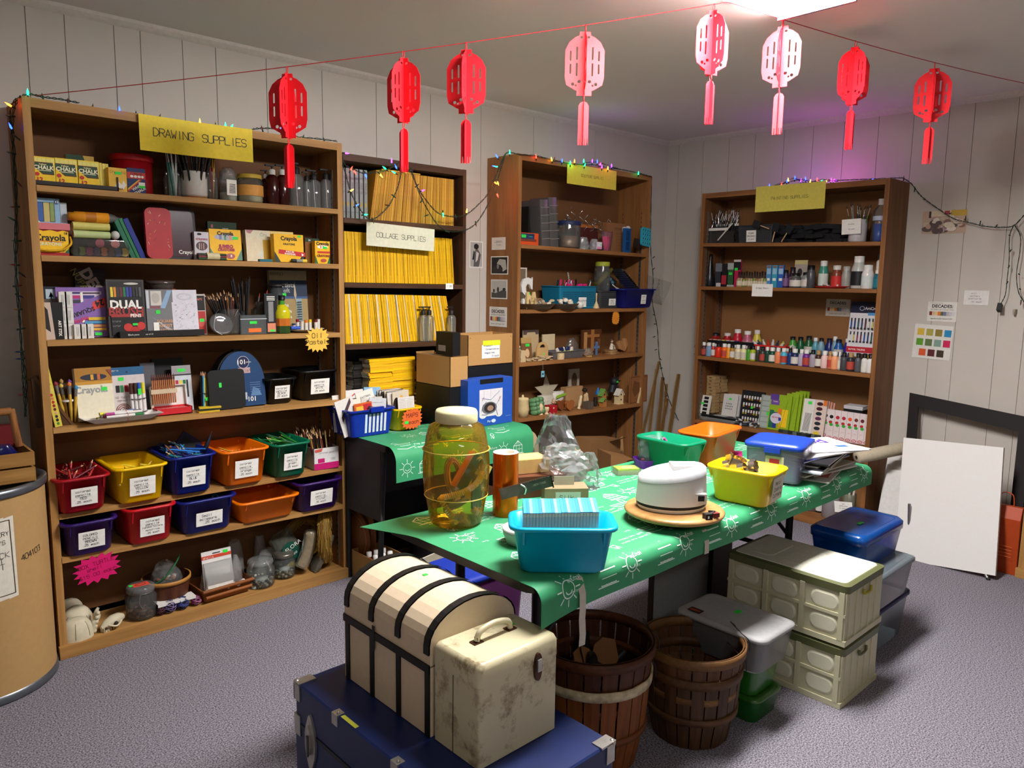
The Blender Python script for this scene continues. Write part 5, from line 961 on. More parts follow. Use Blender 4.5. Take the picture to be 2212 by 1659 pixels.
o,w,h,x=deskbox(-.44,1011,1108,zk+.001,722,.17,'kraft_box','open kraft box with a yellow and white handwritten note','box',KR,[('r','#efeee8',.30,.22,.70,.66),('r','#dce82a',.32,.63,.71,.80),('e','#7a5a34',.05,.9,.012,.02),('e','#7a5a34',.95,.9,.012,.02)],open_top=True)
M0=o.matrix_world.copy();o.matrix_world=T(x,-.44,zk+.001);b=B()
for i,(q,dx) in enumerate((('Missouri',-.02),('Conservation',.01),('magazines',-.01),('10 each',.03))):b.hand(q,dx,.105-.019*i,.009,'#3a5a8a',lambda u,v:(u,-.0012,v),.0011)
single(b,'handwriting','x','x',T(x,-.4405,zk+.001));hw=bpy.data.objects['handwriting'];hw.parent=o;hw.matrix_parent_inverse=Mx();hw.matrix_local=T(0,-.0005,0);hw.name='ink_writing';del hw['label'];del hw['category']
pA=aY(972,838,-.50);pA1=aY(1011,835,-.50);pT=aY(972,772,-.50);yb=aX(899,815,pA.x).y
single(B().box(0,pA1.x-pA.x,0,yb+.5,0,pA.z-zd-.001,'#0d0d0f'),'carton','black carton under the closed-sided kraft box','box',T(pA.x,-.5,zd))
e=.003;w,dd,h=pA1.x-pA.x,yb+.5,pT.z-pA.z
b=B();b.box(0,w,0,e,0,h,KR);b.box(0,w,dd-e,dd,0,h*1.05,KR);b.box(0,e,0,dd,0,h,KR);b.box(w-e,w,0,dd,0,h,KR);b.box(0,w,0,dd,0,e,KR)
for i in range(6):b.box(.01+.014*i,.013+.014*i,.02,dd-.02,e,h*.97,'#cfc9b8')
single(b,'kraft_box','open kraft box of papers whose long side faces the room','box',T(pA.x,-.5,pA.z))
q0=aX(942,760,pA.x+.03);q1=aX(978,765,pA.x+.03);qt=aX(978,722,pA.x+.03)
single(B().box(0,.05,0,q0.y-q1.y,0,qt.z-pT.z+.004,'#0c0b0d').box(-.0006,0,.06,.12,.02,.05,'#8a8080'),'video_box','small black box with a pale label on the kraft box of papers','box',T(pA.x+.03,q1.y,pT.z+.0035))
p0,p1=aZ(772,949,DZ),aZ(861,941,DZ);w=p1.x-p0.x+.045;h=aY(815,884,p0.y).z-zd
t=thing('basket','cobalt blue slotted plastic basket stuffed with road maps','basket',T((p0.x+p1.x)/2-.005,p0.y+.12,zd+.001));BB=mat('#0b2a96',.35)
b=B();W_,D_=w,.22
b.loft([ring(W_*.88,D_*.88,.02,0),ring(W_,D_,.02,h-.008),ring(W_+.02,D_+.02,.025,h-.008),ring(W_+.02,D_+.02,.025,h),ring(W_-.006,D_-.006,.018,h),ring(W_*.88-.006,D_*.88-.006,.018,.004)],BB,False,False);b.add(ring(W_*.88-.006,D_*.88-.006,.018,.004),[tuple(range(20))],BB)
f=lambda u,v:(u,-D_*(.44+.06*v/h)-.0012,v)
for i in range(6):x=-W_*.17+W_*.088*i;b.add([f(x,h*.12),f(x+W_*.05,h*.12),f(x+W_*.05,h*.82),f(x,h*.82)],[(0,1,2,3)],'#cfd4d8' if i else '#c8dce8')
b.box(-W_*.1,W_*.2,-D_/2-.022,-D_/2-.006,h-.012,h+.012,BB);b.build('basket_body',t)
M0=T((p0.x+p1.x)/2,p0.y+.12,zd+.01);rn=random.Random(5)
mp=[('white map cover reading IOWA with a red drawing','#dcdad6',[('t','#3a5a8a',"Iowa's",.5,.55,.2),('l','#c84a3a',.03,.2,.8,.5,.9,.8,.8),('t','#5a6a8a','GREAT',.5,.3,.12),('r',GS,.65,.25,.9,.38)],-.01,.03,.2,0),('grey map of the New York and New Jersey region','#c4c6c8',[('t','#3a3e44','New York',.5,.7,.09),('t','#3a3e44','New Jersey',.5,.56,.09),('t','#3a3e44','Pennsylvania',.5,.42,.08),('l','#8a8e94',.008,.2,.85,.8,.87)],.045,-.06,.165,8),('cream map titled eastern united states','#e0ddd2',[('t','#4a4a4a','EASTERN',.5,.85,.07),('t','#4a4a4a','UNITED STATES',.5,.75,.07)],.05,-.03,.205,-12),('glossy black and photo brochure curled at the back','#5a4438',[('r','#8ab4d4',0,.8,1,1),('e','#c88a64',.5,.4,.3,.2),('r',GS,.1,.6,.3,.75)],.1,.06,.2,4),('orange and red patterned map cover','#c8581c',[('r','#e0b03a',.1,.5,.5,.9),('r','#b0242c',.5,.5,.95,.95),('r','#4a8ac0',.1,.05,.9,.2)],-.02,-.075,.15,-4),('white and brown striped leaflet tilted at the basket end','#d8d4cc',[('p','#4a3438',[.15,.4,.85,.85,.85,.98,.15,.55]),('r',GS,.5,.05,.75,.12)],-.085,-.06,.18,-14),('white leaflet marked with large black letters','#dad8d0',[('t','#16161a','CITD',.55,.6,.3,0,.05)],-.08,.04,.18,0),('dark grey folded brochure leaning in the basket','#2c2a2c',[],-.005,-.09,.125,22),('cream leaflet titled new','#e0dccc',[('t','#c8643a','New',.3,.85,.1)],-.055,-.05,.165,-8)]
for lab,c,it,x,y,hh,ro in mp:
 b=B();b.box(-.05,.05,0,.005,0,hh,c);art(b,it,.1,hh);single(b,'road_map',lab,'map',M0@T(x,y,0)@RY(ro)@RX(-6))
for i in range(14):
 b=B();b.box(-.05,.05,0,.004,0,.16,['#cfcac0','#b9b4aa','#5a5a5e','#d8d4ca'][i%4]);single(b,'road_map','plain edge of a folded map packed upright in the blue basket','map',M0@T(-.07+.15*rn.random(),-.02+.008*i,0)@RY(rn.uniform(-10,10)),'folded maps in the blue basket')
p0,p1=aZ(860,936,DZ),aZ(922,930,DZ);w=p1.x-p0.x+.012;h=aY(890,882,p0.y).z-zd
t=thing('storage_bin','small yellow bin of maps with an orange starburst sign','storage bin',T((p0.x+p1.x)/2,p0.y+.13,zd+.001));tub(w,.24,h,col=mat('#e8b400',.35),rim=.007).build('bin_body',t)
burst(.135,.115,'#e0622c',18,.09,[('MAPS',0,.17,.021),('each',.08,-.14,.018)],'#6a1020',6).box(-.045,-.022,-.0018,-.0008,-.022,-.008,GS).build('paper_sign',t,T(.008,-.131,h*.52)@RX(4))
M0=t.matrix_world.copy()
for i in range(12):single(B().box(-w*.40,w*.40,0,.004,0,.185,['#cfcac0','#3a3230','#b9b4aa','#c8b89c'][i%4]),'road_map','plain edge of a folded map standing in the yellow maps bin','map',M0@T(0,-.04+.009*i,.005)@RX(-4)@RY((i*37)%5-2),'folded maps in the yellow bin')
b=B();b.box(-.05,.05,0,.004,0,.155,'#d2d0cc');rn=random.Random(2)
for i in range(14):b.stroke([(-.042,.145-.008*i),(-.004,.145-.008*i)],.0012,'#8a8a8a',lambda u,v:(u,-.0004,v));b.stroke([(.004,.145-.008*i),(.042,.145-.008*i)],.0012,'#8a8a8a',lambda u,v:(u,-.0004,v))
single(b,'road_map','map covered in small grey print at the front of the yellow bin','map',M0@T(.02,-.075,.008)@RX(-5))
single(art(B().box(-.05,.05,0,.004,0,.185,'#c8bda8'),[('e','#1c120e',.25,.55,.25,.3),('e','#d8a040',.55,.8,.1,.1)],.1,.185),'road_map','map with a dark brown photograph in the yellow bin','map',M0@T(0,-.055,.005)@RX(-4))
p=aZ(945,915,DZ);rn=random.Random(4)
for i in range(15):single(B().loft([ring(.21,.27,.02,.0005),ring(.21,.27,.02,.0085)],['#a09a8c','#3a302a','#c9c2b0','#6a6058'][i%4],True,False),'magazine','soft-cover magazine in the sagging pile behind the amber barrel','magazine',T(p.x+.09+rn.uniform(-.008,.008),p.y+.17+rn.uniform(-.006,.006),zd+.0095*i)@RZ(rn.uniform(-7,7)),'magazines in the sagging pile')
# ================================================================ sculpture bookcase
hungsign(3.1,1225,1330,352,411,.279,'yellow paper sign reading sculpture supplies','SCULPTURE SUPPLIES','#d8c440',.0155,sp=1.15)
def pin(px0,px1,py0,py1,label,c,items,name='photo_print',cat='photo'):
 X=S3X-.0015;a,d=aX(px0,py1,X),aX(px1,py0,X);w,h=abs(a.y-d.y),d.z-a.z
 b=B();b.box(-w/2,w/2,0,.001,0,h,c);art(b,items,w,h)
 single(b,name,label,cat,T(X,(a.y+d.y)/2,a.z)@RZ(-90))
pin(1062,1092,512,540,'small white handwritten card pinned uppermost on the pine bookcase side','#e2ded2',[('h','#4a4540','Feathers',.5,.7,.1),('l','#4a4540',.02,.2,.6,.8,.6),('h','#4a4540','.25 each',.5,.4,.09)],'note_card','card')
pin(1060,1098,553,593,'black and white photo of a round white object on dark ground','#e4e0d2',[('r','#1c1a18',.05,.06,.95,.94),('p','#b4b0a6',[.35,.6,.5,.85,.85,.8,.92,.3,.7,.15,.6,.5]),('e','#2a2826',.4,.3,.3,.2),('e','#8a8780',.42,.45,.06,.15)])
pin(1060,1096,604,645,'black and white photo of three small figures on a hill','#dcd9d0',[('r','#bcb9b2',.05,.06,.95,.94),('p','#4a4844',[.05,.06,.95,.06,.95,.42,.7,.45,.3,.3,.05,.34]),('e','#24221f',.2,.42,.05,.1),('e','#24221f',.45,.48,.06,.14),('e','#24221f',.82,.5,.09,.08)])
DEC=[('l',CK,.012,.08,.93,.5,.93),('t',CK,'DECADES:',.5,.77,.22,0,.03),('t','#77736c','60 YEARS OF COLLECTING',.5,.6,.11,0,.0,.8)]+[('r',c,.07+i*.098,.3,.165+i*.098,.5) for i,c in enumerate(('#7a2020','#d8b48a','#e0c88a','#d8752a','#5a5a4a','#6a7a94','#b8aeb0','#c4c2c4','#cfcdcf'))]+[('t',CK,'September 13, 2018 - February 17, 2019',.5,.14,.1,0,.0,.62)]
pin(1057,1095,664,704,'small decades exhibition card on the pine bookcase side','#e6e3da',DEC,'postcard','card')
w0,w1=aY(1014,578,-.001),aY(1043,522,-.001);w,h=w1.x-w0.x,w1.z-w0.z
single(art(B().box(-w/2,w/2,0,.001,0,h,'#e0ddd6'),[('r','#a8a5a0',.06,.04,.94,.96),('e','#1c1a1a',.5,.8,.18,.11),('p','#5a5856',[.3,.04,.35,.5,.45,.7,.62,.7,.85,.5,.7,.04]),('p','#c8c5c0',[.5,.62,.7,.55,.6,.3,.45,.2]),('p','#1c1a1a',[.2,.3,.3,.65,.38,.6,.32,.3])],w,h),'photo_print','tall black and white portrait photo on the wall between two bookcases','photo',T((w0.x+w1.x)/2,-.0015,w0.z))
BR=mat('#8a5a34',.7,noise=.05)
pack(3.1,1117,1163,503,.23,.06,'modelling_tool_box','orange tray of coloured tools at the pine bookcase side','tool tray','#d8501c',[('r','#2a3a5a',.0,.5,.8,.95),('r','#7a3a2a',.05,.3,.9,.5),('l','#4ab0c8',.05,.1,.8,.7,.7),('l','#1c1c1c',.05,.1,.6,.8,.85),('r',GS,.2,.6,.4,.85)],bot=530)
pack(3.1,1140,1167,447,.12,.1,'plastic_case','black plastic case standing behind the orange tool tray','case','#141414',[('r','#241d18',.3,0,.75,.55)],bot=530)
for i,(a,c,tp) in enumerate(((1170,1188,430),(1189,1207,425))):
 b=B();s0,s1=span(3.1,a,c,.22,530);w=s1-s0;h=pS(3.1,a,tp,.22)[1]-zA(3.1,s0)
 b.loft([ring(w,.17,.01,0),ring(w,.17,.01,h)],clear('#b8b4b0',.32,.15));[b.box(-w/2,w/2,-.088,-.085,h*k/6,h*k/6+.003,'#8a8480') for k in range(1,6)]
 single(b,'divided_case',('leaning clear compartment case next to the black case','second clear compartment case beside the lidded jar')[i],'case',MS(3.1,(s0+s1)/2+.01,.13,zA(3.1,s0)+.001)@RY(-5))
t,s2,z2,r2,h2=jar(1207,1245,478,533,.2,3.1,'clear jar of copper pieces with a navy lid and red sticker','#16244a',content=mat('#8a6a58',.4,.4,.3,160),fill=.45,neck=.95)
b=B();b.add([(r2*.75+.0+.022*cos(i*pi/8)*.3,-r2*.78+.022*cos(i*pi/8)*.3,h2*.6+.022*sin(i*pi/8)) for i in range(16)],[tuple(range(16))],'#d0453a');b.build('sticker',t)
pack(3.1,1243,1291,485,.13,.1,'box','dark red wooden box with a light rim behind the clear bags','box','#4a1c18',[('r','#a8602a',0,.88,1,1)],bot=533)
pack(3.1,1310,1350,482,.17,.1,'carton','brown kraft carton printed with faint lines','carton','#8a5f3c',[('t','#5a3a22','STONE',.6,.8,.12)]+[('l','#6a4a2c',.01,.5,.65-.1*i,.9,.65-.1*i) for i in range(5)],bot=538)
rn=random.Random(8)
for i in range(11):
 L_=.08+.07*rn.random();pts=[(.016*sin(t_*1.1+i),.01*cos(t_*1.1+i),.0+L_*t_/9) for t_ in range(10)]
 b=B();b.tube(cell(pts,30),.003,mat('#c9c6c4',.15,.9),6)
 s_,_=pS(3.1,1213+i*11,530,.15);z_=zA(3.1,s_)+(.15 if i<10 else.14)
 single(b,'wire_spiral','shiny silver wire spiral sprouting above the boxes on the top shelf','wire spiral',MS(3.1,s_,.14,z_-.02)@RY(rn.uniform(-30,30)),'silver wire spirals')
for i,(px,w_,hh,dp,lab,c) in enumerate(((1260,.1,.075,.23,'clear bag of glass beads beside the lidded jar','#d8dcdc'),(1283,.08,.07,.235,'white packet of clay with a pink label','#e4e0e4'))):
 b=bag(B(),w_,.07,hh,clear(c,.45,.2),50+i,top=.5)
 if i:b.box(-.01,.035,-.037,-.03,.005,.05,'#d8d4da');b.box(-.01,.035,-.0375,-.037,.005,.02,'#d88ab0');b.box(.02,.028,-.038,-.0375,.03,.036,GS)
 single(b,'plastic_bag',lab,'bag',MS(3.1,pS(3.1,px,535,dp)[0],dp,zA(3.1,-1.2)+.001))
b=bag(B(),.085,.05,.125,clear('#f0d0e0',.15,.1),60,top=1.2,crumple=.05)
single(b,'plastic_bag','clear bag holding hot pink modelling tools','bag',MS(3.1,pS(3.1,1310,538,.235)[0],.235,zA(3.1,-1)+.001))
for i in range(6):single(B().lathe([(.0002,0),(.006,.004),(.012,.05),(.009,.09),(.0002,.095)],'#d8407a',8),'plastic_tool','hot pink plastic tool inside the clear bag','tool',MS(3.1,pS(3.1,1310,538,.235)[0],.235,zA(3.1,-1)+.004)@T(.006*(i-2.5),.006*(i%2),0)@RY((i-2.5)*5),'pink tools in the bag')
b=B();b.T=RY(8);b.loft([ring(.03,.03,.012,0),ring(.035,.04,.015,.05),ring(.03,.04,.012,.1,dx=-.01),ring(.05,.05,.02,.125,dx=-.025),ring(.04,.04,.015,.145,dx=-.03)],'#d8d5d0');b.tube([(.0,-.01,.11),(-.05,-.02,.13)],.009,'#d8d5d0');b.ball((-.03,-.02,.135),.02,'#c8c5c2',8,6)
single(b,'spray_head','white plastic spray bottle head beside the kraft carton','spray bottle',MS(3.1,pS(3.1,1355,535,.2)[0],.19,zA(3.1,-.8)+.001)@SCL(1.1,1,1.15))
pack(3.1,1349,1362,493,.235,.02,'ice_tray','narrow blue moulded tray in front of the white spray head','tray','#15508a',[('r','#0c3460',.2,.1,.8,.45),('r','#0c3460',.2,.5,.8,.9)],bot=538)
p=aY(1395,512,-.285);b=B();b.prism(rr(.105,.125,.02),0,.012,mat('#2a9ab0',.5),'y')
for i in range(4):
 for j in range(4):x,z_=(i-1.5)*.024,(j-1.5)*.029;b.tube([(x+.0095*cos(a*pi/6),-.002,z_+.0095*sin(a*pi/6)) for a in range(12)],.0018,'#4ab4c8',4,True);b.add([(x+.009*cos(a*pi/6),-.0006,z_+.009*sin(a*pi/6)) for a in range(12)],[tuple(range(12))],'#14566a')
b.box(.035,.045,-.003,-.0015,-.03,-.018,GS)
single(b,'silicone_mould','turquoise silicone mould with sixteen round wells','mould',T(p.x,-.29,p.z)@RY(6)@RX(-4))
b=B();b.prism([(x*.07,y*.07) for x,y in((-.5,-.4),(.4,-.5),(.5,.2),(.3,.5),(-.5,.4))],0,.01,'#2a1a14','y');p=aY(1378,526,-.28);single(b,'silicone_mat','dark brown square mat behind the turquoise mould','mat',T(p.x,-.277,p.z)@RY(12))
z32=lambda s:zA(3.2,s)+.001
def at32(px,dep):return pS(3.2,px,655,dep)[0]
s_=at32(1147,.235);t=B()
SP=[(-.045,.02),(-.03,.0),(.01,-.002),(.04,.02),(.045,.055),(.02,.085),(-.012,.105),(-.014,.13),(.004,.15),(.02,.145),(.03,.12),(.042,.115),(.05,.19),(.04,.178),(.012,.188),(-.03,.178),(-.05,.14),(-.045,.1),(-.02,.078),(.01,.06),(.018,.035),(.005,.02),(-.012,.03),(-.03,.062),(-.045,.06)]
plate(SP,[],.014,'#dedcd6',t);single(t,'wooden_letter','big white letter S standing at the side of the shelf','wooden letter',MS(3.2,s_-.008,.215,z32(s_)+.002)@RX(-5))
t=B();plate([(-.045,0),(-.028,0),(-.022,.06),(-.005,.02),(.008,.02),(.025,.06),(.028,0),(.045,0),(.034,.1),(.018,.1),(.0,.05),(-.018,.1),(-.034,.1)],[],.012,'#d8bb80',t);t.box(-.022,-.014,-.0072,-.0066,.085,.097,GS)
single(t,'wooden_letter','unpainted wooden letter M in front of the white letter','wooden letter',MS(3.2,s_+.0,.24,z32(s_)+.004)@RX(-5))
pack(3.2,1118,1137,578,.12,.012,'picture_frame','thin pale frame edge behind the white letter','frame','#7a6a54',[('r','#d8d2c4',0,.97,1,1),('r','#d8d2c4',.85,0,1,1)],bot=665)
for i,(a,c,lab) in enumerate(((1127,1196,'dull metal pie tin of raffia and shells by the wooden letters'),(1187,1243,'second metal pie tin heaped with pale shells'))):
 s0,s1=span(3.2,a,c,.24,655);r=(s1-s0)/2;M0=MS(3.2,(s0+s1)/2,.2+.02*i,z32(s0))
 single(B().lathe([(.0002,0),(r*.75,0),(r,.032),(r+.004,.033),(r-.003,.031),(r*.73,.003),(.0002,.003)],mat('#8a857c',.35,.6,.1),26),'pie_tin',lab,'tin',M0)
 rn=random.Random(i)
 for k in range(20 if i else 12):
  a_=rn.uniform(0,6.28);q=r*.75*math.sqrt(rn.random());single(B().lathe([(.0002,0),(.012,.002),(.017,.008),(.014,.015),(.0002,.019)],['#dcd2bc','#c8b89a','#8a6a50','#e4dccc'][k%4],9),'shell',('broken pale shell piece among raffia in the first pie tin','rounded pale shell in the heap on the second pie tin')[i],'shell',M0@T(q*cos(a_),q*sin(a_)-.01,.012+(.03 if i else.012)*(1-q/r)+.018*rn.random())@RX(rn.uniform(-40,40))@RY(rn.uniform(-40,40)),('pieces in the first pie tin','shells in the second pie tin')[i])
rn=random.Random(6);b=B()
for _ in range(60):a_=rn.uniform(0,6.28);p_=V((rn.uniform(-.04,.05),-.02+rn.uniform(-.03,.03),.03+rn.uniform(0,.02)));b.tube([tuple(p_),tuple(p_+V((.02*cos(a_),.02*sin(a_),.008))),tuple(p_+V((.035*cos(a_+.4),.03*sin(a_),0)))],.0009,'#c8a884',3)
tag(single(b,'raffia','pale raffia strands spilling from the first pie tin','raffia',MS(3.2,at32(1150,.22),.22,z32(-1.7)+.012)),kind='stuff')
b=B();b.loft([ring(.07,.012,.006,0),ring(.08,.014,.006,.05),ring(.06,.012,.006,.07)],'#3c4450')
for i in range(4):b.tube([(-.02+.014*i,0,.06),(-.025+.016*i,0,.105-.006*abs(i-1.5))],.006,'#444c58',7)
b.tube([(.03,0,.03),(.055,0,.06)],.006,'#444c58',7);single(b,'glove','dark grey glove lying behind the pie tins','glove',MS(3.2,at32(1192,.1),.1,z32(-1.5)))
def basketbox(n,px0,px1,top,dep,depth,col,label,holes=True,plate_=None,name='plastic_basket'):
 s0,s1=span(n,px0,px1,dep,top+30);w=s1-s0;z=zz(n,(s0+s1)/2)+.001;h=pS(n,(px0+px1)/2,top,dep)[1]-z
 t=thing(name,label,'basket',MS(n,(s0+s1)/2,dep-depth/2,z));m_=mm(col);b=B()
 b.loft([ring(w*.92,depth*.92,.012,0),ring(w,depth,.014,h),ring(w-.006,depth-.006,.012,h),ring(w*.92-.006,depth*.92-.006,.01,.004)],m_,False,False);b.add(ring(w*.92-.006,depth*.92-.006,.01,.004),[tuple(range(20))],m_);b.loft([ring(w+.008,depth+.008,.016,h-.008),ring(w+.008,depth+.008,.016,h)],m_,True,False) if False else b.tube(ring(w+.002,depth+.002,.014,h),.004,m_,6,True)
 if holes:
  for i in range(int(w/.012)):
   for j in range(int(h*.75/.012)):
    x,zq=-w*.43+i*.012,h*.12+j*.012;y=-depth*(.46+.04*zq/h)-.0006
    if abs(x)<w*.42:b.add([(x,y,zq),(x+.006,y,zq),(x+.006,y,zq+.006),(x,y,zq+.006)],[(0,1,2,3)],mat('#1a1c1e'))
 b.build('basket_body',t)
 if plate_:lw,lh,lines,x,z_=plate_;note(lw,lh,lines).build('paper_label',t,T(x,-depth*.5-.002,z_)@RX(3))
 return t,w,h
t,w,h=basketbox(3.2,1209,1290,619,.245,.17,'#0c6f8f','teal slotted basket of scissors and pink tools with a handwritten label',True,(.075,.062,[('Sculpture',.012),('bio',.014,-.15)],.03,.01))
M0=t.matrix_world.copy();rn=random.Random(1)
for i in range(16):
 c=['#d8206a','#16181c','#c8c4c0','#2a9ac0','#e83a80','#8a2a4a'][i%6];x=-w*.4+w*.8*i/15;b=B();b.tube(cell([(0,0,0),(.004,0,.04),(.012*cos(i),0,.07),(0,0,.085),(-.012,0,.07),(0,0,.045)],20),.0035,c,6)
 single(b,'craft_tool','looped craft tool handle rising from the teal basket','tool',M0@T(x,rn.uniform(-.05,.05),h-.055+.02*rn.random())@RY(rn.uniform(-35,35))@RZ(rn.uniform(0,90)),'tools in the teal basket')
for i,(x,c) in enumerate(((-.07,'#d8206a'),(.03,'#e0287a'),(.075,'#d8206a'))):single(B().tube([(-.018,0,0),(.018,0,.004)],.009,c,10),'foam_grip',('pink grip at the corner of the teal basket','broad pink grip over the label of the teal basket','pink grip beside the lime-lidded jar')[i],'grip',M0@T(x,-.06,h+.006))
single(B().tube([(.004*sin(i*1.9),.004*cos(i*1.9),i*.0035) for i in range(18)],.0026,'#d8d2c4',5),'wire_coil','pale coiled spring standing up from the teal basket','coil',M0@T(.02,.02,h+.03)@RY(-14))
single(B().ball((0,0,0),.0245,'#dcd9cc',16,10),'foam_ball','white egg-shaped foam ball by the teal basket','ball',MS(3.2,at32(1253,.25),.247,z32(-1.2)+.0235))
s_=at32(1288,.25);single(B().lathe([(.0002,0),(.021,0),(.021,.004),(.014,.024),(.009,.034),(.004,.05),(.004,.06),(.006,.095),(.005,.1),(.0002,.101)],'#d8bc88',18),'wooden_bell','light wooden hand bell with an upright handle','bell',MS(3.2,s_,.25,z32(s_)))
t,w,h=basketbox(3.2,1294,1345,630,.235,.17,'#3a3c3e','dark grey woven basket with a white label card',True,(.07,.045,[('metal',.01),('bits',.01),('1.00 each',.008)],.008,.018));M0=t.matrix_world.copy()
t2,s2,z2,r2,h2=jar(1293,1316,600,632,.2,3.2,'small clear jar with a lime green lid in the grey basket','#9aa02a');t2.matrix_world=M0@T(-.035,-.03,h-.005)
b=B();b.box(-.05,.05,0,.03,-.06,.06,'#17191c');[b.box(x,x+.024,-.001,0,z_,z_+.02,'#4a7a90') for x,z_ in((.005,.02),(-.022,.03),(-.01,-.04))];single(b,'tool_tray','black tray with small blue squares tilted above the grey basket','tray',M0@T(.055,-.02,h+.045)@RY(-38)@RX(-12)@RY(70))
b=B();b.prism([(-.1,-.012),(.07,-.014),(.1,-.006),(.1,.008),(.07,.014),(-.1,.012)],0,.02,mat('#8a7a34',.3,.5),'y');single(b,'wrapped_bar','gold wrapped bar resting across the baskets','bar',M0@T(-.01,-.03,h+.098)@RY(-33))
single(B().lathe([(.0002,0),(.004,.01),(.003,.05),(.009,.07),(.007,.085),(.0002,.09)],'#d8d4cc',8),'plastic_spoon','white spoon lying over the grey basket rim','spoon',M0@T(-.01,-.095,h+.05)@RY(118))
s0,s1=span(3.2,1341,1416,.29,650);t=thing('storage_bin','royal blue bin jutting past the pine bookcase side','storage bin',MS(3.2,(s0+s1)/2-.0,.2,z32(-.8)));w=s1-s0-.02;h=pS(3.2,1378,624,.29)[1]-z32(-.8)
tub(w,.2,h,col=mat('#10186e',.3),rim=.010,b=None).build('bin_body',t);note(.055,.062,[('scraps',.008),('&',.008),('screens',.008),('.25 each',.007)]).build('paper_label',t,T(.03,-.1065,h*.22)@RX(5));M0=t.matrix_world.copy();M0.translation.z+=0
SV=mat('#9a9c9e',.25,.75,.25,90)
for i in range(8):
 b=B();b.prism([(-.07,0),(.05,0),(.07,.012),(-.05,.012)],-.05,.05,SV,'y');[b.box(-.05+.02*k,-.044+.02*k,-.052,.052,.0,.014,mat('#4a4c50',.3,.6)) for k in range(5)]
 single(b,'foil_strip','ribbed silver foil strip leaning out of the blue bin','foil strip',M0@T(-.07+.018*i,.02,h-.01+.1*(1-i/8))@RY(38),'silver foil strips over the blue bin')
b=B();rn=random.Random(3)
for i in range(14):
 for sg in(1,-1):b.tube([(-.07+.011*i,0,-.09),(-.07+.011*i+sg*.035,.004,-.03),(-.07+.011*i+sg*.06,0,.03),(-.07+.011*i+sg*.07,-.003,.085)],.0009,'#3a3634',3)
p=aY(1412,628,-.25);single(b,'wire_mesh','curved dark wire mesh hanging past the bookcase side','wire mesh',T(p.x-.005,-.285,p.z)@RY(10))
p=aY(1330,687,-.279);b=burst(.085,.095,'#e0902c',18,.1,[('clay',0,.2,.01),('carved',.0,0,.01),('items',0,-.2,.01)],ink='#e8641c',seed=5);single(b,'paper_sign','orange starburst note below the sculpture shelf edge','sign',T(p.x,-.279,p.z)@RY(6))
z33=lambda s:zA(3.3,s)+.001
def at(n,px,dep,py=None):return pS(n,px,py or{3.3:765,3.4:880,4.1:515,4.2:615,4.3:780,4.4:915}[n],dep)[0]
WD=mat('#d2b88c',.6,noise=.05,nscale=90);WDD=wood('#a87a4a','#805430','z')
rn=random.Random(12)
def chips(px0,px1,dep,N,label,grp,shape,cols=('#d8c29a','#ccb084','#e0cca6')):
 P={}
 for k in range(N):
  c=cols[k%len(cols)];s_=at(3.3,rn.uniform(px0,px1),dep);M=MS(3.3,s_,dep-rn.uniform(0,.02),z33(s_)+.0045*(k//3)+.001)@RZ(rn.uniform(0,180))
  if c not in P:P[c]=single((B().cyl((0,0,0),.018,.004,c,14) if shape=='d' else B().box(-.013,.013,-.013,.013,0,.004,c)),'wooden_chip',label,'wooden piece',M,grp)
  else:dup(P[c],M)
for k in range(9):single(B().box(-.02,.02,-.02,.02,0,.0075,WD),'wooden_tile','square wooden tile in the little tower at the bookcase side','wooden tile',MS(3.3,at(3.3,1127,.24)+rn.uniform(-.003,.003),.235,z33(-1.7)+.0078*k),'wooden tiles in the little tower')
chips(1142,1168,.24,12,'thin wooden square in the loose heap by the arched wooden caddy','loose wooden squares','s');chips(1170,1192,.245,18,'round wooden disc in the leaning pile by the zinc tin','wooden discs by the zinc tin','d')
b=B();plate([(-.05,0),(.05,0)]+[(.05*cos(a*pi/12),.06+.05*sin(a*pi/12)) for a in range(13)],[[(.022*cos(a*pi/10)*1.1,.075+.02*sin(a*pi/10)) for a in range(11)]],.012,'#c8a26a',b);plate([(-.03,.062),(.03,.062)]+[(.03*cos(a*pi/10),.078+.022*sin(a*pi/10)) for a in range(11)],[],.002,'#1a130e',b,T(0,.004,0));b.box(.004,.014,-.0068,-.006,.03,.04,GS);single(b,'wooden_caddy','arched plain wooden piece with a half-round handle hole','wooden caddy',MS(3.3,at(3.3,1173,.21),.2,z33(-1.5)))
pack(3.3,1130,1163,713,.1,.01,'picture_frame','pale framed panel with a dark scroll top edge','frame','#c8ae84',[('r','#5a4a48',0,.84,1,1),('p','#c8ae84',[.2,.84,.8,.84,.75,.92,.25,.92])],bot=760)
pack(3.3,1172,1198,722,.08,.01,'cream_board','plain cream wooden panel behind the arched caddy','board','#dcc69c',yaw=0,bot=765)
pack(3.3,1128,1150,730,.17,.01,'wooden_plaque','kraft packet with an oval window leaning by the arched caddy','packet','#7a5434',[('r','#b8965c',0,.75,1,1),('e','#d8b88c',.55,.3,.2,.2),('r',GS,.4,.6,.8,.72)],lean=6,bot=768)
b=B();b.lathe([(.0002,.0),(.02,.0),(.024,.04),(.02,.07),(.0002,.074)],'#d8c8a8',14);b.lathe([(.0245,.052),(.0235,.06)],'#2a7a64',14);b.lathe([(.0235,.02),(.0245,.045)],'#1c1614',14);single(b,'wooden_cup','small cream cup with teal and black bands at the bookcase side','cup',MS(3.3,at(3.3,1119,.17),.16,z33(-1.77)+.02));single(B().cyl((0,0,0),.024,.019,'#7a5a3a',12),'wooden_block','round wooden block under the banded cup','block',MS(3.3,at(3.3,1119,.17),.16,z33(-1.77)))
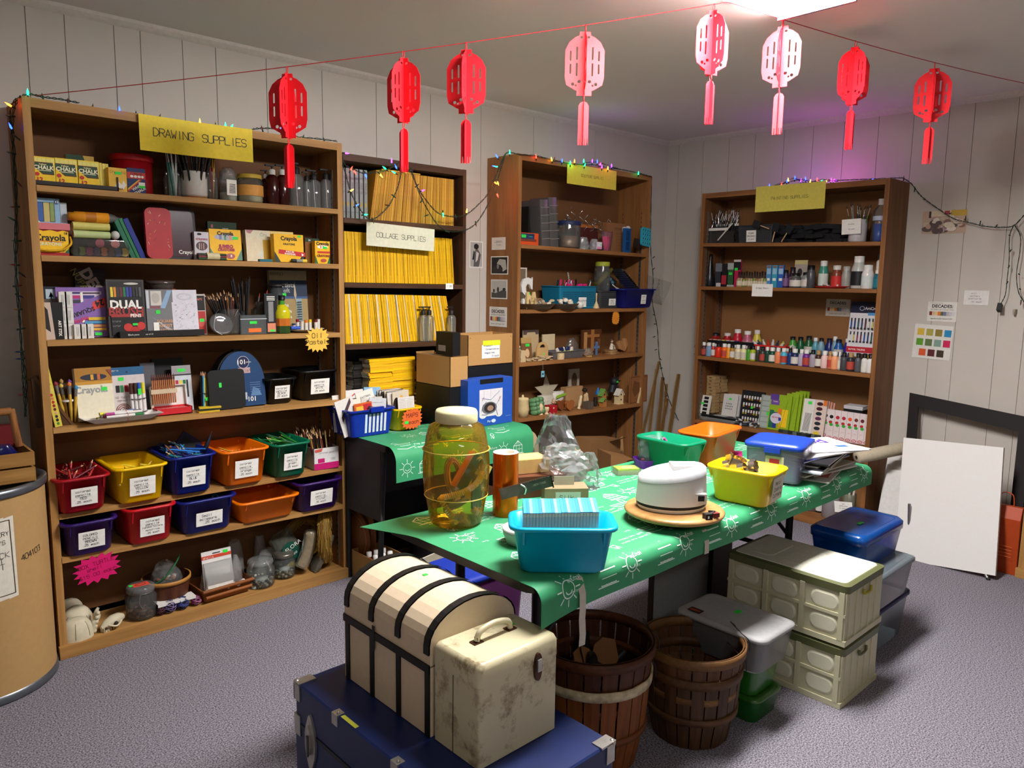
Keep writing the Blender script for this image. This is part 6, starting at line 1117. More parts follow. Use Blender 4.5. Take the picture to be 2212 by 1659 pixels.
s0,s1=span(3.3,1193,1262,.235,765);w=s1-s0;t=thing('zinc_tin','rectangular zinc tin of blue glue packets','tin',MS(3.3,(s0+s1)/2,.19,z33(-1.3)));ZN=mat('#77767a',.4,.5,.12);b=B();b.loft([ring(w*.9,.09,.006,0),ring(w,.11,.008,.045),ring(w-.004,.106,.008,.045),ring(w*.9-.004,.086,.005,.003)],ZN,False,False);b.add(ring(w*.9-.004,.086,.005,.003),[tuple(range(20))],ZN);b.tube(ring(w+.002,.112,.008,.045),.003,ZN,5,True);b.build('tin_body',t)
for i in range(7):single(bag(B(),.03,.02,.055,mat('#15205a',.35) if i%3 else mat('#d8ccc0',.5),70+i,top=.7).box(-.012,.008,-.013,-.010,.02,.034,'#c8d83a'),'glue_packet','little packet with a yellow label packed in the zinc tin','packet',t.matrix_world@T(-.05+.018*i,-.01+.01*(i%2),.012)@RY(-25+i*6),'packets in the zinc tin')
single(B().cyl((0,0,0),.024,.038,WD,20),'wooden_cylinder','short pale wooden cylinder in front of the zinc tin','wooden block',MS(3.3,at(3.3,1211,.252),.252,z33(-1.3)))
single(bag(B(),.13,.07,.1,clear('#dcd8d0',.22,.12),90,top=.4),'plastic_bag','clear bag slumped behind the zinc tin','bag',MS(3.3,at(3.3,1240,.12),.1,z33(-1.2)+.01));single(bag(B(),.1,.06,.05,clear('#d8c0a8',.5,.2),91,top=.5),'plastic_bag','low bag of pale wooden shapes beside the zinc tin','bag',MS(3.3,at(3.3,1270,.2),.2,z33(-1.1)))
pack(3.3,1257,1298,712,.1,.015,'picture_frame','brown wooden frame with a cross fixed on it','frame','#5a3216',[('r','#a8703a',.2,.68,.9,.8),('r','#a8703a',.45,.1,.62,1),('r','#b88a54',.08,.05,.25,.9),('r','#7a4a24',.8,.1,.95,.6)],bot=765)
b=B();plate([(-.008,0),(.008,0),(.008,.045),(.028,.045),(.028,.062),(.008,.062),(.008,.09),(-.008,.09),(-.008,.062),(-.028,.062),(-.028,.045),(-.008,.045)],[],.008,'#51719a',b);[b.box(x,x+.002,-.0048,-.0041,z_,z_+.002,'#d8dce4') for x,z_ in((-.02,.05),(.0,.02),(.018,.055),(0,.08),(-.002,.05),(.003,.035))];single(b,'wooden_cross','blue wooden cross with tiny white dots','cross',MS(3.3,at(3.3,1288,.2),.2,z33(-1.1)))
for i,(px,r,z_,lab) in enumerate(((1320,.055,0,'round live-edge wood slice at the bottom of the pile'),(1318,.05,.014,'wood slice carrying the seated figurine'))):single(B().cyl((0,0,0),r,.013,wood('#b8905c','#7a5430','x'),22),'wood_slice',lab,'wood slice',MS(3.3,at(3.3,px,.19),.19,z33(-.9)+z_))
b=B();b.tube(cell([(0,0,.0),(.002,0,.02),(.004,0,.035)],8),[.013,.013,.012,.011,.010,.0095,.009,.0085,.008],'#d8ccb8',8);b.ball((.004,0,.047),.0085,'#c8b49c',10,7);b.ball((.003,.001,.051),.0085,'#6a4a34',8,5);b.tube(cell([(0,0,.006),(.02,0,.022),(.032,0,.002)],10),.005,'#c8bca8',7);b.tube(cell([(.005,-.005,.03),(.02,-.005,.02),(.028,0,.018)],8),.003,'#d8c8b4',6)
single(b,'figurine','small pale seated human figurine on the wood slices','figurine',MS(3.3,at(3.3,1320,.19),.19,z33(-.9)+.028)@SCL(1.2))
b=B();plate([(0,-.005),(.05,.03),(.055,.07),(.03,.085),(0,.07),(-.03,.085),(-.055,.07),(-.05,.03)],[],.02,wood('#9a5a34','#c89a64','z'),b);single(b,'wooden_heart','large streaked brown wooden heart leaning on the bookcase side','heart',MS(3.3,at(3.3,1352,.17),.15,z33(-.7)+.008)@RY(-15)@RX(-8));single(B().lathe([(.0002,0),(.02,0),(.02,.006),(.0002,.006)],'#c89a4a',16),'wooden_ring','flat honey-coloured wooden ring lying by the zinc tin','ring',MS(3.3,at(3.3,1272,.25),.25,z33(-1.1)))
z34=lambda s:zA(3.4,s)+.001
def put(b,name,label,cat,px,dep,M=Mx(),g=None,n=3.4):
 s_=at(n,px,dep);return single(b,name,label,cat,MS(n,s_,dep,zz(n,s_)+.001)@M,g)
put(B().lathe([(.0002,0),(.034,0),(.039,.05),(.036,.1),(.037,.103),(.037,.112),(.034,.118),(.008,.122),(.006,.135),(.0002,.138)],'#d2bb88',22),'wooden_canister','tall pale wooden canister with a knobbed lid','canister',1129,.24)
b=B();b.box(-.045,.045,-.04,.04,0,.015,'#4f7a50')
for i in range(3):
 for j in range(4):b.lathe([(.02,0),(.017,.03),(.0002,.036)],'#5f8c5e',8,(-.032+.032*i,-.036+.024*j,.012))
put(b,'egg_carton','green egg carton standing on its end beside the canister','egg carton',1152,.19,T(0,-.01,.05)@RX(80)@RZ(4))
for i,(px,dp) in enumerate(((1168,.24),(1181,.245))):put(B().lathe([(.0002,0),(.017,0),(.015,.006),(.006,.012),(.01,.018),(.017,.035),(.0165,.055),(.01,.068),(.0002,.073)] if not i else[(.0002,0),(.017,0),(.014,.006),(.006,.012),(.014,.02),(.0165,.035),(.015,.045),(.0002,.045)],'#d8bf94',18),'egg_cup',('pale wooden egg standing in its cup','empty pale wooden egg cup next to the red box')[i],'egg cup',px,dp)
b=B();b.box(-.032,.032,0,.05,0,.05,'#a8101c');b.add([(.0+x*.0006,-.0006,.034+y*.0006) for x,y in((0,-12),(10,0),(10,7),(5,10),(0,6),(-5,10),(-10,7),(-10,0))],[tuple(range(8))],'#e8c8a8');put(b,'wooden_box','small bright red box with a cut-out heart','box',1196,.25)
put(B().tube(cell([(-.012,0,.0),(0,0,.008),(.012,0,0)],8),.008,'#c8a47a').ball((0,0,.014),.012,'#c8a47a',8,6),'wooden_figure','little wooden figure lying on the red box','figure',1196,.225,T(0,0,.06))
b=B();plate([(.085*(1 if i%2==0 else.42)*cos(pi/2+i*pi/5),.085*(1 if i%2==0 else.42)*sin(pi/2+i*pi/5)) for i in range(10)],[],.004,'#b4a890',b);put(b,'wooden_star','big flat grey-white star propped at the back','star',1180,.08,T(0,0,.115)@RX(-6)@SCL(1.35))
b=B();b.box(0,.028,0,.001,0,.038,'#7ab8c8');b.box(.007,.021,-.0006,0,.014,.024,'#2a3a44');p=aY(1169,815,-.279);single(b,'price_tag','pale blue price tag hanging on a string from the shelf above','price tag',T(p.x,-.279,p.z));single(B().tube([(0,0,0),(0,.002,.06)],.0006,'#d8d0c0',4),'string','thin white string holding the pale blue price tag','string',T(p.x+.014,-.2788,p.z+.036))
single(bag(B(),.17,.07,.075,mat('#cfc6b4',.6),95,top=.8,crumple=.06),'cloth_bag','cream cloth bag lying behind the egg carton','bag',MS(3.4,at(3.4,1178,.12),.12,z34(-1.5)+.02));put(bag(B(),.11,.05,.06,mat('#d8d6cc',.5),96,top=.9,crumple=.05).add([(-.045,-.03,.02),(.04,-.03,.035),(.045,-.03,.05),(-.045,-.03,.04)],[(0,1,2,3)],'#8ab82a'),'gift_packet','white packet with a lime green stripe over the heart pieces','packet',1205,.13,T(0,0,.055))
for i,(px,dp,c) in enumerate(((1212,.2,'#7a421e'),(1230,.235,'#9a5a2c'))):
 b=B();plate([(0,0),(.035,.026),(.04,.052),(.025,.07),(.003,.06),(-.022,.07),(-.038,.052),(-.033,.024)],[],.018,c,b);put(b,'wooden_apple',('darker wooden heart partly behind the front one','glossy brown wooden heart facing the room')[i],'heart',px,dp)
pack(3.4,1228,1250,797,.1,.012,'picture_frame','narrow whitewashed frame around a dark oval','frame','#a09888',[('e','#4a3826',.5,.66,.28,.24),('r',GS,.38,.15,.62,.24)],bot=880);pack(3.4,1222,1258,836,.14,.05,'wooden_block','plain wooden block standing under the oval frame','block','#b0885c',bot=880)
for i,(px,dp,M,c) in enumerate(((1250,.22,RY(14),'#d8c49c'),(1263,.2,Mx(),'#c8a878'),(1269,.16,RY(-8),'#d0b488'))):put(B().lathe([(.0002,0),(.012,0),(.012,.008),(.007,.015),(.012,.05),(.009,.075),(.011,.085),(.0002,.095)],c,12),'wooden_figure',('leaning wooden leg-shaped carving','jointed wooden doll with a dark hat','wooden peg carving behind the doll')[i],'figure',px,dp,M)
put(B().ball((0,0,0),.02,'#1a1412',10,7,.6),'doll_hat','black fuzzy doll hat above the wooden carvings','hat',1262,.15,T(0,0,.11));put(B().box(-.026,.026,-.026,.026,0,.048,mat('#5c5044',.5,noise=.15)),'stone_cube','dark grey-brown cube near the shelf edge','cube',1270,.24)
put(B().lathe([(.024,0),(.0003,.05)],'#1a6ab0',14),'paper_cone','bright blue cone hat between the carvings','cone',1291,.14,T(0,0,.07));put(B().tube([(0,0,0),(.004,0,.06)],.013,'#1c1412',8),'beaded_figure','dark beaded figure beside the grey-brown cube','figure',1285,.19)
def birdhouse(px,dp,w,h,wall,roof,lab,two=False):
 t=thing('birdhouse',lab,'birdhouse',MS(3.4,at(3.4,px,dp),dp,z34(-.8)));b=B();b.prism([(-w/2,0),(w/2,0),(w/2,h*.6),(0,h*.92),(-w/2,h*.6)],0,w*.8,wall,'y');b.build('house_body',t)
 b=B();b.box(-w*.6,w*.6,-w*.1,w*.9,-.003,0,'#d8c08a')
 for zc,r_ in(((h*.62,w*.13),(h*.28,w*.13)) if not two else((h*.66,w*.15),)):b.add([(r_*cos(a*pi/8),-.0006,zc+r_*sin(a*pi/8)) for a in range(16)],[tuple(range(16))],CK)
 b.build('entrance',t)
 b=B()
 for sg in(-1,1):b.hexa([(0,-.006,h*.95),(sg*w*.66,-.006,h*.55),(sg*w*.66,w*.86,h*.55),(0,w*.86,h*.95),(0,-.006,h),(sg*w*.7,-.006,h*.57),(sg*w*.7,w*.86,h*.57),(0,w*.86,h)],roof)
 b.build('roof',t)
birdhouse(1305,.2,.044,.115,'#b0743c','#6a9a4a','tall birdhouse of orange wood with a green roof',True);birdhouse(1306,.245,.04,.062,'#b0743c','#6a9a4a','low green-roofed birdhouse in front of the tall one',True);birdhouse(1341,.225,.05,.105,'#dcc694','#d8d2c4','cream birdhouse with two round holes and a pale roof')
b=B();b.ball((0,0,0),.032,'#1c1e22',12,8);b.lathe([(.012,0),(.0004,.06)],'#1a1c1e',10);b.T=T(.02,0,.005)@RY(96);b.lathe([(.014,0),(.0005,.055)],'#22262a',10);b.T=Mx();b.loft([ring(.06,.05,.02,-.07,dx=-.02),ring(.05,.045,.02,-.02,dx=-.01)],'#26262c');b.box(-.012,.004,-.034,-.031,-.004,.008,GS)
put(b,'decoy_bird','black crow figure with a long beak above the birdhouses','bird',1325,.13,T(0,0,.145))
pack(3.4,1361,1397,812,.255,.015,'carved_plaque','square wooden plaque carved with a heart shape','plaque','#8a5a34',[('l','#5a3418',.02,.03,.03,.97,.03,.97,.97,.03,.97,.03,.03),('p','#6a4224',[.3,.15,.75,.6,.6,.85,.45,.75,.2,.85,.1,.5]),('l','#b8905c',.02,.3,.2,.7,.55,.5,.8)],bot=868)
b=B();plate([(-.01,0),(.01,0),(.008,.02),(.012,.04),(.022,.08),(.014,.11),(.006,.11),(.008,.08),(-.004,.04)],[],.006,'#d8c490',b);put(b,'wooden_seahorse','pale wooden curved cut-out leaning on the plaque','cut-out',1378,.265,RY(6))
K2=mat('#8a6238',.85,noise=.05,nscale=100)
for i,(px,pt,Y,w,d,ro,lab) in enumerate(((1310,950,-.42,.36,.12,8,'wide kraft carton leaning below the sculpture shelves'),(1348,990,-.75,.18,.16,-20,'small kraft carton with open flaps by the green bin'))):
 p=aY(px,pt,Y);h=p.z;b=B();b.hexa([(-w/2,0,0),(w/2,0,0),(w/2,d,0),(-w/2,d,0),(-w/2,0,h*1.06),(w/2,0,h*.95),(w/2,d,h*.96),(-w/2,d,h*1.07)],K2)
 b.hexa([(w*.1,-.001,h*.96),(w*.45,-.001,h*.95),(w*.45,0,h*.95),(w*.1,0,h*.96),(w*.2,-.07,h*1.02),(w*.5,-.06,h*1.0),(w*.5,-.059,h*1.0),(w*.2,-.069,h*1.02)],K2);single(b,'kraft_carton',lab,'carton',T(p.x,Y,.001)@RZ(ro))
p=aY(1348,962,-.33);b=B();plate([(0,0),(.045,0),(-.02,.28),(-.055,.27)]+[(-.055+.0045*k+(.006 if k%2 else 0),.27-.27*k/12) for k in range(1,12)],[],.004,'#b08a5c',b);single(b,'cardboard_saw','saw-toothed cardboard strip leaning at the back shelves','cardboard strip',T(p.x,-.33,.001)@SCL(1,1,p.z/.24))
p=aY(1147,932,-.36);q=aY(1167,970,-.36);r_=q.x-p.x;b=B();plate([(-r_,0),(r_,0)]+[(r_*cos(a*pi/16),p.z-r_*1.3+r_*1.3*sin(a*pi/16)) for a in range(17)],[],.008,'#c8ae88',b);single(b,'round_board','pale round-topped board standing beyond the copper roll','board',T(p.x,-.36,.001)@RX(-2))
for i,(px,pyt,pxb,pyb,w,c,d_) in enumerate(((1424,781,1396,905,.022,'#c8a468',.1),(1418,798,1404,925,.02,'#b8905a',.14),(1432,815,1422,925,.03,'#9a7448',.08),(1440,830,1432,925,.02,'#c0985c',.12),(1466,808,1447,930,.034,'#b08a4a',.05),(1442,862,1430,920,.02,'#7a5430',.17))):
 a,c_=aX(px,pyt,-.06),aX(pxb,pyb,-.06-d_);d=c_-a;foot=a+d*(a.z/(a.z-c_.z));L_=(foot-a).length
 single(B().box(-w/2,w/2,-.006,.006,0,L_,wood(c,'#8a6234','z')),'wood_strip',('thinnest tall pale strip','second pale strip','wide brown lath','narrow golden lath','broad yellow-brown board nearest the string lights','short dark lath')[i]+' leaning in the room corner','wood strip',aim(tuple(foot),a-foot,0))
# ================================================================ painting bookcase
hungsign(4.1,1634,1781,404,450,.30,'pale yellow paper sign reading painting supplies','PAINTING SUPPLIES','#dcd05c',.018,sp=1.2)
def hangnote(n,px0,px1,py0,py1,dep,label,lines,name='note_card',cat='card',tilt=0):
 s0,zt=pS(n,px0,py0,dep);s1,zb=pS(n,px1,py1,dep);w,h=abs(s1-s0),zt-zb;return single(note(w,h,lines),name,label,cat,MS(n,(s0+s1)/2,dep,zb)@RY(tilt))
s0,s1=span(4.1,1522,1590,.2,515);w=s1-s0;M0=MS(4.1,(s0+s1)/2,.2,zB(4.1,s0)+.001);t=thing('wire_rack','clear stepped rack of black brushes with white label strips','rack',M0)
b=B();b.box(-w/2,w/2,-.03,-.028,0,.08,clear('#8a8480',.25));b.box(-w/2,w/2,.07,.072,0,.12,clear('#8a8480',.25));b.build('clear_panels',t)
b=B();b.box(-w/2-.02,w*.32,-.034,-.032,.085,.103,'#dedbd2');b.build('label_strip',t);B().box(-w*.3,w*.46,.04,.042,.118,.134,'#dedbd2').build('label_strip',t);b=B();b.T=T(0,-.036,0);b.hexa([(0,0,.02),(.008,0,.018),(.008,.002,.018),(0,.002,.02),(w*.42,0,.13),(w*.48,0,.13),(w*.48,.002,.13),(w*.42,.002,.13)],'#cfcabf');b.build('label_strip',t)
rn=random.Random(5);bp_=None
for k in range(44):
 M=M0@T(-w*.5+w*.95*((k*7)%44)/44,-.02+.08*((k*3)%5)/5,.03+.03*(k%2))@RY(rn.uniform(-16,20))@RX(-rn.uniform(0,12))@SCL(1,1,rn.uniform(.8,1.15))
 if bp_ is None:
  b=B();b.cyl((0,0,0),.0032,.1,'#0f0f10',6);b.cyl((0,0,.1),.0036,.05,mat('#d8d8da',.2,.7),6);b.lathe([(.0036,.15),(.004,.16),(.0003,.175)],'#3a2a20',6)
  bp_=single(b,'paint_brush','black brush with a silver ferrule in the stepped rack','brush',M,'black brushes in the stepped rack')
 else:dup(bp_,M)
t,w,h=basketbox(4.1,1591,1668,487,.24,.17,'#33363a','charcoal woven basket labelled foam brushes',True,(.07,.075,[('FOAM',.013),('BRUSHES',.012),('30 each',.009)],-.02,.008))
FM=mat('#1c1d20',.9,noise=.2,nscale=80);rn=random.Random(9);P=None
for k in range(46):
 px=1672+150*((k*5)%23)/23;lay=k//12;s_=at(4.1,px,.2);M=MS(4.1,s_,.22-.02*(k%4),zB(4.1,s_)+.002+.028*lay)@RZ(rn.uniform(-14,14))@RY(rn.uniform(-7,7))
 if P is None:P=single(B().prism([(-.05,0),(.05,0),(.055,.012),(.04,.026),(-.05,.026)],0,.07,FM,'y'),'foam_brush','black foam brush head in the big heap on the top shelf','foam brush',M,'foam brushes heaped on the top shelf')
 else:dup(P,M)
for i,(px,ro,dp) in enumerate(((1660,-38,.26),(1672,12,.28),(1690,32,.27))):
 s_=at(4.1,px,.26);z_=zB(4.1,s_);b=B();b.cyl((0,0,0),.004,.07,'#c8a47a',8);b.box(-.022,.022,-.006,.006,.065,.12,FM);single(b,'foam_brush',('foam brush tipping over the charcoal basket','foam brush with its wooden handle upright beside the charcoal basket','foam brush with a slanting wooden handle in front of the heap')[i],'foam brush',MS(4.1,s_,dp,z_+(.09 if i==0 else.006))@RY(ro if i else-70))
t,s2,z2,r2,h2=jar(1833,1870,475,521,.2,4.1,'white plastic cup of long brushes',glass=mat('#cfcdd0',.4),name='brush_cup',neck=1.0);t['category']='cup'
sheaf(4.1,s2,.2,z2+.01,16,.225,.0035,['#3a5a1c','#5a7a2a','#1c2434','#8a8a8a'],'paint_brush','long thin brush fanning out of the white plastic cup','brush','long brushes in the white cup',17,(0,0),maker=lambda c:brush(.225,.0036,c,'#b8b4a8','#4a3020'),rad=.022)
hangnote(4.1,1820,1859,474,505,.262,'blank-looking white card taped to the white brush cup',[('brushes',.007),('.50 each',.007)],tilt=-2)
t,s2,z2,r2,h2=jar(1883,1913,430,520,.19,4.1,'tall clear bottle half full of bright blue paint','#c8c4c0',content=mat('#0f4aa8',.3),fill=.42,neck=.4,name='paint_bottle');B().lathe([(r2*1.02,h2*.5),(r2*1.02,h2*.6)],'#b8c4d8',20).build('label',t)
def bot(n,px0,px1,top,bottom,dep,body,cap,lab,label=None,g=None,name='paint_bottle',cat='paint bottle',**k):
 s,r,z,h=lidtub(n,px0,px1,top,bottom,dep,'','','','');t=thing(name,lab,cat,MS(n,s,dep,z),g)
 hb=h*(1-k.get('caph',.18));sh=k.get('shoulder',.78);nk=k.get('neck',.5);b=B();b.lathe([(.0002,0),(r*.95,0),(r,h*.03),(r,hb*sh),(r*.85,hb*(sh+.1)),(r*nk,hb*.97),(r*nk,hb)],mat(body,.3,noise=0) if isinstance(body,str) else body,14);b.build('bottle_body',t)
 B().lathe([(r*k.get('capr',.6),hb*.97),(r*k.get('capr',.6),h*.99),(.0002,h)],mat(cap,.4,noise=0),12).build('cap',t)
 if label:B().lathe([(r*1.015,h*.1),(r*1.015,hb*sh*.85)],mat(label,.5),14,a0=pi*.85,a1=pi*2.15).build('label',t)
 return t
put4=lambda b,nm,lab,cat,px,dep,M=Mx(),g=None:put(b,nm,lab,cat,px,dep,M,g,4.2)
bot(4.2,1523,1542,549,616,.2,'#15181e','#0c0c0e','tall black cone-shaped paint tube at the bookcase side',None,shoulder=.3,neck=.35,caph=.12,capr=.4)
for(a,c,tp,bc,its,lab) in((1544,1558,569,'#2c3038',[('r','#6a7078',0,.65,1,1),('r','#c8c8c8',.2,0,.9,.16)],'grey hanging paint tube card'),(1556,1571,570,'#16141a',[('r','#a82838',.1,.1,.8,.5)],'black box with a red label between the paint tubes'),(1570,1585,568,'#2c5a34',[('r','#a8b0ae',0,.72,1,1),('r',GS,.2,.5,.7,.6),('r','#a8b0ae',0,0,1,.08)],'green paint tube with a sticker on a silver card'),(1583,1598,561,'#b01c4a',[('r','#17141a',0,.62,1,.92),('r','#c8c0c0',0,.92,1,1),('r',GS,.15,.6,.6,.7)],'crimson paint tube hanging in a black-topped card')):
 pack(4.2,a,c,tp,.22,.015,'paint_tube',lab,'paint tube',bc,its,bot=616)
for i in range(11):bot(4.2,1591+5.6*i-(i%2)*.5,1600+5.6*i,586+(i%3),617,.235-.012*(i%2),['#a8906a','#b8a07a','#7a8a3a','#9a6a4a'][i%4],'#101012','tiny glass-stain bottle with a long black tip above the glass stain card','#d8ccb0','tiny glass stain bottles',caph=.42,capr=.35)
for i,(a,c) in enumerate(((1654,1664),(1666,1677),(1679,1691))):pack(4.2,a,c,573,.235,.015,'glitter_tube',('light blue glitter tube nearest the tiny bottles','turquoise glitter tube in the middle of three','deeper blue glitter tube standing apart')[i],'glitter tube',['#4a90c8','#3aa0c0','#2a60b8'][i],[('r','#9ac4dc',.1,.6,.9,.85),('r','#8a6a58',.15,.88,.85,.97),('r',CW,.2,.3,.8,.42)],bot=618)
bots2=[(1690,1703,583,'#3a2a5a','#101014','small purple ink bottle with pointed black cap','#7a5a8a'),(1704,1718,577,'#2a2030','#18141c','small dark violet bottle behind the black-labelled jar','#8a5a7a'),(1706,1730,590,'#5a5a58','#141414','squat black gesso jar with a white label','#d8d4cc'),(1741,1760,573,'#4a4a4e','#111113','wide-lidded black and grey jar',None),(1731,1750,588,'#8a8a88','#141416','slant-shouldered bottle with an orange and white label','#d8d0c8'),(1767,1787,563,'#3f8a78','#dcdad4','teal bottle with a white cap and white label','#c8d4cc'),(1795,1817,573,'#7a3a24','#d8d4cc','amber varnish bottle with a red square label','#c8302c'),
  (1838,1867,553,'#b8b8b2','#e8e6e0','tall white medium bottle with a black and orange label','#18161a'),(1860,1886,572,'#dcdad4','#e8e6e0','white jar with a stepped white lid','#cfd8d4'),(1886,1908,583,'#17687a','#e2e0da','teal-labelled jar at the bookcase end','#1f7a8a'),(1817,1836,575,'#9a9894','#a8a8a4','clear glass jar behind the red plate',None)]
for(a,c,tp,bd,cp,lab,lb) in bots2:bot(4.2,a,c,tp,620,.22 if tp>560 else.2,bd,cp,lab,lb,neck=.75,capr=.72,caph=.2)
s_,z_=pS(4.2,1899,584,.2);bt_=bot(4.2,1893,1906,545,583,.2,'#d0ccc4','#2a2c30','small white bottle standing on the teal-labelled jar',None,caph=.35,capr=.8);bt_.matrix_world=MS(4.2,s_,.2,z_)@SCL(1,1,.45)
pack(4.2,1713,1740,562,.12,.008,'blister_pack','hanging card with a clear blister behind the gesso jar','blister pack','#b8aca0',[('r','#d8c88a',0,.85,1,1),('e','#3a3434',.45,.55,.2,.15)],lean=4,bot=612)
s0,s1=span(4.2,1757,1834,.24,618);r=(s1-s0)/2;M0=MS(4.2,(s0+s1)/2,.21,zB(4.2,s0));single(B().lathe([(.0002,0),(r*.8,0),(r,.012),(r,.015),(r*.8,.005),(.0002,.005)],mat('#a81c20',.35),28),'plate','round red plate scattered with small tubes','plate',M0)
rn=random.Random(3)
for i in range(9):single(B().tube([(-.018,0,0),(.01,0,.002),(.022,0,0)],[.006,.007,.003],['#d8d4cc','#2a2424','#8a7a64','#c8c0b4'][i%4],7),'small_tube','little paint tube lying on the red plate','paint tube',M0@T(rn.uniform(-.06,.06),rn.uniform(-.06,.0),.015+.004*(i%3))@RZ(rn.uniform(0,180)),'tubes on the red plate')
hangnote(4.2,1625,1668,613,641,.303,'white card reading glass stain taped to the shelf edge',[('Glass Stain',.011),('',.01)])
F3=[(1499,1506,'#5a4a40','k'),(1505,1514,'#6a5040','w'),(1514,1524,'#4a2a34','w'),(1524,1536,'#7a9ab8','w'),(1535,1543,'#b83a3a','w'),(1544,1557,'#d8341c','k'),(1557,1569,'#f06a10','w'),(1568,1577,'#f0a030','w'),(1575,1586,'#a87a2a','k'),(1586,1599,'#e0d4ac','w'),(1599,1611,'#e4e2a0','w'),(1611,1620,'#4a9a2a','k'),(1619,1631,'#a8b820','k'),(1631,1640,'#3a3a30','w'),(1640,1652,'#3a4038','k'),(1651,1661,'#1a4434','w'),(1660,1673,'#16503a','w'),(1673,1686,'#e88a5a','w'),(1685,1699,'#4ab0cc','w'),(1700,1711,'#1c3a7a','k'),(1708,1724,'#222a54','w'),(1724,1736,'#b4aec4','w'),(1733,1749,'#6a2a80','w'),(1748,1762,'#a49aa4','k'),(1760,1774,'#40241a','t'),(1773,1788,'#e8c4c0','w'),(1786,1798,'#c07a50','t'),(1795,1810,'#f0a070','w'),(1809,1816,'#b8b0a8','w'),(1815,1830,'#44464a','k'),(1829,1845,'#2c2c30','t'),(1846,1860,'#56565a','k'),(1860,1874,'#d4d2cc','k'),(1872,1888,'#e0deda','k')]
CN=dict(k='black',w='white',t='tan');CC=dict(k='#141414',w='#e4e2dc',t='#a88450')
def cname(h):
 import colorsys
 c=[int(h[i:i+2],16)/255 for i in(1,3,5)];H_,L_,S_=colorsys.rgb_to_hls(*c)
 base='grey' if S_<.14 else['red','orange','yellow','lime','green','teal','sky blue','blue','purple','plum','pink','red'][int(H_*12)%12 if H_<.96 else 0]
 return('dark ' if L_<.25 else 'pale ' if L_>.72 else '')+base
for i,(a,c,col,cp) in enumerate(F3):
 tp=737+(i*.8 if i<20 else 16+(i-20)*.85);nb=cname(F3[i-1][2]) if i else 'bookcase side'
 bot(4.3,a,c,tp,790,.255,col,CC[cp],f'{cname(col)} acrylic paint bottle, {CN[cp]} cap, next after the {nb} one',['#d8d4c8',None,'#b8483c',None][i%4] if i not in(9,10) else '#d0c8b4','front row of acrylic paint bottles',capr=.62,caph=.22)
for i in range(26):bot(4.3,1508+14.2*i,1519+14.2*i,740+i*.95,790,.215,['#8a7a5a','#b0483a','#4a6a8a','#3a6a4a','#8a6a94','#9a9a94'][i%6],'#e0ded8' if i%3 else '#181818','half hidden paint bottle in the row behind the front bottles',None,'second row of acrylic paint bottles')
zr=zB(4.3,1)+.062;b=B();s0,s1=span(4.3,1500,1890,.1,740);b.box(0,s1-s0,0,.07,0,.055,'#3a2616');single(b,'riser_board','low wooden riser hidden behind the paint bottles','riser',MS(4.3,s0,.095,zB(4.3,1)+.006))
for(a,c,tp,bd,cp,lab) in((1531,1558,717,'#8a1a18','#16161a','short dark red jar with a black cap above the black tray'),(1560,1580,718,'#a01c24','#d8d0cc','flat red jar with a wide white cap'),(1582,1602,710,'#c01c34','#e8e6e2','round red bottle with a white cap'),(1603,1624,714,'#b8607a','#e8e6e2','dusty pink bottle with a white cap'),(1625,1643,712,'#d8c44a','#dcd8d0','yellow bottle with a tall white cap'),(1703,1720,727,'#4a9a34','#121414','leaf green jar with a black cap'),(1720,1737,728,'#175a34','#111312','forest green jar with a black cap'),(1737,1756,726,'#1c5a30','#181818','wide green jar under a black lid'),(1754,1768,730,'#5aa0b0','#d8dcdc','pale aqua jar with a white cap'),(1766,1781,731,'#7aa4b4','#18181a','grey blue jar with a black cap'),(1782,1800,732,'#16246a','#12182a','navy jar with a dark cap'),(1796,1810,728,'#7a9aa8','#dcdcdc','pale bottle peeking out behind the navy jar'),(1801,1821,734,'#1f5aa0','#101828','mid blue jar with a dark blue cap'),(1822,1840,733,'#24268a','#e0dedc','royal blue jar with a white cap'),(1839,1858,737,'#7a5436','#1c1410','tan brown jar under the colour card'),(1858,1874,741,'#5a3a30','#1a1210','dark brown jar at the foot of the colour card'),(1874,1891,742,'#a8843a','#17120e','gold jar at the end of the back row')):
 s,r,z,h=lidtub(4.3,a,c,tp,755,.09,'','','','');t=bot(4.3,a,c,tp,755,.09,bd,cp,lab,'#c8c4b8' if a%2 else None,'back row of paint jars',neck=.55,shoulder=.6);t.matrix_world=MS(4.3,s,.09,zr)@SCL(1,1,max(.3,(h-.061)/h))
b=B();s0,s1=span(4.3,1522,1632,.17,745);b.box(0,s1-s0,0,.06,0,.022,'#0e0e10');single(b,'watercolour_tray','long black tray of paint pans above the front bottles','tray',MS(4.3,s0,.185,zr+.028));[single(B().box(0,.02,0,.02,0,.006,c),'paint_pan',f'{nm} pan in the long black tray','paint pan',MS(4.3,s0+.04+.034*i,.18,zr+.051)) for i,(c,nm) in enumerate((('#c8847a','salmon'),('#c8b49c','beige'),('#b8b4a8','grey'),('#d8d05a','yellow'),('#d0cab8','cream'),('#c8c8c4','white'),('#34346a','indigo')))]
s0,s1=span(4.3,1631,1701,.2,745);w=s1-s0;M0=MS(4.3,s0,.215,zr+.012);b=B();b.box(0,w,0,.08,0,.003,'#b81c1c');b.box(0,w,0,.003,0,.035,'#c82420');b.box(0,.003,0,.08,0,.035,'#b81c1c');b.box(w-.003,w,0,.08,0,.035,'#b81c1c');b.box(w*.52,w*.72,-.001,0,.006,.028,'#101010');b.box(w*.56,w*.68,-.0015,-.001,.011,.022,GS);single(b,'tube_tray','red open box crowded with white and yellow paint tubes','box',M0)
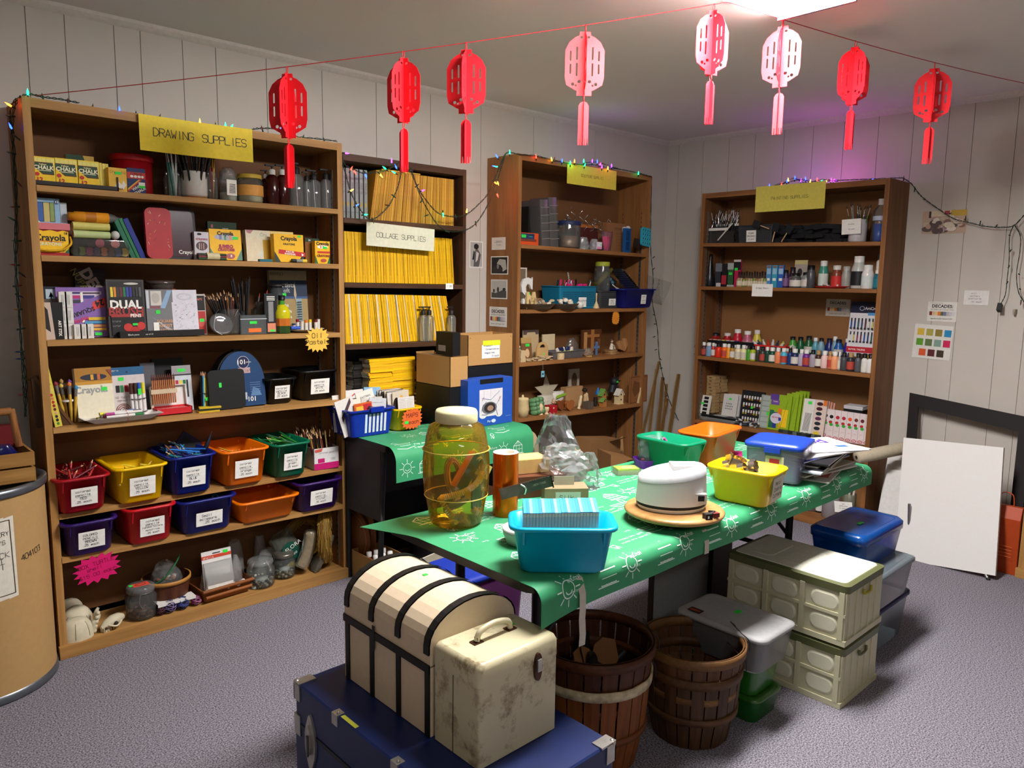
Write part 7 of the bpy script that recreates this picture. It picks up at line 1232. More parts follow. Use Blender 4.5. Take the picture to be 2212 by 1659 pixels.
for i in range(12):single(B().loft([ring(.02,.003,.001,0),ring(.017,.014,.006,.04),ring(.009,.009,.004,.048),ring(.009,.009,.004,.06)],['#d4d2d6','#24304a','#d8c82a','#c8c8c4','#b8281c','#e0dcd4'][i%6]),'paint_tube','short paint tube poking out of the red open box','paint tube',M0@T(w*.1+w*.07*i,.02+.02*(i%3),.012)@RY(-40+i*9)@RX(8),'tubes in the red box')
a,d=aX(1783,682,-.014),aX(1838,647,-.014);w,h=abs(a.y-d.y),d.z-a.z;single(art(B().box(-w/2,w/2,0,.001,0,h,'#c8beb0'),DEC,w,h),'postcard','decades exhibition card on the back of the painting bookcase','card',T(-.0145,(a.y+d.y)/2,a.z)@RZ(-90))
its=[('r','#0f1838',0,.78,1,1),('e','#c8ccd8',.32,.87,.07,.045),('e','#0f1838',.32,.87,.055,.034),('t',CW,'ArtCreation',.68,.87,.075),('r','#4a90c8',.5,.74,1,.79),('r','#b8182c',0,.02,1,.13),('t',CW,'ROYAL TALENS',.3,.075,.045)]
for r_ in range(2):
 for k in range(9):its+=[('r',['#d8d4c8','#c8c05a','#8a2a4a','#6a1a3a','#1c4a9a','#16306a','#1a5a54','#2a3a6a','#5a2a2a'][(k+r_*4)%9],.06+k*.1,.24+r_*.26,.10+k*.1,.36+r_*.26),('r','#101014',.062+k*.1,.36+r_*.26,.098+k*.1,.42+r_*.26),('r','#2a2a2e',.05+k*.1,.21+r_*.26,.11+k*.1,.24+r_*.26)]
pack(4.3,1828,1906,652,.12,.004,'colour_chart','navy and white colour chart card printed with two rows of tubes','colour chart','#d6d4d8',its,lean=6,z=zr+.03,bot=745)
rn=random.Random(2)
for k in range(13):s_=at(4.4,1533+rn.uniform(-2,2),.16,890);b=B();b.box(-.045,.045,0,.13,.0004,.0225,mat('#a8895c',.8));b.box(-.01,.012,-.0005,0,.008,.014,'#4a3a24');b.box(.0452,.0458,.05,.06,.004,.018,'#6a5434');single(b,'kraft_box','small flat kraft box in the tall stack at the bookcase side','small box',MS(4.4,s_,.17,zB(4.4,.1)+.0235*k+.001)@RZ(rn.uniform(-5,5)-8),'stacked flat kraft boxes')
for i,(a,c,dp) in enumerate(((1496,1528,.25),)):pack(4.4,a,c,855,dp,.01,'paint_palette','white paint pan palette with two columns of black squares','palette','#d8d6cc',[('r','#101010',.12+.44*x,.06+.156*y,.42+.44*x,.17+.156*y) for x in(0,1) for y in range(6)]+[('r',GS,.3,.62,.6,.7)],lean=14,bot=905)
for i,(a,c,dp) in enumerate(((1575,1600,.15),(1568,1594,.17),(1557,1588,.2))):pack(4.4,a,c,853,dp,.01,'sketch_pad',('rearmost white pad edge','middle white pad edge','front white pad sprinkled with tiny blue marks')[i],'pad','#c8c6c0',([('r','#34404a',.2+.11*(k%5)+.03*(k//5),.45+.09*(k//5),.25+.11*(k%5)+.03*(k//5),.49+.09*(k//5)) for k in range(14)]+[('r',GS,.4,.8,.6,.86)]) if i==2 else[],lean=10,bot=890)
its=[('r','#17171a',.04,.03,.96,.97)]
for r_ in range(4):
 for k in range(7):its+=[('r','#d4d2d0',.12+.12*k,.14+.21*r_,.19+.12*k,.22+.21*r_),('r',['#7a2a24','#a89a2a','#b8a04a','#2a2a30'][(r_+k)%4],.12+.12*k,.09+.21*r_,.19+.12*k,.14+.21*r_)]
pack(4.4,1596,1645,846,.19,.012,'tube_set','black case with rows of white-capped paint tubes','tube set','#0f0f11',its+[('r',GS,.5,.48,.6,.55)],lean=8,bot=900)
pack(4.4,1637,1668,855,.22,.01,'paint_palette','grey-green palette of six empty wells','palette','#8a958c',[('r','#a4aea6',.12,.04+.16*k,.88,.17+.16*k) for k in range(6)]+[('r',GS,.5,.4,.65,.5)],lean=9,bot=908)
for i,(a,c,dp) in enumerate(((1716,1738,.12),(1708,1730,.15),(1700,1724,.18),(1690,1716,.2),(1656,1702,.225))):
 pack(4.4,a,c,846+i*2,dp,.008,'brush_pack',('deepest','fourth','third','second','front')[i]+' lime green pack of chunky brushes in the fan'+(' with a round white sticker' if i==4 else ''),'brush pack','#8fb01c',([('r','#5a3a8a',0,.84,.4,1),('r','#6a4a9a',.05,.7,.45,.84),('h',CW,'foam',.25,.8,.04),('r','#1a6a4a',.05,.05,.25,.55),('r','#24348a',.25,.05,.42,.5),('r','#e87a1c',.42,.45,.6,.62),('r','#f0c81c',.62,.1,.9,.6),('r','#c8a81c',.5,.05,.62,.4),('e','#d0ccd8',.38,.33,.27,.15),('t','#b83a4a','BRUSHES',.38,.35,.06),('r','#24348a',.5,.27,.62,.36),('l','#34501c',.006,.62,.02,.84,.86)] if i==4 else[('r','#e0c82a',.1,.3,.4,.7),('l','#3a5a1c',.008,.5,.05,.8,.9)]),lean=9,bot=922)
pack(4.4,1728,1752,863,.22,.012,'brush_set','white card of small brushes with a green sticker','brush set','#dcdad2',[('l','#5a5a5a',.014,.2+.1*k,.1,.3+.1*k,.6) for k in range(6)]+[('r',GS,.4,.85,.75,.93)],lean=10,bot=920)
pack(4.4,1752,1778,866,.225,.012,'watercolour_set','slim watercolour set with a column of dark round pans','watercolour set','#d8c4b8',[('e',['#d8c02a','#16242c','#1a2a34','#5a2a4a','#14242a','#4a1a24','#3a1418'][k],.42,.08+.135*k,.26,.05) for k in range(7)]+[('r','#d8702a',.7,.85,1,1)],lean=10,bot=925)
for i in range(3):pack(4.4,1775+6*i,1783+6*i,868+2*i,.2-.02*i,.012,'watercolour_set',('first','second','third')[i]+' pinkish set edge tucked behind the slim watercolour set','watercolour set','#c8907a',lean=10,bot=925)
for i,dc in enumerate(('#14342c','#101014','#b0202c','#a81c28','#e0501c','#6a2a1c','#5a1c1c','#5a3a24')):
 a=1771 if i==0 else 1783+13.5*(i-1);pack(4.4,a,a+13,884+i*2,.20 if i==0 else.265,.03,'paint_tube_box',f'narrow red and white tube box, {("set back", "black", "crimson", "scarlet", "orange", "rust", "maroon", "brown")[i]} colour patch','tube box','#d8cac8',[('e',dc,.5,.76,.32,.06),('e','#b0242c',.45,.58,.3,.05),('e','#3aa03a',.6,.5,.32,.05),('l','#c05a5a',.008,.3,.3,.7,.3),('e','#b8303a',.5,.07,.42,.05),('e','#d8cac8',.5,.07,.3,.03),('t','#b8303a','oil',.5,.07,.05)],lean=7,bot=958,group='red and white tube boxes')
for k in range(6):s_=at(4.4,1845,.12,900);single(B().box(-.055,.06,0,.1,.0004,.0105,'#121214' if k<4 else '#c8c8c8'),'flat_case','flat black case in the stack behind the tube boxes','case',MS(4.4,s_,.15,zB(4.4,1)+.15+.011*k)@RZ(3*(k%2)),'flat cases behind the tube boxes')
single(B().box(-.06,.06,0,.1,0,.149,'#3a2a1c'),'wooden_block','brown box holding up the flat black cases','box',MS(4.4,at(4.4,1845,.12,900),.15,zB(4.4,1)+.001))
s0,s1=span(4.4,1512,1593,.25,905);w=s1-s0;M0=MS(4.4,(s0+s1)/2,.22,zB(4.4,.2)+.001);b=B();b.loft([ring(w*.85,.09,.01,0),ring(w,.12,.012,.03),ring(w-.006,.114,.012,.03),ring(w*.85,.085,.01,.024)],clear('#c8c8c4',.5,.2));single(b,'clear_tray','clear tray under the black tray of scribbled cards','tray',M0);single(B().loft([ring(w*.9,.1,.03,.031),ring(w,.11,.03,.042)],'#0e0e10').add([(-.05,-.03,.043),(.05,-.035,.043),(.06,.03,.043),(-.04,.03,.043)],[(0,1,2,3)],'#a8a8a0'),'black_tray','shallow black tray with pale scribbled cards','tray',M0)
rn=random.Random(7)
for i in range(22):s_=at(4.4,1578+66*rn.random(),.25);single(B().tube([(-.02,0,0),(.012,0,.003),(.02,0,.003),(.028,0,.003)],[.007,.008,.005,.005],['#c8c8c6','#34383c','#d8d4cc','#24303a','#8a8a8c'][i%5],7),'paint_tube','small paint tube in the loose pile before the black tube set','paint tube',MS(4.4,s_,.25-.04*rn.random(),zB(4.4,.3)+.009+.013*(i%3))@RZ(rn.uniform(0,180)),'loose tubes before the tube set')
for k in range(9):s_=at(4.4,1690+10*k,.26,930);single(B().box(-.02,.02,-.01,.01,0,.02,['#26302c','#3a403c','#18201e','#5a6460'][k%4]),'ink_pack','dark flat ink pack in the low row before the brush packs','pack',MS(4.4,s_,.265,zB(4.4,.8)+.002)@RZ(k*13),'dark packs before the brush packs')
for(px0,px1,tp,c,lab) in((1712,1736,1052,clear('#b8a8a0',.4),'clear plastic jar at the base of the painting bookcase'),(1741,1764,1048,clear('#b8b0ac',.4),'second clear plastic jar at the base near the black bottle')):
 jar(px0,px1,tp,1105,.18,4.9,lab,glass=c)
bot(4.9,1761,1779,1060,1104,.17,'#141418','#18181c','black bottle with a white label at the bookcase base','#d8d8d4');t=jar(1775,1812,1045,1120,.22,4.9,'frosted tall container beside the black bottle',glass=clear('#d8d4da',.65,.3),neck=1.0)
t,s2,z2,r2,h2=jar(1818,1846,1065,1118,.2,4.9,'frosted container of styling brushes behind the blue bin',glass=clear('#c8ccb8',.5,.2),neck=1.0)
for i in range(5):single(B().tube([(0,0,0),(.004,0,.2)],.006,['#d8d4c8','#9a5a34','#2a2a2a','#c8d0c0','#e0dcd4'][i],7),'brush','brush handle standing in the frosted container','brush',MS(4.9,s2,.2,z2+.005)@T(.015*cos(i*1.3),.015*sin(i*1.3),0)@RY(-6+3*i),'brush handles in the frosted container')
hangnote(4.9,1805,1842,1080,1112,.30,'tilted white price card reading two toothbrushes',[('used',.006),('toothbrushes',.006),('for stencils',.006),('.10 each',.006)],tilt=-8)
# ================================================================ folding table with the green cloth
TX0,TX1,TYF,TYB,TZ=-3.585,-1.62,-2.235,-1.56,.738
t=thing('folding_table','black folding table under the green printed cloth','table',T(0,0,0));TB=mat('#161413',.5)
B().prism([(x+(TX0+TX1)/2,y+(TYF+TYB)/2) for x,y in rr(TX1-TX0,TYB-TYF,.05)],TZ-.03,TZ-.001,TB).build('tabletop',t)
for x in(-3.37,-1.83):
 for y in(TYF+.2,TYB-.12):B().tube([(x,y,TZ-.03),(x,y,.001)],.016,TB,8).build('leg',t)
 B().tube([(x,TYF+.2,.35),(x,TYB-.12,.35)],.01,TB).build('crossbar',t);sg=1 if x<-3 else-1;B().tube([(x,TYF+.2,.42),(x+sg*.35,TYF+.2,TZ-.03)],.008,TB).build('brace',t)
dr2=drape(.035,TZ+.0015,0)
def FT(u,v,k):
 x=TX0+u;v2=v*(1+.22*math.exp(-max(u,0)/.12)) if v>0 else v;o,h=dr2(v2);a=min(max(v2,0)/.035,pi/2);w_=.006*sin(u*11)*max(0,v2-.03)*8;bk=max(0,(-v-.5)/.18)
 return(x-(.07*bk*max(0,1-u*5)),TYF-.004-o+w_-k*sin(a),h+k*cos(a))
cloth('tablecloth','green cloth printed with white play and nature drawings on the long table',FT,[-.012]+[.03*i for i in range(1,8)]+[.25+.07*i for i in range(25)]+[1.985],[-.68+.04*i for i in range(17)]+[-.02,0]+[.008*i for i in range(1,8)]+[.07,.085,.10],prints=lambda b,F:doodles(b,lambda u,v:F(1.97-u,.10-v),.0,1.97,0,.77,GRNP,.0030,4,(.26,.215),.03))
p=aZ(1268,1258,TZ+.003);q=aY(1285,1387,TYF-.05)
single(B().loft([[(-.011,y,z_),(.011,y,z_),(.011,y-.0008,z_+.0004),(-.011,y-.0008,z_+.0004)] for y,z_ in((.03,.0),(0.0,.001),(-.035,-.012),(-.05,-.05),(-.052,-.09),(-.05,-.12),(-.054,-.16),(-.052,q.z-TZ))],'#c8c0b0',True,False),'ribbon','long cream ribbon hanging over the table edge by the turquoise bin','ribbon',T(p.x+.03,TYF+.006,TZ+.004)@RZ(-6))
p=aZ(1563,1150,TZ+.003);single(B().loft([[(-.012,y,z_),(.012,y,z_),(.012,y-.0008,z_+.0004),(-.012,y-.0008,z_+.0004)] for y,z_ in((.04,0),(0,.001),(-.035,-.012),(-.045,-.05),(-.046,-.085))],'#c8c0b0',True,False),'ribbon','short cream ribbon tab at the table edge beside the round board','ribbon',T(p.x,TYF+.006,TZ+.004))
def corners(N,L_,R_,z):
 n,l,r=(aZ(*q,z) for q in(N,L_,R_));c=(l+r)/2;w,d=(r-n).length,(l-n).length;return c,w,d,math.degrees(math.atan2(r.y-n.y,r.x-n.x))
def tablebin(N,L_,R_,h,col,label,z0=TZ+.003,rim=.012,mt=None,note_=None,d=None):
 c,w,dd,a=corners(N,L_,R_,z0+h);d=d or dd;t=thing('storage_bin',label,'storage bin',T(c.x,c.y,z0)@RZ(a));tub(w-2*rim,d-2*rim,h,col=mt or mat(col,.32,noise=.02),rim=rim).build('bin_body',t);return t,w-2*rim,d-2*rim
n1,n2=aZ(1100,1143,.869),aZ(1340,1145,.869);w=(n2-n1).length;a=math.atan2(n2.y-n1.y,n2.x-n1.x);d=.17;c=(n1+n2)/2+V((-sin(a),cos(a),0))*d/2
t=thing('storage_bin','bright turquoise bin of blue-topped cards at the table corner','storage bin',T(c.x,c.y,TZ+.003)@Mx.Rotation(a,4,'Z'));tub(w-.024,d-.024,.128,col=mat('#00a2c6',.3,noise=.02)).build('bin_body',t);M0=t.matrix_world.copy()
for k in range(24):single(B().box(0,.0075,0,.085,0,.11,'#b4b0a8').box(-.0002,.0077,-.0004,.0855,.1101,.112,['#2a9ad0','#1c86c4','#7ac0dc','#3aa8d8'][k%4]).box(0,.0075,-.0003,0,.1,.11,'#d8cdb0'),'card_pack','grey card pack with a blue edge standing in the turquoise bin','card',M0@T(-.105+.0082*k,-.035,.050+.0015*(k//6))@RX(9),'card packs in the turquoise bin')
p=aZ(985,1127,TZ+.003);t=thing('barrel_jar','big amber barrel-shaped jar of coiled phone cords','jar',T(p.x,p.y,TZ+.003));H_=.335
AM=clear('#f6cf5a',.16,.06);pr=[(.0002,.002),(.076,.002),(.082,.01),(.088,.04),(.0885,.042),(.097,.09),(.1,.095),(.104,.15),(.105,.19),(.102,.235),(.1045,.238),(.1,.242),(.094,.28),(.085,.31),(.062,.322),(.058,.33)]
B().lathe(pr,AM,40).build('jar_body',t);B().lathe([(.064,.322),(.066,.326),(.066,.352),(.062,.36),(.0002,.362)],mat('#d9cfa0',.5),36).build('lid',t)
for z_,r_ in((.092,.099),(.238,.1045)):B().tube([(r_*cos(a_*pi/20),r_*sin(a_*pi/20),z_) for a_ in range(40)],.0018,mat('#d8b850',.15),6,True).build('raised_ring',t)
M0=t.matrix_world.copy();CD=mat('#d8c070',.5)
def coil(P,r_,n_,wr=.0026):
 C_=cell(P,n_*8);out=[]
 for i,q in enumerate(C_):
  tt=(C_[min(i+1,len(C_)-1)]-C_[max(i-1,0)]).normalized();s1=tt.cross(V((0,1,.2))).normalized();s2=tt.cross(s1);a_=i*2*pi/8;out.append(q+s1*(r_*cos(a_))+s2*(r_*sin(a_)))
 return B().tube(out,wr,CD,5)
single(coil([(-.085,-.03,.10),(-.04,-.07,.115),(.01,-.08,.135),(.05,-.07,.165)],.0075,34),'phone_cord','coiled cream phone cord slanting across the amber jar','phone cord',M0);single(coil([(-.08,-.02,.10),(-.07,-.045,.06),(-.055,-.05,.04)],.008,12),'phone_cord','coiled cream cord dropping down inside the amber jar','phone cord',M0);single(coil([(.02,-.06,.05),(.05,-.055,.03),(.07,-.03,.06)],.009,12),'phone_cord','short coiled cord at the bottom of the amber jar','phone cord',M0)
for(x,y,z_,rr_,n_,c,lab,ro) in((-.03,-.02,.16,.045,12,'#b08a3a','tall looped bundle of tan cable in the amber jar',0),(.055,-.04,.185,.026,9,'#dcc87a','pale looped cable against the amber jar wall',20),(.0,.0,.06,.05,10,'#8a6a2a','brown cable loops lying at the bottom of the amber jar',60),(.04,-.05,.13,.018,7,'#e0cc80','small tight cable loop near the grey tag',50)):
 b=B();rn=random.Random(n_)
 for k in range(n_):e=rr_*rn.uniform(.65,1);ox=rn.uniform(-.006,.006);b.tube([(ox+e*.62*cos(a_*pi/10),rn.uniform(-.001,.001)-.001*k,e*1.35*sin(a_*pi/10)) for a_ in range(20)],.0019,c,5,True)
 single(b,'cable_bundle',lab,'cable',M0@T(x,y,z_)@RX(ro)@RY(-10))
single(B().box(-.02,.02,-.01,.01,-.06,.06,'#1a1612').box(-.027,-.02,-.011,.011,-.065,.06,'#a8642c'),'remote_control','dark device with an orange strip tilted inside the amber jar','device',M0@T(.01,-.045,.17)@RY(38));b=B();b.box(-.022,.022,-.004,.004,-.014,.014,'#c8b060');b.text('REIN',0,0,.016,CK,lambda u,v:(u,-.0045,v));single(b,'plastic_tag','cream tag with black letters inside the amber jar','tag',M0@T(.066,-.066,.165)@RY(-58));single(B().box(-.018,.018,-.004,.004,-.04,.04,'#16302c').box(.016,.019,-.005,.005,-.04,.04,'#9a2a24'),'circuit_board','dark green board standing low in the amber jar','board',M0@T(.04,-.05,.09))
for k in range(7):single(B().tube([(0,0,0),(.0,.0,.02)],.008,['#cfc28a','#8a7a4a','#b8a868'][k%3],8),'plug','small cream plug heaped at the foot of the amber jar','plug',M0@T(-.05+.018*k,-.045+.005*(k%2),.015+.012*(k%3))@RX(60+20*k),'plugs in the amber jar')
p=aZ(1091,1110,TZ+.003);hr=aY(1091,976,p.y).z-TZ-.004;t=thing('foil_roll','upright roll of shiny copper foil behind the amber barrel','foil roll',T(p.x,p.y,TZ+.003));B().lathe([(.0415,0),(.0415,hr)],mat('#e0640f',.25,.8,0),32).build('foil',t);B().lathe([(.0415,hr),(.040,hr+.001),(.03,hr+.001),(.029,hr),(.029,.002),(.04,.001)],'#d8cfc0',32).build('cardboard_core',t)
c=aZ(1165,1090,TZ);b=B();b.box(-.09,.09,-.07,.07,0,.075,'#5a3018');single(b,'carton','red-brown carton behind the copper roll under the plastic film','carton',T(-2.98,-1.63,TZ+.003)@RZ(-25));single(B().box(-.07,.07,-.05,.05,0,.05,'#b8945a').box(-.06,.06,-.04,.04,.05,.0506,'#d8b070'),'kraft_box','flat kraft box lying on the red-brown carton','box',T(-3.0,-1.60,TZ+.080)@RZ(-20))
n1,n2=aZ(1165,1082,TZ),aZ(1270,1080,TZ);a=math.atan2(n2.y-n1.y,n2.x-n1.x);b=B();w=.15;b.box(0,w,0,.09,0,.062,'#8a7a5c');b.box(w*.25,w*.82,-.0006,0,.0,.05,'#b4c4b4');b.hand('Silk',w*.5,.032,.014,'#2c2c2c',lambda u,v:(u,-.0012,v));single(b,'silk_box','khaki box with a pale label reading silk','box',T(-3.09,-1.785,TZ+.003)@RZ(-38));single(B().box(0,.07,0,.002,0,.05,'#a8ac98'),'grey_card','grey-green card standing behind the silk box','card',T(-3.03,-1.77,TZ+.045)@RZ(-38))
b=B();MT=mat('#57504a',.3,.7,.15);b.box(0,.17,0,.008,0,.034,MT);b.box(.168,.172,-.004,.012,-.004,.038,mat('#3a342e',.3,.7));[b.box(.006*k,.006*k+.003,-.001,.006,.034,.037,MT) for k in range(27)];b.tube(cell([(.075,-.002,.0),(.082,-.012,.02),(.07,-.006,.034)],10),.003,mat('#c8c8c4',.2,.8));b.hand('HERITAGE',.13,.02,.006,'#b8b0a0',lambda u,v:(u,-.0006,v));p=aZ(1092,1085,TZ+.05);single(b,'strip_cutter','worn grey metal cutting bar leaning behind the turquoise bin','cutter',T(-3.30,-1.80,TZ+.07)@RZ(-35)@RY(-14));single(B().lathe([(.0002,0),(.05,0),(.062,.03),(.064,.045),(.059,.045),(.048,.004),(.0002,.003)],mat('#c4c0b8',.4),24),'bowl','off-white bowl half hidden behind the turquoise bin','bowl',T(-3.385,-1.99,TZ+.003))
for(x,y,w,d,h,sd,tp,lab,al) in((-2.84,-1.60,.22,.15,.26,101,.32,'tall crumpled clear plastic film bag on the table',.10),(-2.93,-1.72,.19,.12,.12,102,.5,'crinkled white plastic wrap slumped over the silk box',.34),(-2.79,-1.72,.09,.07,.13,103,.4,'trailing end of clear film draping to the green cloth',.16)):
 b=bag(B(),w,d,h,clear('#f2f4f6',al,.12),sd,22,10,tp,.22);single(b,'plastic_film',lab,'plastic film',T(x,y,TZ+.003+(.06 if sd==102 else 0))@RZ(sd*17))
p=aZ(1352,1022,TZ+.003);single(B().box(-.045,.045,-.03,.03,0,.016,'#c8c2a0').box(-.045,.045,-.03,.03,.017,.024,'#b8d42a').box(-.02,.03,-.02,.02,.0241,.0245,'#e0ea6a'),'note_pack','yellow-green packet stacked on a cream pad near the film','packet',T(p.x,p.y,TZ+.003)@RZ(-30));single(B().box(-.05,.05,-.034,.034,0,.024,clear('#e8ece8',.15)),'plastic_sleeve','clear sleeve lying around the yellow-green packet','sleeve',T(p.x,p.y,TZ+.0032)@RZ(-30))
p=(aZ(1350,1095,TZ+.045)+aZ(1562,1095,TZ+.045))/2;WO=wood('#c89a62','#a87a44','x',.35);t=thing('turntable','round honey-coloured wooden turntable board on the green cloth','turntable',T(p.x,p.y,TZ+.003));r=(aZ(1350,1095,TZ+.045)-aZ(1562,1095,TZ+.045)).length/2
B().lathe([(.0002,0),(r*.55,0),(r*.55,.02),(.0002,.02)],'#1c1712',24).build('base_foot',t);B().lathe([(.0002,.021),(r*.9,.021),(r*.98,.027),(r,.034),(r*.97,.04),(r*.9,.044),(r*.84,.042),(.0002,.042)],WO,48).build('round_top',t)
M0=T(p.x-.005,p.y+.01,TZ+.046)@RZ(-42);t=thing('tape_machine','white rounded appliance with a sloping top on the wooden turntable','appliance',M0);WH=mat('#d4d5d2',.35,noise=.01)
def el(rx,ry,z,sl=0,n=32,dx=0):return[(dx+rx*cos(2*pi*i/n),ry*sin(2*pi*i/n),z+sl*cos(2*pi*i/n)) for i in range(n)]
b=B();b.loft([el(.105,.085,0),el(.112,.09,.012)],WH,True);b.build('base',t);B().loft([el(.108,.088,.012),el(.108,.088,.022)],'#111111').build('dark_gap',t)
b=B();b.loft([el(.114,.092,.022),el(.113,.091,.03),el(.108,.088,.10,.014)],WH,True);b.build('body',t);b=B();b.loft([el(.109,.089,.101,.014),el(.107,.087,.118,.016),el(.098,.078,.124,.017),el(.07,.052,.121,.016)],mat('#c2c4c6',.35));b.box(.0,.085,-.02,.05,.12,.137,WH);b.build('sloping_lid',t)
b=B();b.box(.058,.094,-.078,-.058,.03,.062,WH);b.box(.066,.086,-.0795,-.077,.04,.057,'#16181a');b.hand('stic',.077,.034,.004,'#8a8a8a',lambda u,v:(u,-.0785,v));b.build('switch',t)
b=B();b.box(-.012,.012,-.01,.01,0,.018,'#141414');b.box(-.006,.0,-.0105,-.01,.004,.012,CW);b.tube(cell([(.008,.005,.01),(.03,.01,.016),(.045,.03,.01),(.04,.05,.006)],16),.004,'#141414');b.box(.02,.042,-.004,.014,.003,.016,'#7a2a24');single(b,'power_plug','black power plug and cord resting on the turntable rim','plug',M0@T(.085,-.125,-.002)@RZ(20))
t,w,d=tablebin((1667,1030),(1522,1003),(1708,1008),.125,'#eec000','deep yellow bin of metal cookie cutters');M0=t.matrix_world.copy()
note(w*.62,.085,[('Metal',.016),('Cookie',.016),('Cutters',.016)],'#dcd8c4').build('paper_label',t,T(.0,-d/2*.93-.005,.02)@RX(4));SM=mat('#b8b4a8',.18,.9);rn=random.Random(4)
for k in range(20):
 kind=k%3;pts=[(.02*cos(i*pi/8)*(1+(.35 if i%2 and kind==0 else 0)),.02*sin(i*pi/8)*(1+(.35 if i%2 and kind==0 else 0))) for i in range(16)]
 b=B();P2=[(x*(.7 if kind==1 else 1),y) for x,y in pts];b.loft([[(x,y,z_) for x,y in P2] for z_ in(0,.022)],mat('#c8a02a',.25,.6) if k%4==3 else SM,False);single(b,'cookie_cutter','shaped metal cookie cutter piled in the deep yellow bin','cookie cutter',M0@T(rn.uniform(-w*.3,w*.3),rn.uniform(-.02,d*.40),.07+.055*rn.random())@RX(rn.uniform(0,90))@RZ(rn.uniform(0,180)),'cookie cutters in the yellow bin')
single(B().prism(ring(.05,.03,.01,0) and[(x,y) for x,y in rr(.06,.035,.01)],0,.05,SM,'y').T and B().box(-.05,.05,-.002,.002,0,.045,SM).box(-.05,-.046,-.03,.002,0,.045,SM),'cookie_cutter','large angular metal cutter rising above the yellow bin','cookie cutter',M0@T(-.02,d*.3,.115)@RZ(25)@RX(18))
t,w,d=tablebin((1483,963),(1366,940),(1536,951),.13,'#007a54','emerald green bin standing behind the purple basket');t,w,d=tablebin((1545,943),(1457,931),(1609,920),.14,'#f05a08','bright orange bin at the back end of the table');M0=t.matrix_world.copy();single(B().box(-.03,.03,-.02,.02,0,.02,'#d8cfc8').box(-.02,.04,.0,.03,.02,.035,'#e4dcd4'),'paper_wad','folded white paper inside the bright orange bin','paper',M0@T(0,0,.05))
single(B().box(-.06,.06,-.045,.045,0,.012,'#b01c6a'),'plastic_tray','magenta tray lying in front of the bright orange bin','tray',T(*aZ(1580,985,TZ+.004))@RZ(30))
p=aZ(1403,1012,TZ+.003)+V((.03,.02,0));t,w,h=basketbox(3.3,1403,1450,1,-1,.1,'#6a1c9a','small violet basket with a zip bag in it',False) if False else(None,0,0)
t=thing('plastic_basket','small violet basket holding a zip bag of beads','basket',T(p.x,p.y,TZ+.003)@RZ(-30));b=B();b.loft([ring(.11,.08,.015,0),ring(.13,.1,.02,.035),ring(.126,.096,.018,.035),ring(.106,.076,.013,.003)],'#6a1c9a',False,False);b.build('basket_body',t);single(bag(B(),.12,.07,.12,clear('#eef2f8',.14,.06),111,18,8,.9,.1),'zip_bag','clear zip bag of red pieces with a pink zip edge','bag',T(p.x,p.y,TZ+.008)@RZ(-20));single(B().tube(cell([(.0,0,0),(.03,0,.03),(.035,0,.07),(.015,0,.1)],12),.006,'#c04a8a'),'zip_strip','pink ziplock edge of the bag in the violet basket','zip strip',T(p.x+.04,p.y-.02,TZ+.02)@RZ(-20));rn=random.Random(2)
for k in range(12):single(B().ball((0,0,0),.009,['#c8383a','#d8605a','#a82a4a','#3a8ab0'][k%4],7,5,.7),'bead','red or pink bead inside the clear zip bag','bead',T(p.x+rn.uniform(-.035,.02),p.y+rn.uniform(-.02,.02),TZ+.02+.02*rn.random()),'beads in the zip bag')
z0=TZ+.012;c,w,d,a=corners((1734,970),(1606,952),(1764,948),.895);t=thing('storage_box','ribbed clear box with a royal blue lid and a red brand tag','storage box',T(c.x,c.y,z0)@RZ(a));h=.895-z0-.018;w-=.01;d-=.01
b=B();b.loft([ring(w*.88,d*.9,.02,0),ring(w*.97,d*.97,.02,h)],clear('#dcd6ea',.34,.2));[b.box(w*.465,w*.475,-d*.4+d*.1*k,-d*.4+d*.1*k+.003,.01,h*.9,clear('#eae6f4',.5)) for k in range(9)];b.build('clear_body',t);b=B();b.loft([ring(w,d,.02,h),ring(w+.008,d+.008,.025,h+.004),ring(w+.006,d+.006,.025,h+.018),ring(w*.85,d*.85,.03,h+.024)],mat('#1c3fa8',.35));b.box(-w/2-.008,-w/2,-d*.14,d*.14,h-.014,h+.006,mat('#1c3fa8',.35));b.box(w*.1,w*.2,-d*.1,-.02,h+.0235,h+.025,'#35c8c0');b.build('lid',t)
b=B();b.box(-w*.475,-w*.47,-d*.2,d*.12,.02,h*.78,'#c8b890');b.box(-w*.48,-w*.475,-d*.12,d*.05,h*.55,h*.7,'#b8282a');b.box(-w*.48,-w*.475,-d*.12,d*.06,h*.2,h*.4,'#d8902a');b.build('paper_tag',t);B().loft([ring(w*.78,d*.8,.02,.004),ring(w*.82,d*.84,.02,h*.55)],'#8a86b8').build('contents',t)
rn=random.Random(15);base=aZ(1770,1050,TZ+.003);cols=['#c8c4bc','#a84a44','#d8d2c4','#2a2a2c','#b8a88a','#cfd8a8','#3a70b0','#b8c0cc','#1c1c20','#e0ddd6','#4a3a2c','#c8ccd0','#18181c','#1f2f9a','#dcdad8']
for k,cc in enumerate(cols):w_,d_,t_=rn.uniform(.28,.42),rn.uniform(.2,.26),.0062;single(B().box(-w_/2,w_/2,-d_/2,d_/2,0,t_-.0006,cc).box(-w_/2+.002,w_/2-.002,-d_/2-.0004,d_/2,.0012,t_-.0018,'#d8d4cc'),'magazine',f'{["light grey", "brick red", "cream", "black", "tan", "pale green", "mid blue", "blue grey", "glossy black", "off-white", "dark brown", "silver grey", "charcoal", "ultramarine", "plain white"][k]} covered magazine in the messy stack at the table end','magazine',T(-1.89+rn.uniform(-.05,.05),-2.12+rn.uniform(-.03,.03),TZ+.003+t_*k)@RZ(rn.uniform(-14,14)),'magazines stacked at the table end')
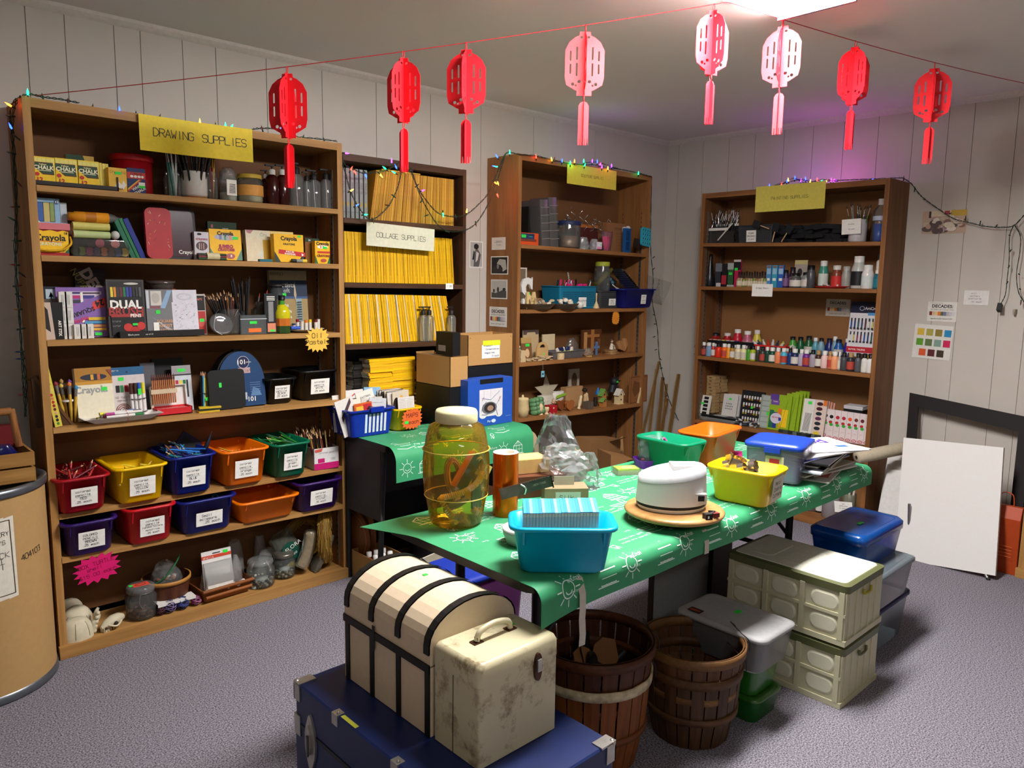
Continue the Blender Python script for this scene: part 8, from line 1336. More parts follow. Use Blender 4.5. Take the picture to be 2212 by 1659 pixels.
b=B();b.box(-.19,.19,-.13,.13,0,.002,'#dcdade');b.text('pond',-.02,-.04,.1,'#4a1fa0',lambda u,v:(u,v,.0026),rot=pi*.0,bold=.02);b.box(-.15,-.1,.03,.06,.0021,.0025,'#3a6ab0');single(b,'poster','white poster with big purple letters on top of the paper stack','poster',T(-1.86,-2.11,TZ+.098)@RZ(-28+180))
# ================================================================ on the floor
def rtop(b,w,d,z0,z1,m,r=.02,e=0):return b.loft([ring(w,d,r,z0),ring(w+e,d+e,r,z1)],m,True,False)
X0,X1,Y0,Y1,ZT=-3.95,-3.5,-2.44,-1.66,.378;BL=mat('#0a1f52',.4,noise=.15,nscale=14);NI=mat('#b4b0a8',.3,.8,.15,40)
t=thing('footlocker','dark blue metal-cornered footlocker trunk under the cream trunk','trunk',T((X0+X1)/2,(Y0+Y1)/2,0));w,d=X1-X0,Y1-Y0
b=B();b.box(-w/2,w/2,-d/2,d/2,.001,.255,BL);b.build('trunk_body',t);b=B();b.loft([ring(w,d,.008,.262),ring(w,d,.008,ZT-.004),ring(w-.01,d-.01,.008,ZT)],BL,True,False);b.build('lid',t)
b=B();b.box(-w/2-.002,w/2+.002,-d/2-.002,d/2+.002,.252,.264,mat('#1c1c1e',.4,.4));b.build('seam_band',t)
for x in(-1,1):
 for y in(-1,1):
  b=B();b.T=T(x*w/2,y*d/2,ZT)@SCL(-x,-y,-1);b.box(-.003,.05,-.003,.03,-.003,.002,NI);b.box(-.003,.001,-.003,.03,0,.05,NI);b.box(-.003,.03,-.003,.001,0,.05,NI);b.ball((.004,.004,.004),.010,NI,8,6);b.build('metal_corner',t)
  b=B();b.T=T(x*w/2,y*d/2,.255)@SCL(-x,-y,1);b.box(-.003,.03,-.003,.03,-.03,.03,NI);b.build('metal_corner',t)
def oval(b,y,z,hy,hz,th,m):return b.prism([(y+hy*cos(i*pi/12),z+hz*sin(i*pi/12)*(1+.12*cos(i*pi/3))) for i in range(24)],-w/2-th,-w/2,m,'x')
for y in(.30,-.28):b=B();oval(b,y,.235,.028,.075,.006,NI);oval(b,y,.245,.014,.04,.012,NI);b.box(-w/2-.016,-w/2-.012,y-.004,y+.004,.20,.26,mat('#6a6864',.3,.8));b.build('latch',t)
b=B();oval(b,.01,.235,.045,.065,.005,NI);oval(b,.01,.245,.03,.035,.012,NI);oval(b,.01,.245,.012,.014,.016,mat('#7a7874',.3,.8));b.build('lock_plate',t)
for y in(.17,-.10):b=B();b.box(-w/2-.003,-w/2+.02,y-.014,y+.014,ZT-.03,ZT+.002,NI);b.ball((-w/2+.006,y-.006,ZT+.003),.005,NI,6,4);b.build('lid_clasp',t)
B().box(-w/2+.004,-w/2+.016,.08,.15,ZT+.0003,ZT+.0008,'#b8b83a').build('sticker',t)
x0,x1,y0,y1,zb,zs=-3.83,-3.55,-2.128,-1.73,ZT+.0015,.615;CRM=mat('#d8c4a6',.6,noise=.03);IR=mat('#1d1a17',.5,.3,.2,60)
t=thing('dome_trunk','small cream dome-topped trunk with dark straps','trunk',T(0,0,0));cx_,hw=(x0+x1)/2,(x1-x0)/2
B().box(x0,x1,y0,y1,zb,zs-.055,CRM).build('trunk_body',t)
def dome(k,z_=0):return[(x0-k,zs-.05+z_),(x0-k,zs)]+[(cx_-(hw+k)*cos(i*pi/14),zs+(.085+k)*sin(i*pi/14)) for i in range(1,14)]+[(x1+k,zs),(x1+k,zs-.05+z_)]
b=B();b.T=Mx(((1,0,0,0),(0,0,1,0),(0,1,0,0),(0,0,0,1)));b.prism(dome(0),y0,y1,CRM,'z');b.build('domed_lid',t)
for i in range(4):
 ya=y0+(y1-y0)*(i/3)*.93+(.0 if i else 0);b=B();b.T=Mx(((1,0,0,0),(0,0,1,0),(0,1,0,0),(0,0,0,1)));P1,P2=dome(.0005),dome(.0045)
 P1,P2=P1[1:-1],P2[1:-1];P1=[(x0-.0005,zs-.02)]+P1;P2=[(x0-.005,zs-.022)]+P2;b.loft([[(x,z,ya) for x,z in P1+P2[::-1]],[(x,z,ya+.022) for x,z in P1+P2[::-1]]],IR,False,False);b.T=Mx()
 [b.ball((x0+.01+.02*k,ya+.011,zs+.012+.022*k),.003,NI,6,4) for k in range(2)];b.build('dome_strap',t)
 b=B();b.box(x0-.004,x0,ya,ya+.018,zb,zs-.05,IR);b.build('upright_strap',t)
b=B();b.box(x0-.005,x0,y0,y1,zs-.068,zs-.048,IR);b.box(x0,x1,y1-.0,y1+.004,zs-.068,zs-.048,IR);b.build('belt_strap',t);b=B();b.box(x0-.006,x0-.004,(y0+y1)/2+.04,(y0+y1)/2+.05,zs-.10,zs-.03,IR);b.build('keyhole',t);b=B();b.box(cx_-.008,cx_+.006,y0+.2,y0+.212,zs+.0855,zs+.0862,GS);b.build('sticker',t)
m,nt,bs=newmat('worn_ivory');N=nt.nodes.new;L=nt.links.new;tc=N('ShaderNodeTexCoord');n1=N('ShaderNodeTexNoise');n1.inputs['Scale'].default_value=9;n1.inputs['Detail'].default_value=9;n1.inputs['Roughness'].default_value=.7
rp=N('ShaderNodeValToRGB');rp.color_ramp.elements[0].position=.33;rp.color_ramp.elements[0].color=lin('#6a4a26');rp.color_ramp.elements[1].position=.47;rp.color_ramp.elements[1].color=lin('#c9c09c');L(tc.outputs['Object'],n1.inputs['Vector']);L(n1.outputs[0],rp.inputs[0]);L(rp.outputs[0],bs.inputs['Base Color']);bs.inputs['Roughness'].default_value=.4
IV=m;cx0_,cx1_,cy0_,cy1_,zc,zt=-3.825,-3.568,-2.305,-2.135,ZT+.0015,.632;w,d=cx1_-cx0_,cy1_-cy0_
t=thing('carrying_case','stained ivory box case with a handle and rusty latch','case',T((cx0_+cx1_)/2,(cy0_+cy1_)/2,zc));h=zt-zc
b=B();b.loft([ring(w,d,.008,0),ring(w,d,.008,h*.78)],IV,True,False);b.build('case_body',t);b=B();b.loft([ring(w+.004,d+.004,.012,h*.785),ring(w+.004,d+.004,.014,h-.014),ring(w-.004,d-.004,.016,h-.004),ring(w-.02,d-.02,.016,h)],IV,True,True);b.build('lid',t)
RU=mat('#4a281a',.4,.5,.3,60);b=B();b.tube(cell([(-.055,.01,h+.004),(-.045,.01,h+.025),(0,.01,h+.034),(.045,.01,h+.025),(.055,.01,h+.004)],20),.0075,mat('#c8c0a0',.3),8);b.build('handle',t);[B().box(x-.014,x+.014,0,.022,h,h+.003,RU).box(x-.004,x+.004,.004,.016,h,h+.014,RU).build('handle_mount',t) for x in(-.055,.055)]
b=B();b.prism([(.055+.013*cos(i*pi/8),h*.76+.036*sin(i*pi/8)) for i in range(16)],-d/2-.008,-d/2-.002,RU,'y');b.box(.048,.062,-d/2-.013,-d/2-.008,h*.72,h*.84,NI);b.build('latch',t);B().box(.07,.083,.02,.03,h+.0002,h+.0008,GS).build('sticker',t);B().box(-w/2-.0012,-w/2,.008,.0095,.0,h*.78,mat('#4a3a20')).build('side_seam',t)
def bushel(cx,cy,r0,r1,h,label,cols,band=None,z0=.001,wd=None,name='bushel_basket',handles=True):
 wd=wd or wood(cols[0],cols[1],'z');t=thing(name,label,'basket',T(cx,cy,z0));n=22;b=B()
 for i in range(n):
  a0,a1=2*pi*i/n+.015,2*pi*(i+1)/n-.015;k=.0015*(i%2)
  b.loft([[((r+k)*cos(a),(r+k)*sin(a),z_) for a in(a0,(a0+a1)/2,a1)]+[((r+k-.003)*cos(a),(r+k-.003)*sin(a),z_) for a in(a1,(a0+a1)/2,a0)] for r,z_ in((r0,0),((r0+r1)/2+.008,h*.5),(r1,h))],wd,True,False)
 b.lathe([(.0002,.004),(r0-.003,.004)],wd,n);b.build('slats',t);HB=wood(cols[2],cols[3],'x')
 for zf,hh,nm in((.42,.022,'hoop'),(.95,.03,'rim_hoop')):r=r0+(r1-r0)*zf+(.008 if zf<.6 else 0);c=mm(band) if band and zf>.6 else HB;B().lathe([(r+.002,h*zf-hh/2),(r+.006,h*zf-hh/2),(r+.0075,h*zf+hh/2),(r+.002,h*zf+hh/2)],c,44).build(nm,t)
 B().lathe([(r1-.004,h-.03),(r1-.009,h-.03),(r1-.008,h+.002),(r1-.004,h+.002)],HB,44).build('inner_hoop',t)
 if handles:
  for sg in(-35,145):b=B();b.T=RZ(sg);b.tube(cell([(r1+.008,-.05,h-.03),(r1+.004,-.05,h+.006),(r1-.02,-.045,h+.03),(r1-.02,.045,h+.03),(r1+.004,.05,h+.006),(r1+.008,.05,h-.03)],20),.0018,mat('#3a3028',.4,.6));b.build('wire_handle',t)
 return t
b2=(-2.785,-2.195);bushel(*b2,.125,.16,.25,'lower bushel basket of the empty nested pair beside the crates',('#5a3c22','#3e2614','#6a4828','#4a2e18'));bushel(*b2,.12,.168,.25,'upper empty bushel basket with a broken wire handle',('#6a4426','#4a2c16','#8a6236','#6a4624'),z0=.072)
b1=(-3.13,-2.05);bushel(*b1,.145,.185,.30,'lower bushel basket with a floral band nearest the trunks',('#94541f','#6e3812','#7a421c','#5a2e12'),band=mat('#b8aa88',.7,noise=.4,nscale=45));bushel(*b1,.14,.192,.29,'upper bushel basket of cardboard scraps under the cream ribbon',('#5e3218','#40200e','#6a3a1c','#4c2812'),z0=.10)
rn=random.Random(3)
for i in range(5):b=B();plate([(.0,0),(.06,.01),(.065,.06),(.05,.11),(.02,.13),(-.02,.12),(-.03,.06)],[],.004,'#8a5c34',b);single(b,'cardboard_scrap',('torn cardboard scrap standing highest in the upper basket','torn cardboard scrap lying at the basket bottom','jagged scrap beside the basket wall','curved cardboard scrap below the ribbon','small scrap at the front of the upper basket')[i],'cardboard',T(b1[0]-.05+.035*i,b1[1]-.03+.03*(i%3),.20+.04*(i%2)+(.04 if i==0 else 0))@RZ(i*50)@RX(-25+12*i))
for i in range(2):single(B().tube(cell([(-.1,0,0),(-.03,0,.05),(.05,.02,.02),(.12,.03,.06)],16),.016,'#121010',8),'hose',('black hose looped inside the upper basket','second black hose crossing the first in the basket')[i],'hose',T(b1[0],b1[1],.25+.03*i)@RZ(-30+70*i))
def boxtub(x0,x1,y0,y1,z0,z1,col,label,lid=None,al=.35,lidh=.018,yaw=0,name='storage_tub',lt=None):
 w,d=x1-x0,y1-y0;t=thing(name,label,'storage tub',T((x0+x1)/2,(y0+y1)/2,z0)@RZ(yaw));h=z1-z0-(lidh if lid else 0);B().loft([ring(w*.86,d*.88,.03,0),ring(w*.96,d*.96,.03,h)],clear(col,al,.2),True).build('tub_body',t)
 if lid:b=B();l=mm(lid) if not lt else clear(lid,lt,.2);b.loft([ring(w*.97,d*.97,.03,h+.0005),ring(w,d,.035,h+.001),ring(w,d,.035,h+lidh*.7),ring(w-.03,d-.03,.03,h+lidh),ring(w-.06,d-.06,.03,h+lidh-.004)],l,True);b.build('lid',t)
 return t
boxtub(-2.62,-2.43,-2.35,-2.05,.001,.095,'#1f7a24','bottom green tub of the small stack beside the baskets','#3f8a2a',.7,lt=.75);boxtub(-2.62,-2.43,-2.34,-2.05,.097,.205,'#3f9a34','middle green-sided tub with a white lid','#b8b8b6',.6);t=boxtub(-2.66,-2.42,-2.38,-2.03,.207,.335,'#b8b8b8','top clear tub whose broad white lid has a dark sticker','#a8a8a8',.5);B().box(-.09,-.06,.09,.14,.127,.129,'#2a1a1a').box(-.086,-.07,.095,.135,.1291,.1296,'#a8482a').build('sticker',t);B().box(.02,.05,.0,.02,.124,.1255,GS).build('sticker',t)
def crate(z0,label,lidm):
 x0,x1,y0,y1=-2.285,-1.975,-2.485,-2.02;w,d,h=x1-x0,y1-y0,.225;t=thing('folding_crate',label,'crate',T((x0+x1)/2,(y0+y1)/2,z0));CM=mat('#c2bf9e',.45,noise=.02);OV=mat('#5c603c',.45,noise=.02)
 b=B();b.box(-w/2,w/2,-d/2,d/2,.02,h-.03,CM);b.box(-w/2-.006,w/2+.006,-d/2-.006,d/2+.006,0,.02,CM);b.build('crate_body',t)
 for i in range(4):y=-d/2+.006+(d-.03)*i/3;B().box(-w/2-.007,-w/2,y,y+.018,.02,h-.03,CM).build('post',t)
 B().box(-w/2-.006,-w/2,-d/2,d/2,h*.47,h*.52,CM).build('cross_rail',t)
 for i in range(3):
  for j in range(2):
   yc,zc_=-d/2+d*(i+.5)/3,.045+.085*j+.02;b=B();o=[(yc+y,zc_+z_) for y,z_ in rr(.105,.062,.028)];q=[(yc+y,zc_+z_) for y,z_ in rr(.09,.048,.022)];b.loft([[(-w/2-.0002,y,z_) for y,z_ in o],[(-w/2-.004,y,z_) for y,z_ in q]],mat('#d4d2b8',.45,noise=.02),True);b.build('oval_panel',t)
 [B().box(-w/2+.02+i*.056,-w/2+.026+i*.056,-d/2-.004,-d/2,.02,h-.035,CM).build('side_rib',t) for i in range(5)]
 b=B();b.loft([ring(w+.01,d+.01,.02,h-.032),ring(w+.014,d+.014,.02,h-.004),ring(w-.01,d-.01,.02,h)],OV,True,False);b.build('lid_frame',t);b=B();b.loft([ring(w-.025,d-.025,.02,h),ring(w-.03,d-.03,.02,h+.003)],lidm,True,False);[b.loft([ring(.2,.11,.03,h+.003,dy=(i-1)*.14),ring(.19,.10,.03,h+.005,dy=(i-1)*.14)],lidm,True,False) for i in range(3)];b.build('lid_panel',t)
 b=B();b.tube(cell([(-.03,-d/2-.008,h-.045),(-.025,-d/2-.009,h-.062),(.025,-d/2-.009,h-.062),(.03,-d/2-.008,h-.045)],12),.005,mat('#a8a030') if z0>.1 else OV);b.build('handle',t)
crate(.001,'lower cream folding crate with an olive rim',mat('#ccccb8',.4));crate(.234,'upper cream folding crate with moulded lid half in table shade',mat('#dcdccb',.4))
boxtub(-1.90,-1.44,-2.42,-2.06,.001,.20,'#a8b4bc','bottom clear tub with a navy blue lid beside the crates','#0f1c48',.4,.022);boxtub(-1.93,-1.47,-2.44,-2.08,.202,.36,'#b8b8bc','clear tub with a pale translucent lid under the blue tub','#9aa8b0',.45,.02,lt=.6)
t=boxtub(-1.86,-1.44,-2.37,-2.13,.362,.505,'#0a6fd0','bright blue translucent tub on top of the clear tubs','#0a66c8',.6,.045,lt=.72);B().box(-.05,-.01,-.03,-.015,.142,.1435,GS).build('sticker',t)
p0,p1=aY(1413,1260,-1.72),aY(1528,1260,-1.72);b=B();b.box(0,p1.x-p0.x,0,.02,.001,.62,'#9a9a98');b.box(-.012,0,-.001,.02,.001,.62,'#2a1c12');single(b,'white_board','grey-white board with a dark edge standing beneath the long table','board',T(p0.x,-1.72,0))
b=B();b.box(0,.16,0,.3,.001,.5,'#2a150c');single(b,'dark_box','dark brown wooden box beside the grey-white board','box',T(p1.x+.005,-1.74,0));rn=random.Random(5)
for k in range(9):single(B().ball((0,0,0),.026,'#4a3020',8,5,.8),'pine_cone','brown pine cone heaped on the dark wooden box','pine cone',T(p1.x+.03+.05*(k%3),-1.70+.06*(k//3),.522+.01*rn.random()),'pine cones on the dark box')
p=aY(825,1222,-.56);q=aY(885,1168,-.56);w=q.x-p.x;t=thing('sand_carton','low carton of rainbow sand bottles with a white label','carton',T(p.x,-.5,.001));h=.14
b=B();b.box(0,w,0,.003,0,h,'#b8945c');b.box(0,.003,0,.22,0,h,'#a8844c');b.box(w-.003,w,0,.22,0,h,'#a8844c');b.box(0,w,.217,.22,0,h,'#a8844c');b.box(0,w,0,.22,0,.004,'#a8844c');b.build('carton_body',t);note(w*.94,h*.8,[('Rainbow',.013,-.1),('Sand',.013,.1),('',.01)]).box(-.008,.012,-.001,-.0004,.004,.014,GS).build('paper_label',t,T(w/2,-.001,.01))
for k,c in enumerate(('#3a3a3c','#c8481c','#5a5048','#b01c24','#7a746a','#4a4a50')):b=B();b.lathe([(.0002,0),(.017,0),(.019,.05),(.017,.1),(.01,.115),(.01,.125)],c,12);b.lathe([(.013,.122),(.013,.145),(.0002,.146)],'#d8d6d2',12);single(b,'sand_bottle',('charcoal','orange','brown grey','bright red','stone grey','slate grey')[k]+' sand bottle with a white cap in the rainbow sand carton','sand bottle',T(p.x+.03+.042*(k%3),-.46+.06*(k//3),.007),'rainbow sand bottles')
for i,(px,py,r,Y) in enumerate(((773,1150,.185,-.36),(752,1150,.17,-.40))):p=aY(px,py,Y);b=B();b.T=RX(90);b.lathe([(.0002,0),(r,0),(r,.006),(.0002,.006)],'#8a5226',44);b.tube([(r*.85*cos(a*pi/20),r*.85*sin(a*pi/20),.007) for a in range(40)],.0015,'#c89a64',4,True);single(b,'round_board',('larger round brown board leaning behind at the oak bookcase side','front round brown board beside the straw wreath')[i],'board',T(-2.87-.035*i,-.17-.02*i-.0,r+.001)@RZ(-78)@RX(-4))
boxtub(-3.02,-2.66,-1.28,-1.0,.001,.30,'#8a4a8a','purple-tinted tub with a blue lid between the desk and long table','#16309a',.6,.03);single(B().box(-.12,.12,-.1,.1,0,.2,'#c8c0ac').box(-.11,.11,-.09,.09,.2,.201,'#8a8474'),'carton','white foam-lined carton behind the blue-lidded tub','carton',T(-2.76,-.83,.001)@RZ(12));single(wreath_:=B().box(-.06,.06,-.05,.05,0,.24,wood('#7a6a5a','#4a3e34','x')),'wood_block','weathered wooden block near the rainbow sand carton','wood block',T(-2.55,-.62-.12,.001))
p=aZ(895,1105,.3);single(B().box(-.018,.018,-.01,.01,0,.62,wood('#a8865a','#7a5c38','z')),'wood_strip','pale wooden strip leaning under the cloth by the amber barrel','wood strip',T(-2.62,-.70,.001)@RX(-4)@RY(7));single(B().loft([ring(.3,.2,.05,0),ring(.34,.24,.08,.14),ring(.26,.16,.06,.3)],'#0d0d10').box(-.04,-.01,-.115,-.11,.1,.12,GS),'duffel_bag','black bag in the dark under the desk with a green sticker','bag',T(-2.45,-.42,.001))
def slab(name,label,cat,bl,br,tl,tr,th,m,items=None):
 n=(V(br)-V(bl)).cross(V(tl)-V(bl)).normalized()*th;q=[V(p) for p in(bl,br,tr,tl)];b=B();b.hexa([tuple(p) for p in(q[0],q[1],q[1]+n,q[0]+n)]+[tuple(p) for p in(q[3],q[2],q[2]+n,q[3]+n)],m);return single(b,name,label,cat,T(0,0,0))
slab('canvas','large blank white canvas propped on a low easel','canvas',aX(1932,1206,-.50),aX(2150,1244,-.50),aX(1952,945,-.36),aX(2168,967,-.36),-.02,mat('#dcdad6',.7,noise=.01))
t=thing('easel','low metal easel behind the blank white canvas','easel',T(0,0,0));a=aX(2120,1225,-.47);f=aZ(2136,1253,.001);B().tube([tuple(a),tuple(f)],.008,STEEL,8).tube([tuple(f+(a-f)*.0),tuple(f+(a-f)*.15)],.0095,'#141414',8).build('leg',t);B().tube([(-.46,-2.05,.3),(-.44,-2.06,.005)],.008,STEEL,8).build('leg',t);a1,a2=aX(1938,1210,-.478),aX(2148,1246,-.478);B().tube([tuple(a1+V((.03,0,-.006))),tuple(a2+V((.03,0,-.006)))],.006,mat('#7a4a5a')).build('ledge',t)
TL,TR_=aX(1965,848,-.06),V((-.06,-2.50,.80));BLc,BR_=V((-.30,-1.955,.001)),V((-.30,-2.545,.001));FRM=mat('#150d0f',.6,spec=.2);t=thing('picture_frame','wide empty black picture frame leaning on the wall behind the canvas','frame',T(0,0,0))
C4=[BLc,BR_,TR_,TL];cen=sum(C4,V())/4;In=[p+(cen-p).normalized()*.10 for p in C4];nn=(BR_-BLc).cross(TL-BLc).normalized()*-.025
for i,nm in enumerate(('bottom_rail','side_rail','top_rail','side_rail')):j=(i+1)%4;B().hexa([tuple(q) for q in(C4[i],C4[j],In[j],In[i],C4[i]+nn,C4[j]+nn,In[j]+nn*.5,In[i]+nn*.5)],FRM).build(nm,t)
for i in range(5):y=-1.80-.012*i;b=B();b.box(-.01,.01,-.26,0,0,.50-.02*i,'#d2d0cc');single(b,'white_canvas',('innermost','second','third','fourth','outermost')[i]+' white canvas panel in the row beside the painting bookcase','canvas',T(-.25-.035*i,y,.001)@RY(14+i))
p,q=aX(1850,985,-.50),aX(1950,965,-.26);ax=q-p;b=B();b.lathe([(.012,0),(.034,0),(.036,.01),(.036,ax.length+.03),(.03,ax.length+.04)],mat('#b8ac94',.8,noise=.08),20);b.lathe([(.034,.0),(.026,.002),(.026,.03),(.018,.03),(.016,.004),(.010,.004)],mat('#8a7e68',.8),20);single(b,'canvas_roll','rolled beige canvas cloth lying across the white panels','canvas roll',aim(tuple(p+V((0,0,-.01))),ax))
b=B();b.loft([ring(.05,.17,.004,0),ring(.09,.17,.004,.30),ring(.03,.17,.004,.36)],'#a83e10',True,False);b.tube(cell([(0,-.04,.35),(0,-.03,.42),(0,.02,.42),(0,.03,.35)],12),.003,'#b8481c');[b.stroke([(-.06,.1+.018*k),(.02,.1+.018*k)],.003,'#c8683a',lambda u,v:(-.052,u,v)) for k in range(4)];single(b,'gift_bag','rust orange paper bag between the canvas and the end bookcase','bag',T(-.31,-2.47,.001))
for k in range(6):single(B().box(-.02,.02,-.012,.012,0,.15+.01*k,('#d8d4cc','#26262c','#1c2a6a','#b8b4ac','#d8a84a','#3a3a3a')[k]),'book',('white','charcoal','navy','grey','ochre','slate')[k]+' book spine on the end bookcase beyond the orange bag','book',T(-.30,-2.61-.03*k,.801 if k<3 else.421))
def wallp(px0,px1,py0,py1,name,label,cat,c,items,tilt=0):a,d=aX(px0,py1,-.001),aX(px1,py0,-.001);w,h=abs(a.y-d.y),d.z-a.z;single(art(B().box(-w/2,w/2,0,.0012,0,h,c),items,w,h),name,label,cat,T(-.0025,(a.y+d.y)/2,a.z)@RZ(-90)@RY(tilt))
rn=random.Random(6);its=[('r','#d8cdb0',.2,.75,.65,1),('r','#c8a83a',.65,.75,1,1),('r','#a83a44',.5,.82,.62,.98),('r','#3a2c2c',.15,.7,.2,.98)]+[('e',rn.choice(['#d8cdb8','#b89a84','#8a6a5a','#e0d8c8','#5a4a48','#a88a9a','#c8b8a0']),rn.uniform(.08,.92),rn.uniform(.1,.7),rn.uniform(.05,.12),rn.uniform(.06,.14)) for _ in range(34)]
wallp(1990,2090,452,506,'photo_print','colour photo of crumpled pale fabric shapes on the wall','photo','#c0a890',its);wallp(2002,2069,653,693,'postcard','decades exhibition card on the grooved wall above the colour swatches','card','#dedbd2',DEC)
its=[('r',c,.08+.235*(k%4)+(.10 if k>7 else 0),.68-.30*(k//4),.26+.235*(k%4)+(.10 if k>7 else 0),.88-.30*(k//4)) for k,c in enumerate(('#d8b43a','#a8a04a','#8a7a30','#1f86b8','#5a9a24','#5c7240','#7a9a8a','#c81c50','#d8582a','#5a1820','#3a2c1c'))];wallp(1969,2058,704,772,'swatch_card','white card with eleven square colour swatches','card','#dcdad2',its,2)
wallp(2081,2138,628,658,'note_card','white handwritten card about pottery postcards','card','#e0deda',[('h',CK,'mini',.4,.8,.1),('h',CK,'pottery',.45,.62,.1),('h',CK,'postcards',.45,.44,.1),('h',CK,'.50 each',.5,.22,.1)]);a=aX(2192,680,-.005);single(bag(B(),.04,.015,.03,mat('#b8ac9c',.8),130,top=1.2),'tape_scrap','crumpled scrap of tape stuck low on the grooved wall','tape',T(-.012,a.y,a.z))
c_=(-4.5,-.262);t=thing('fibre_drum','tall tan fibre drum with metal rims and a stencilled label','drum',T(*c_,0));r,H_=.246,.762;GM=mat('#7c8288',.35,.8,.1)
B().lathe([(r,.03),(r,H_-.02)],mat('#b08c58',.75,noise=.04,nscale=50),60).build('drum_body',t);B().lathe([(r+.001,.001),(r+.006,.004),(r+.004,.03),(r-.002,.034)],GM,60).build('bottom_rim',t);B().lathe([(r,H_-.03),(r+.008,H_-.028),(r+.009,H_-.004),(r+.002,H_),(r-.01,H_),(r-.012,H_-.014),(.0002,H_-.014)],GM,60).build('top_rim',t)
def onD(u,v):a=-pi*.5+u/r;return((r+.0006)*cos(a),(r+.0006)*sin(a),v)
fA=lambda px,py:(lambda p:(math.atan2(p.y-c_[1],p.x-c_[0])+pi/2)*r)(aZ(px,py,.4))
b=B();b.hand('404103',.172,.51,.020,CK,onD,.0025,.12,1.15);b.build('stencil_number',t);b=B();u0,u1=-.15,.108
for k in range(8):a_,d_=u0+(u1-u0)*k/8,u0+(u1-u0)*(k+1)/8;b.add([onD(a_,.375),onD(d_,.378),onD(d_,.668),onD(a_,.664)],[(0,1,2,3)],'#d8d4c4')
on2=lambda u,v:tuple(V(onD(u,v))*1.0+V((cos(-pi*.5+u/r),sin(-pi*.5+u/r),0))*.0006);b.stroke([(-.15,.655),(.094,.655),(.098,.392),(-.15,.388)],.003,'#4a3a20',on2,.02)
for k,(tx,v,sz) in enumerate((('POTTERY',.55,.012),('CLAYS',.52,.012),('BRICK',.475,.016),('LOT',.455,.014),('SET',.435,.016))):b.hand(tx,.045,v+.06,sz*1.2,'#6a6458' if k>1 else '#3a3020',on2)
b.build('paper_label',t)
t=thing('wooden_crate','slatted wooden crate of sewing things on top of the fibre drum','crate',T(-4.508,-.262,H_+.002));PW=wood('#b88a4c','#94682e','x');w,d=.40,.33
for z_ in(.004,.06):b=B();b.box(-w/2,w/2,-d/2-.008,-d/2,z_,z_+.048,PW);b.box(w/2-.008,w/2,-d/2,d/2,z_,z_+.048,PW);b.box(-w/2,w/2,d/2-.008,d/2,z_,z_+.048,PW);b.build('slat',t)
B().box(-w/2,w/2,-d/2,d/2,0,.004,PW).build('crate_base',t);M0=T(-4.508,-.262,H_+.008)
single(B().tube([(-.05,0,0),(.16,0,0)],.014,wood('#a8703a','#7a4a20','x'),10).tube([(.16,0,.008),(.175,-.01,-.13)],.012,wood('#a8703a','#7a4a20','z'),10),'wooden_rod','thick wooden dowel frame rising from the crate on the drum','wooden rod',M0@T(0,-.05,.235));single(B().loft([ring(.06,.06,.02,0),ring(.09,.07,.03,.03),ring(.05,.05,.02,.06)],mat('#10144a',.15)),'glass_bowl','glossy dark blue glass bowl in the wooden crate','bowl',M0@T(.12,-.08,.06));single(bag(B(),.2,.08,.17,mat('#c8c0b4',.7),140,top=.9,crumple=.06),'quilted_cloth','white quilted cloth bundled in the wooden crate','cloth',M0@T(.02,-.03,.02));single(B().box(-.035,.035,-.02,.02,0,.16,'#6a0f14'),'box','dark red box at the back of the wooden crate','box',M0@T(.17,.10,.002))
single(B().box(-.1,.1,-.06,.06,0,.25,'#2c2236'),'storage_bin','dark purple tub at the bottom of the stack beside the string lights','storage bin',M0@T(-.02,.1,.002));[single(tub(.22,.11,.06,col=mat('#2a2038',.5),rim=.01,r=.02),'storage_bin',('lower shallow purple bin near the string lights','upper shallow purple bin near the string lights')[k],'storage bin',M0@T(-.0-.03*k,.09,.255+.062*k)) for k in range(2)]
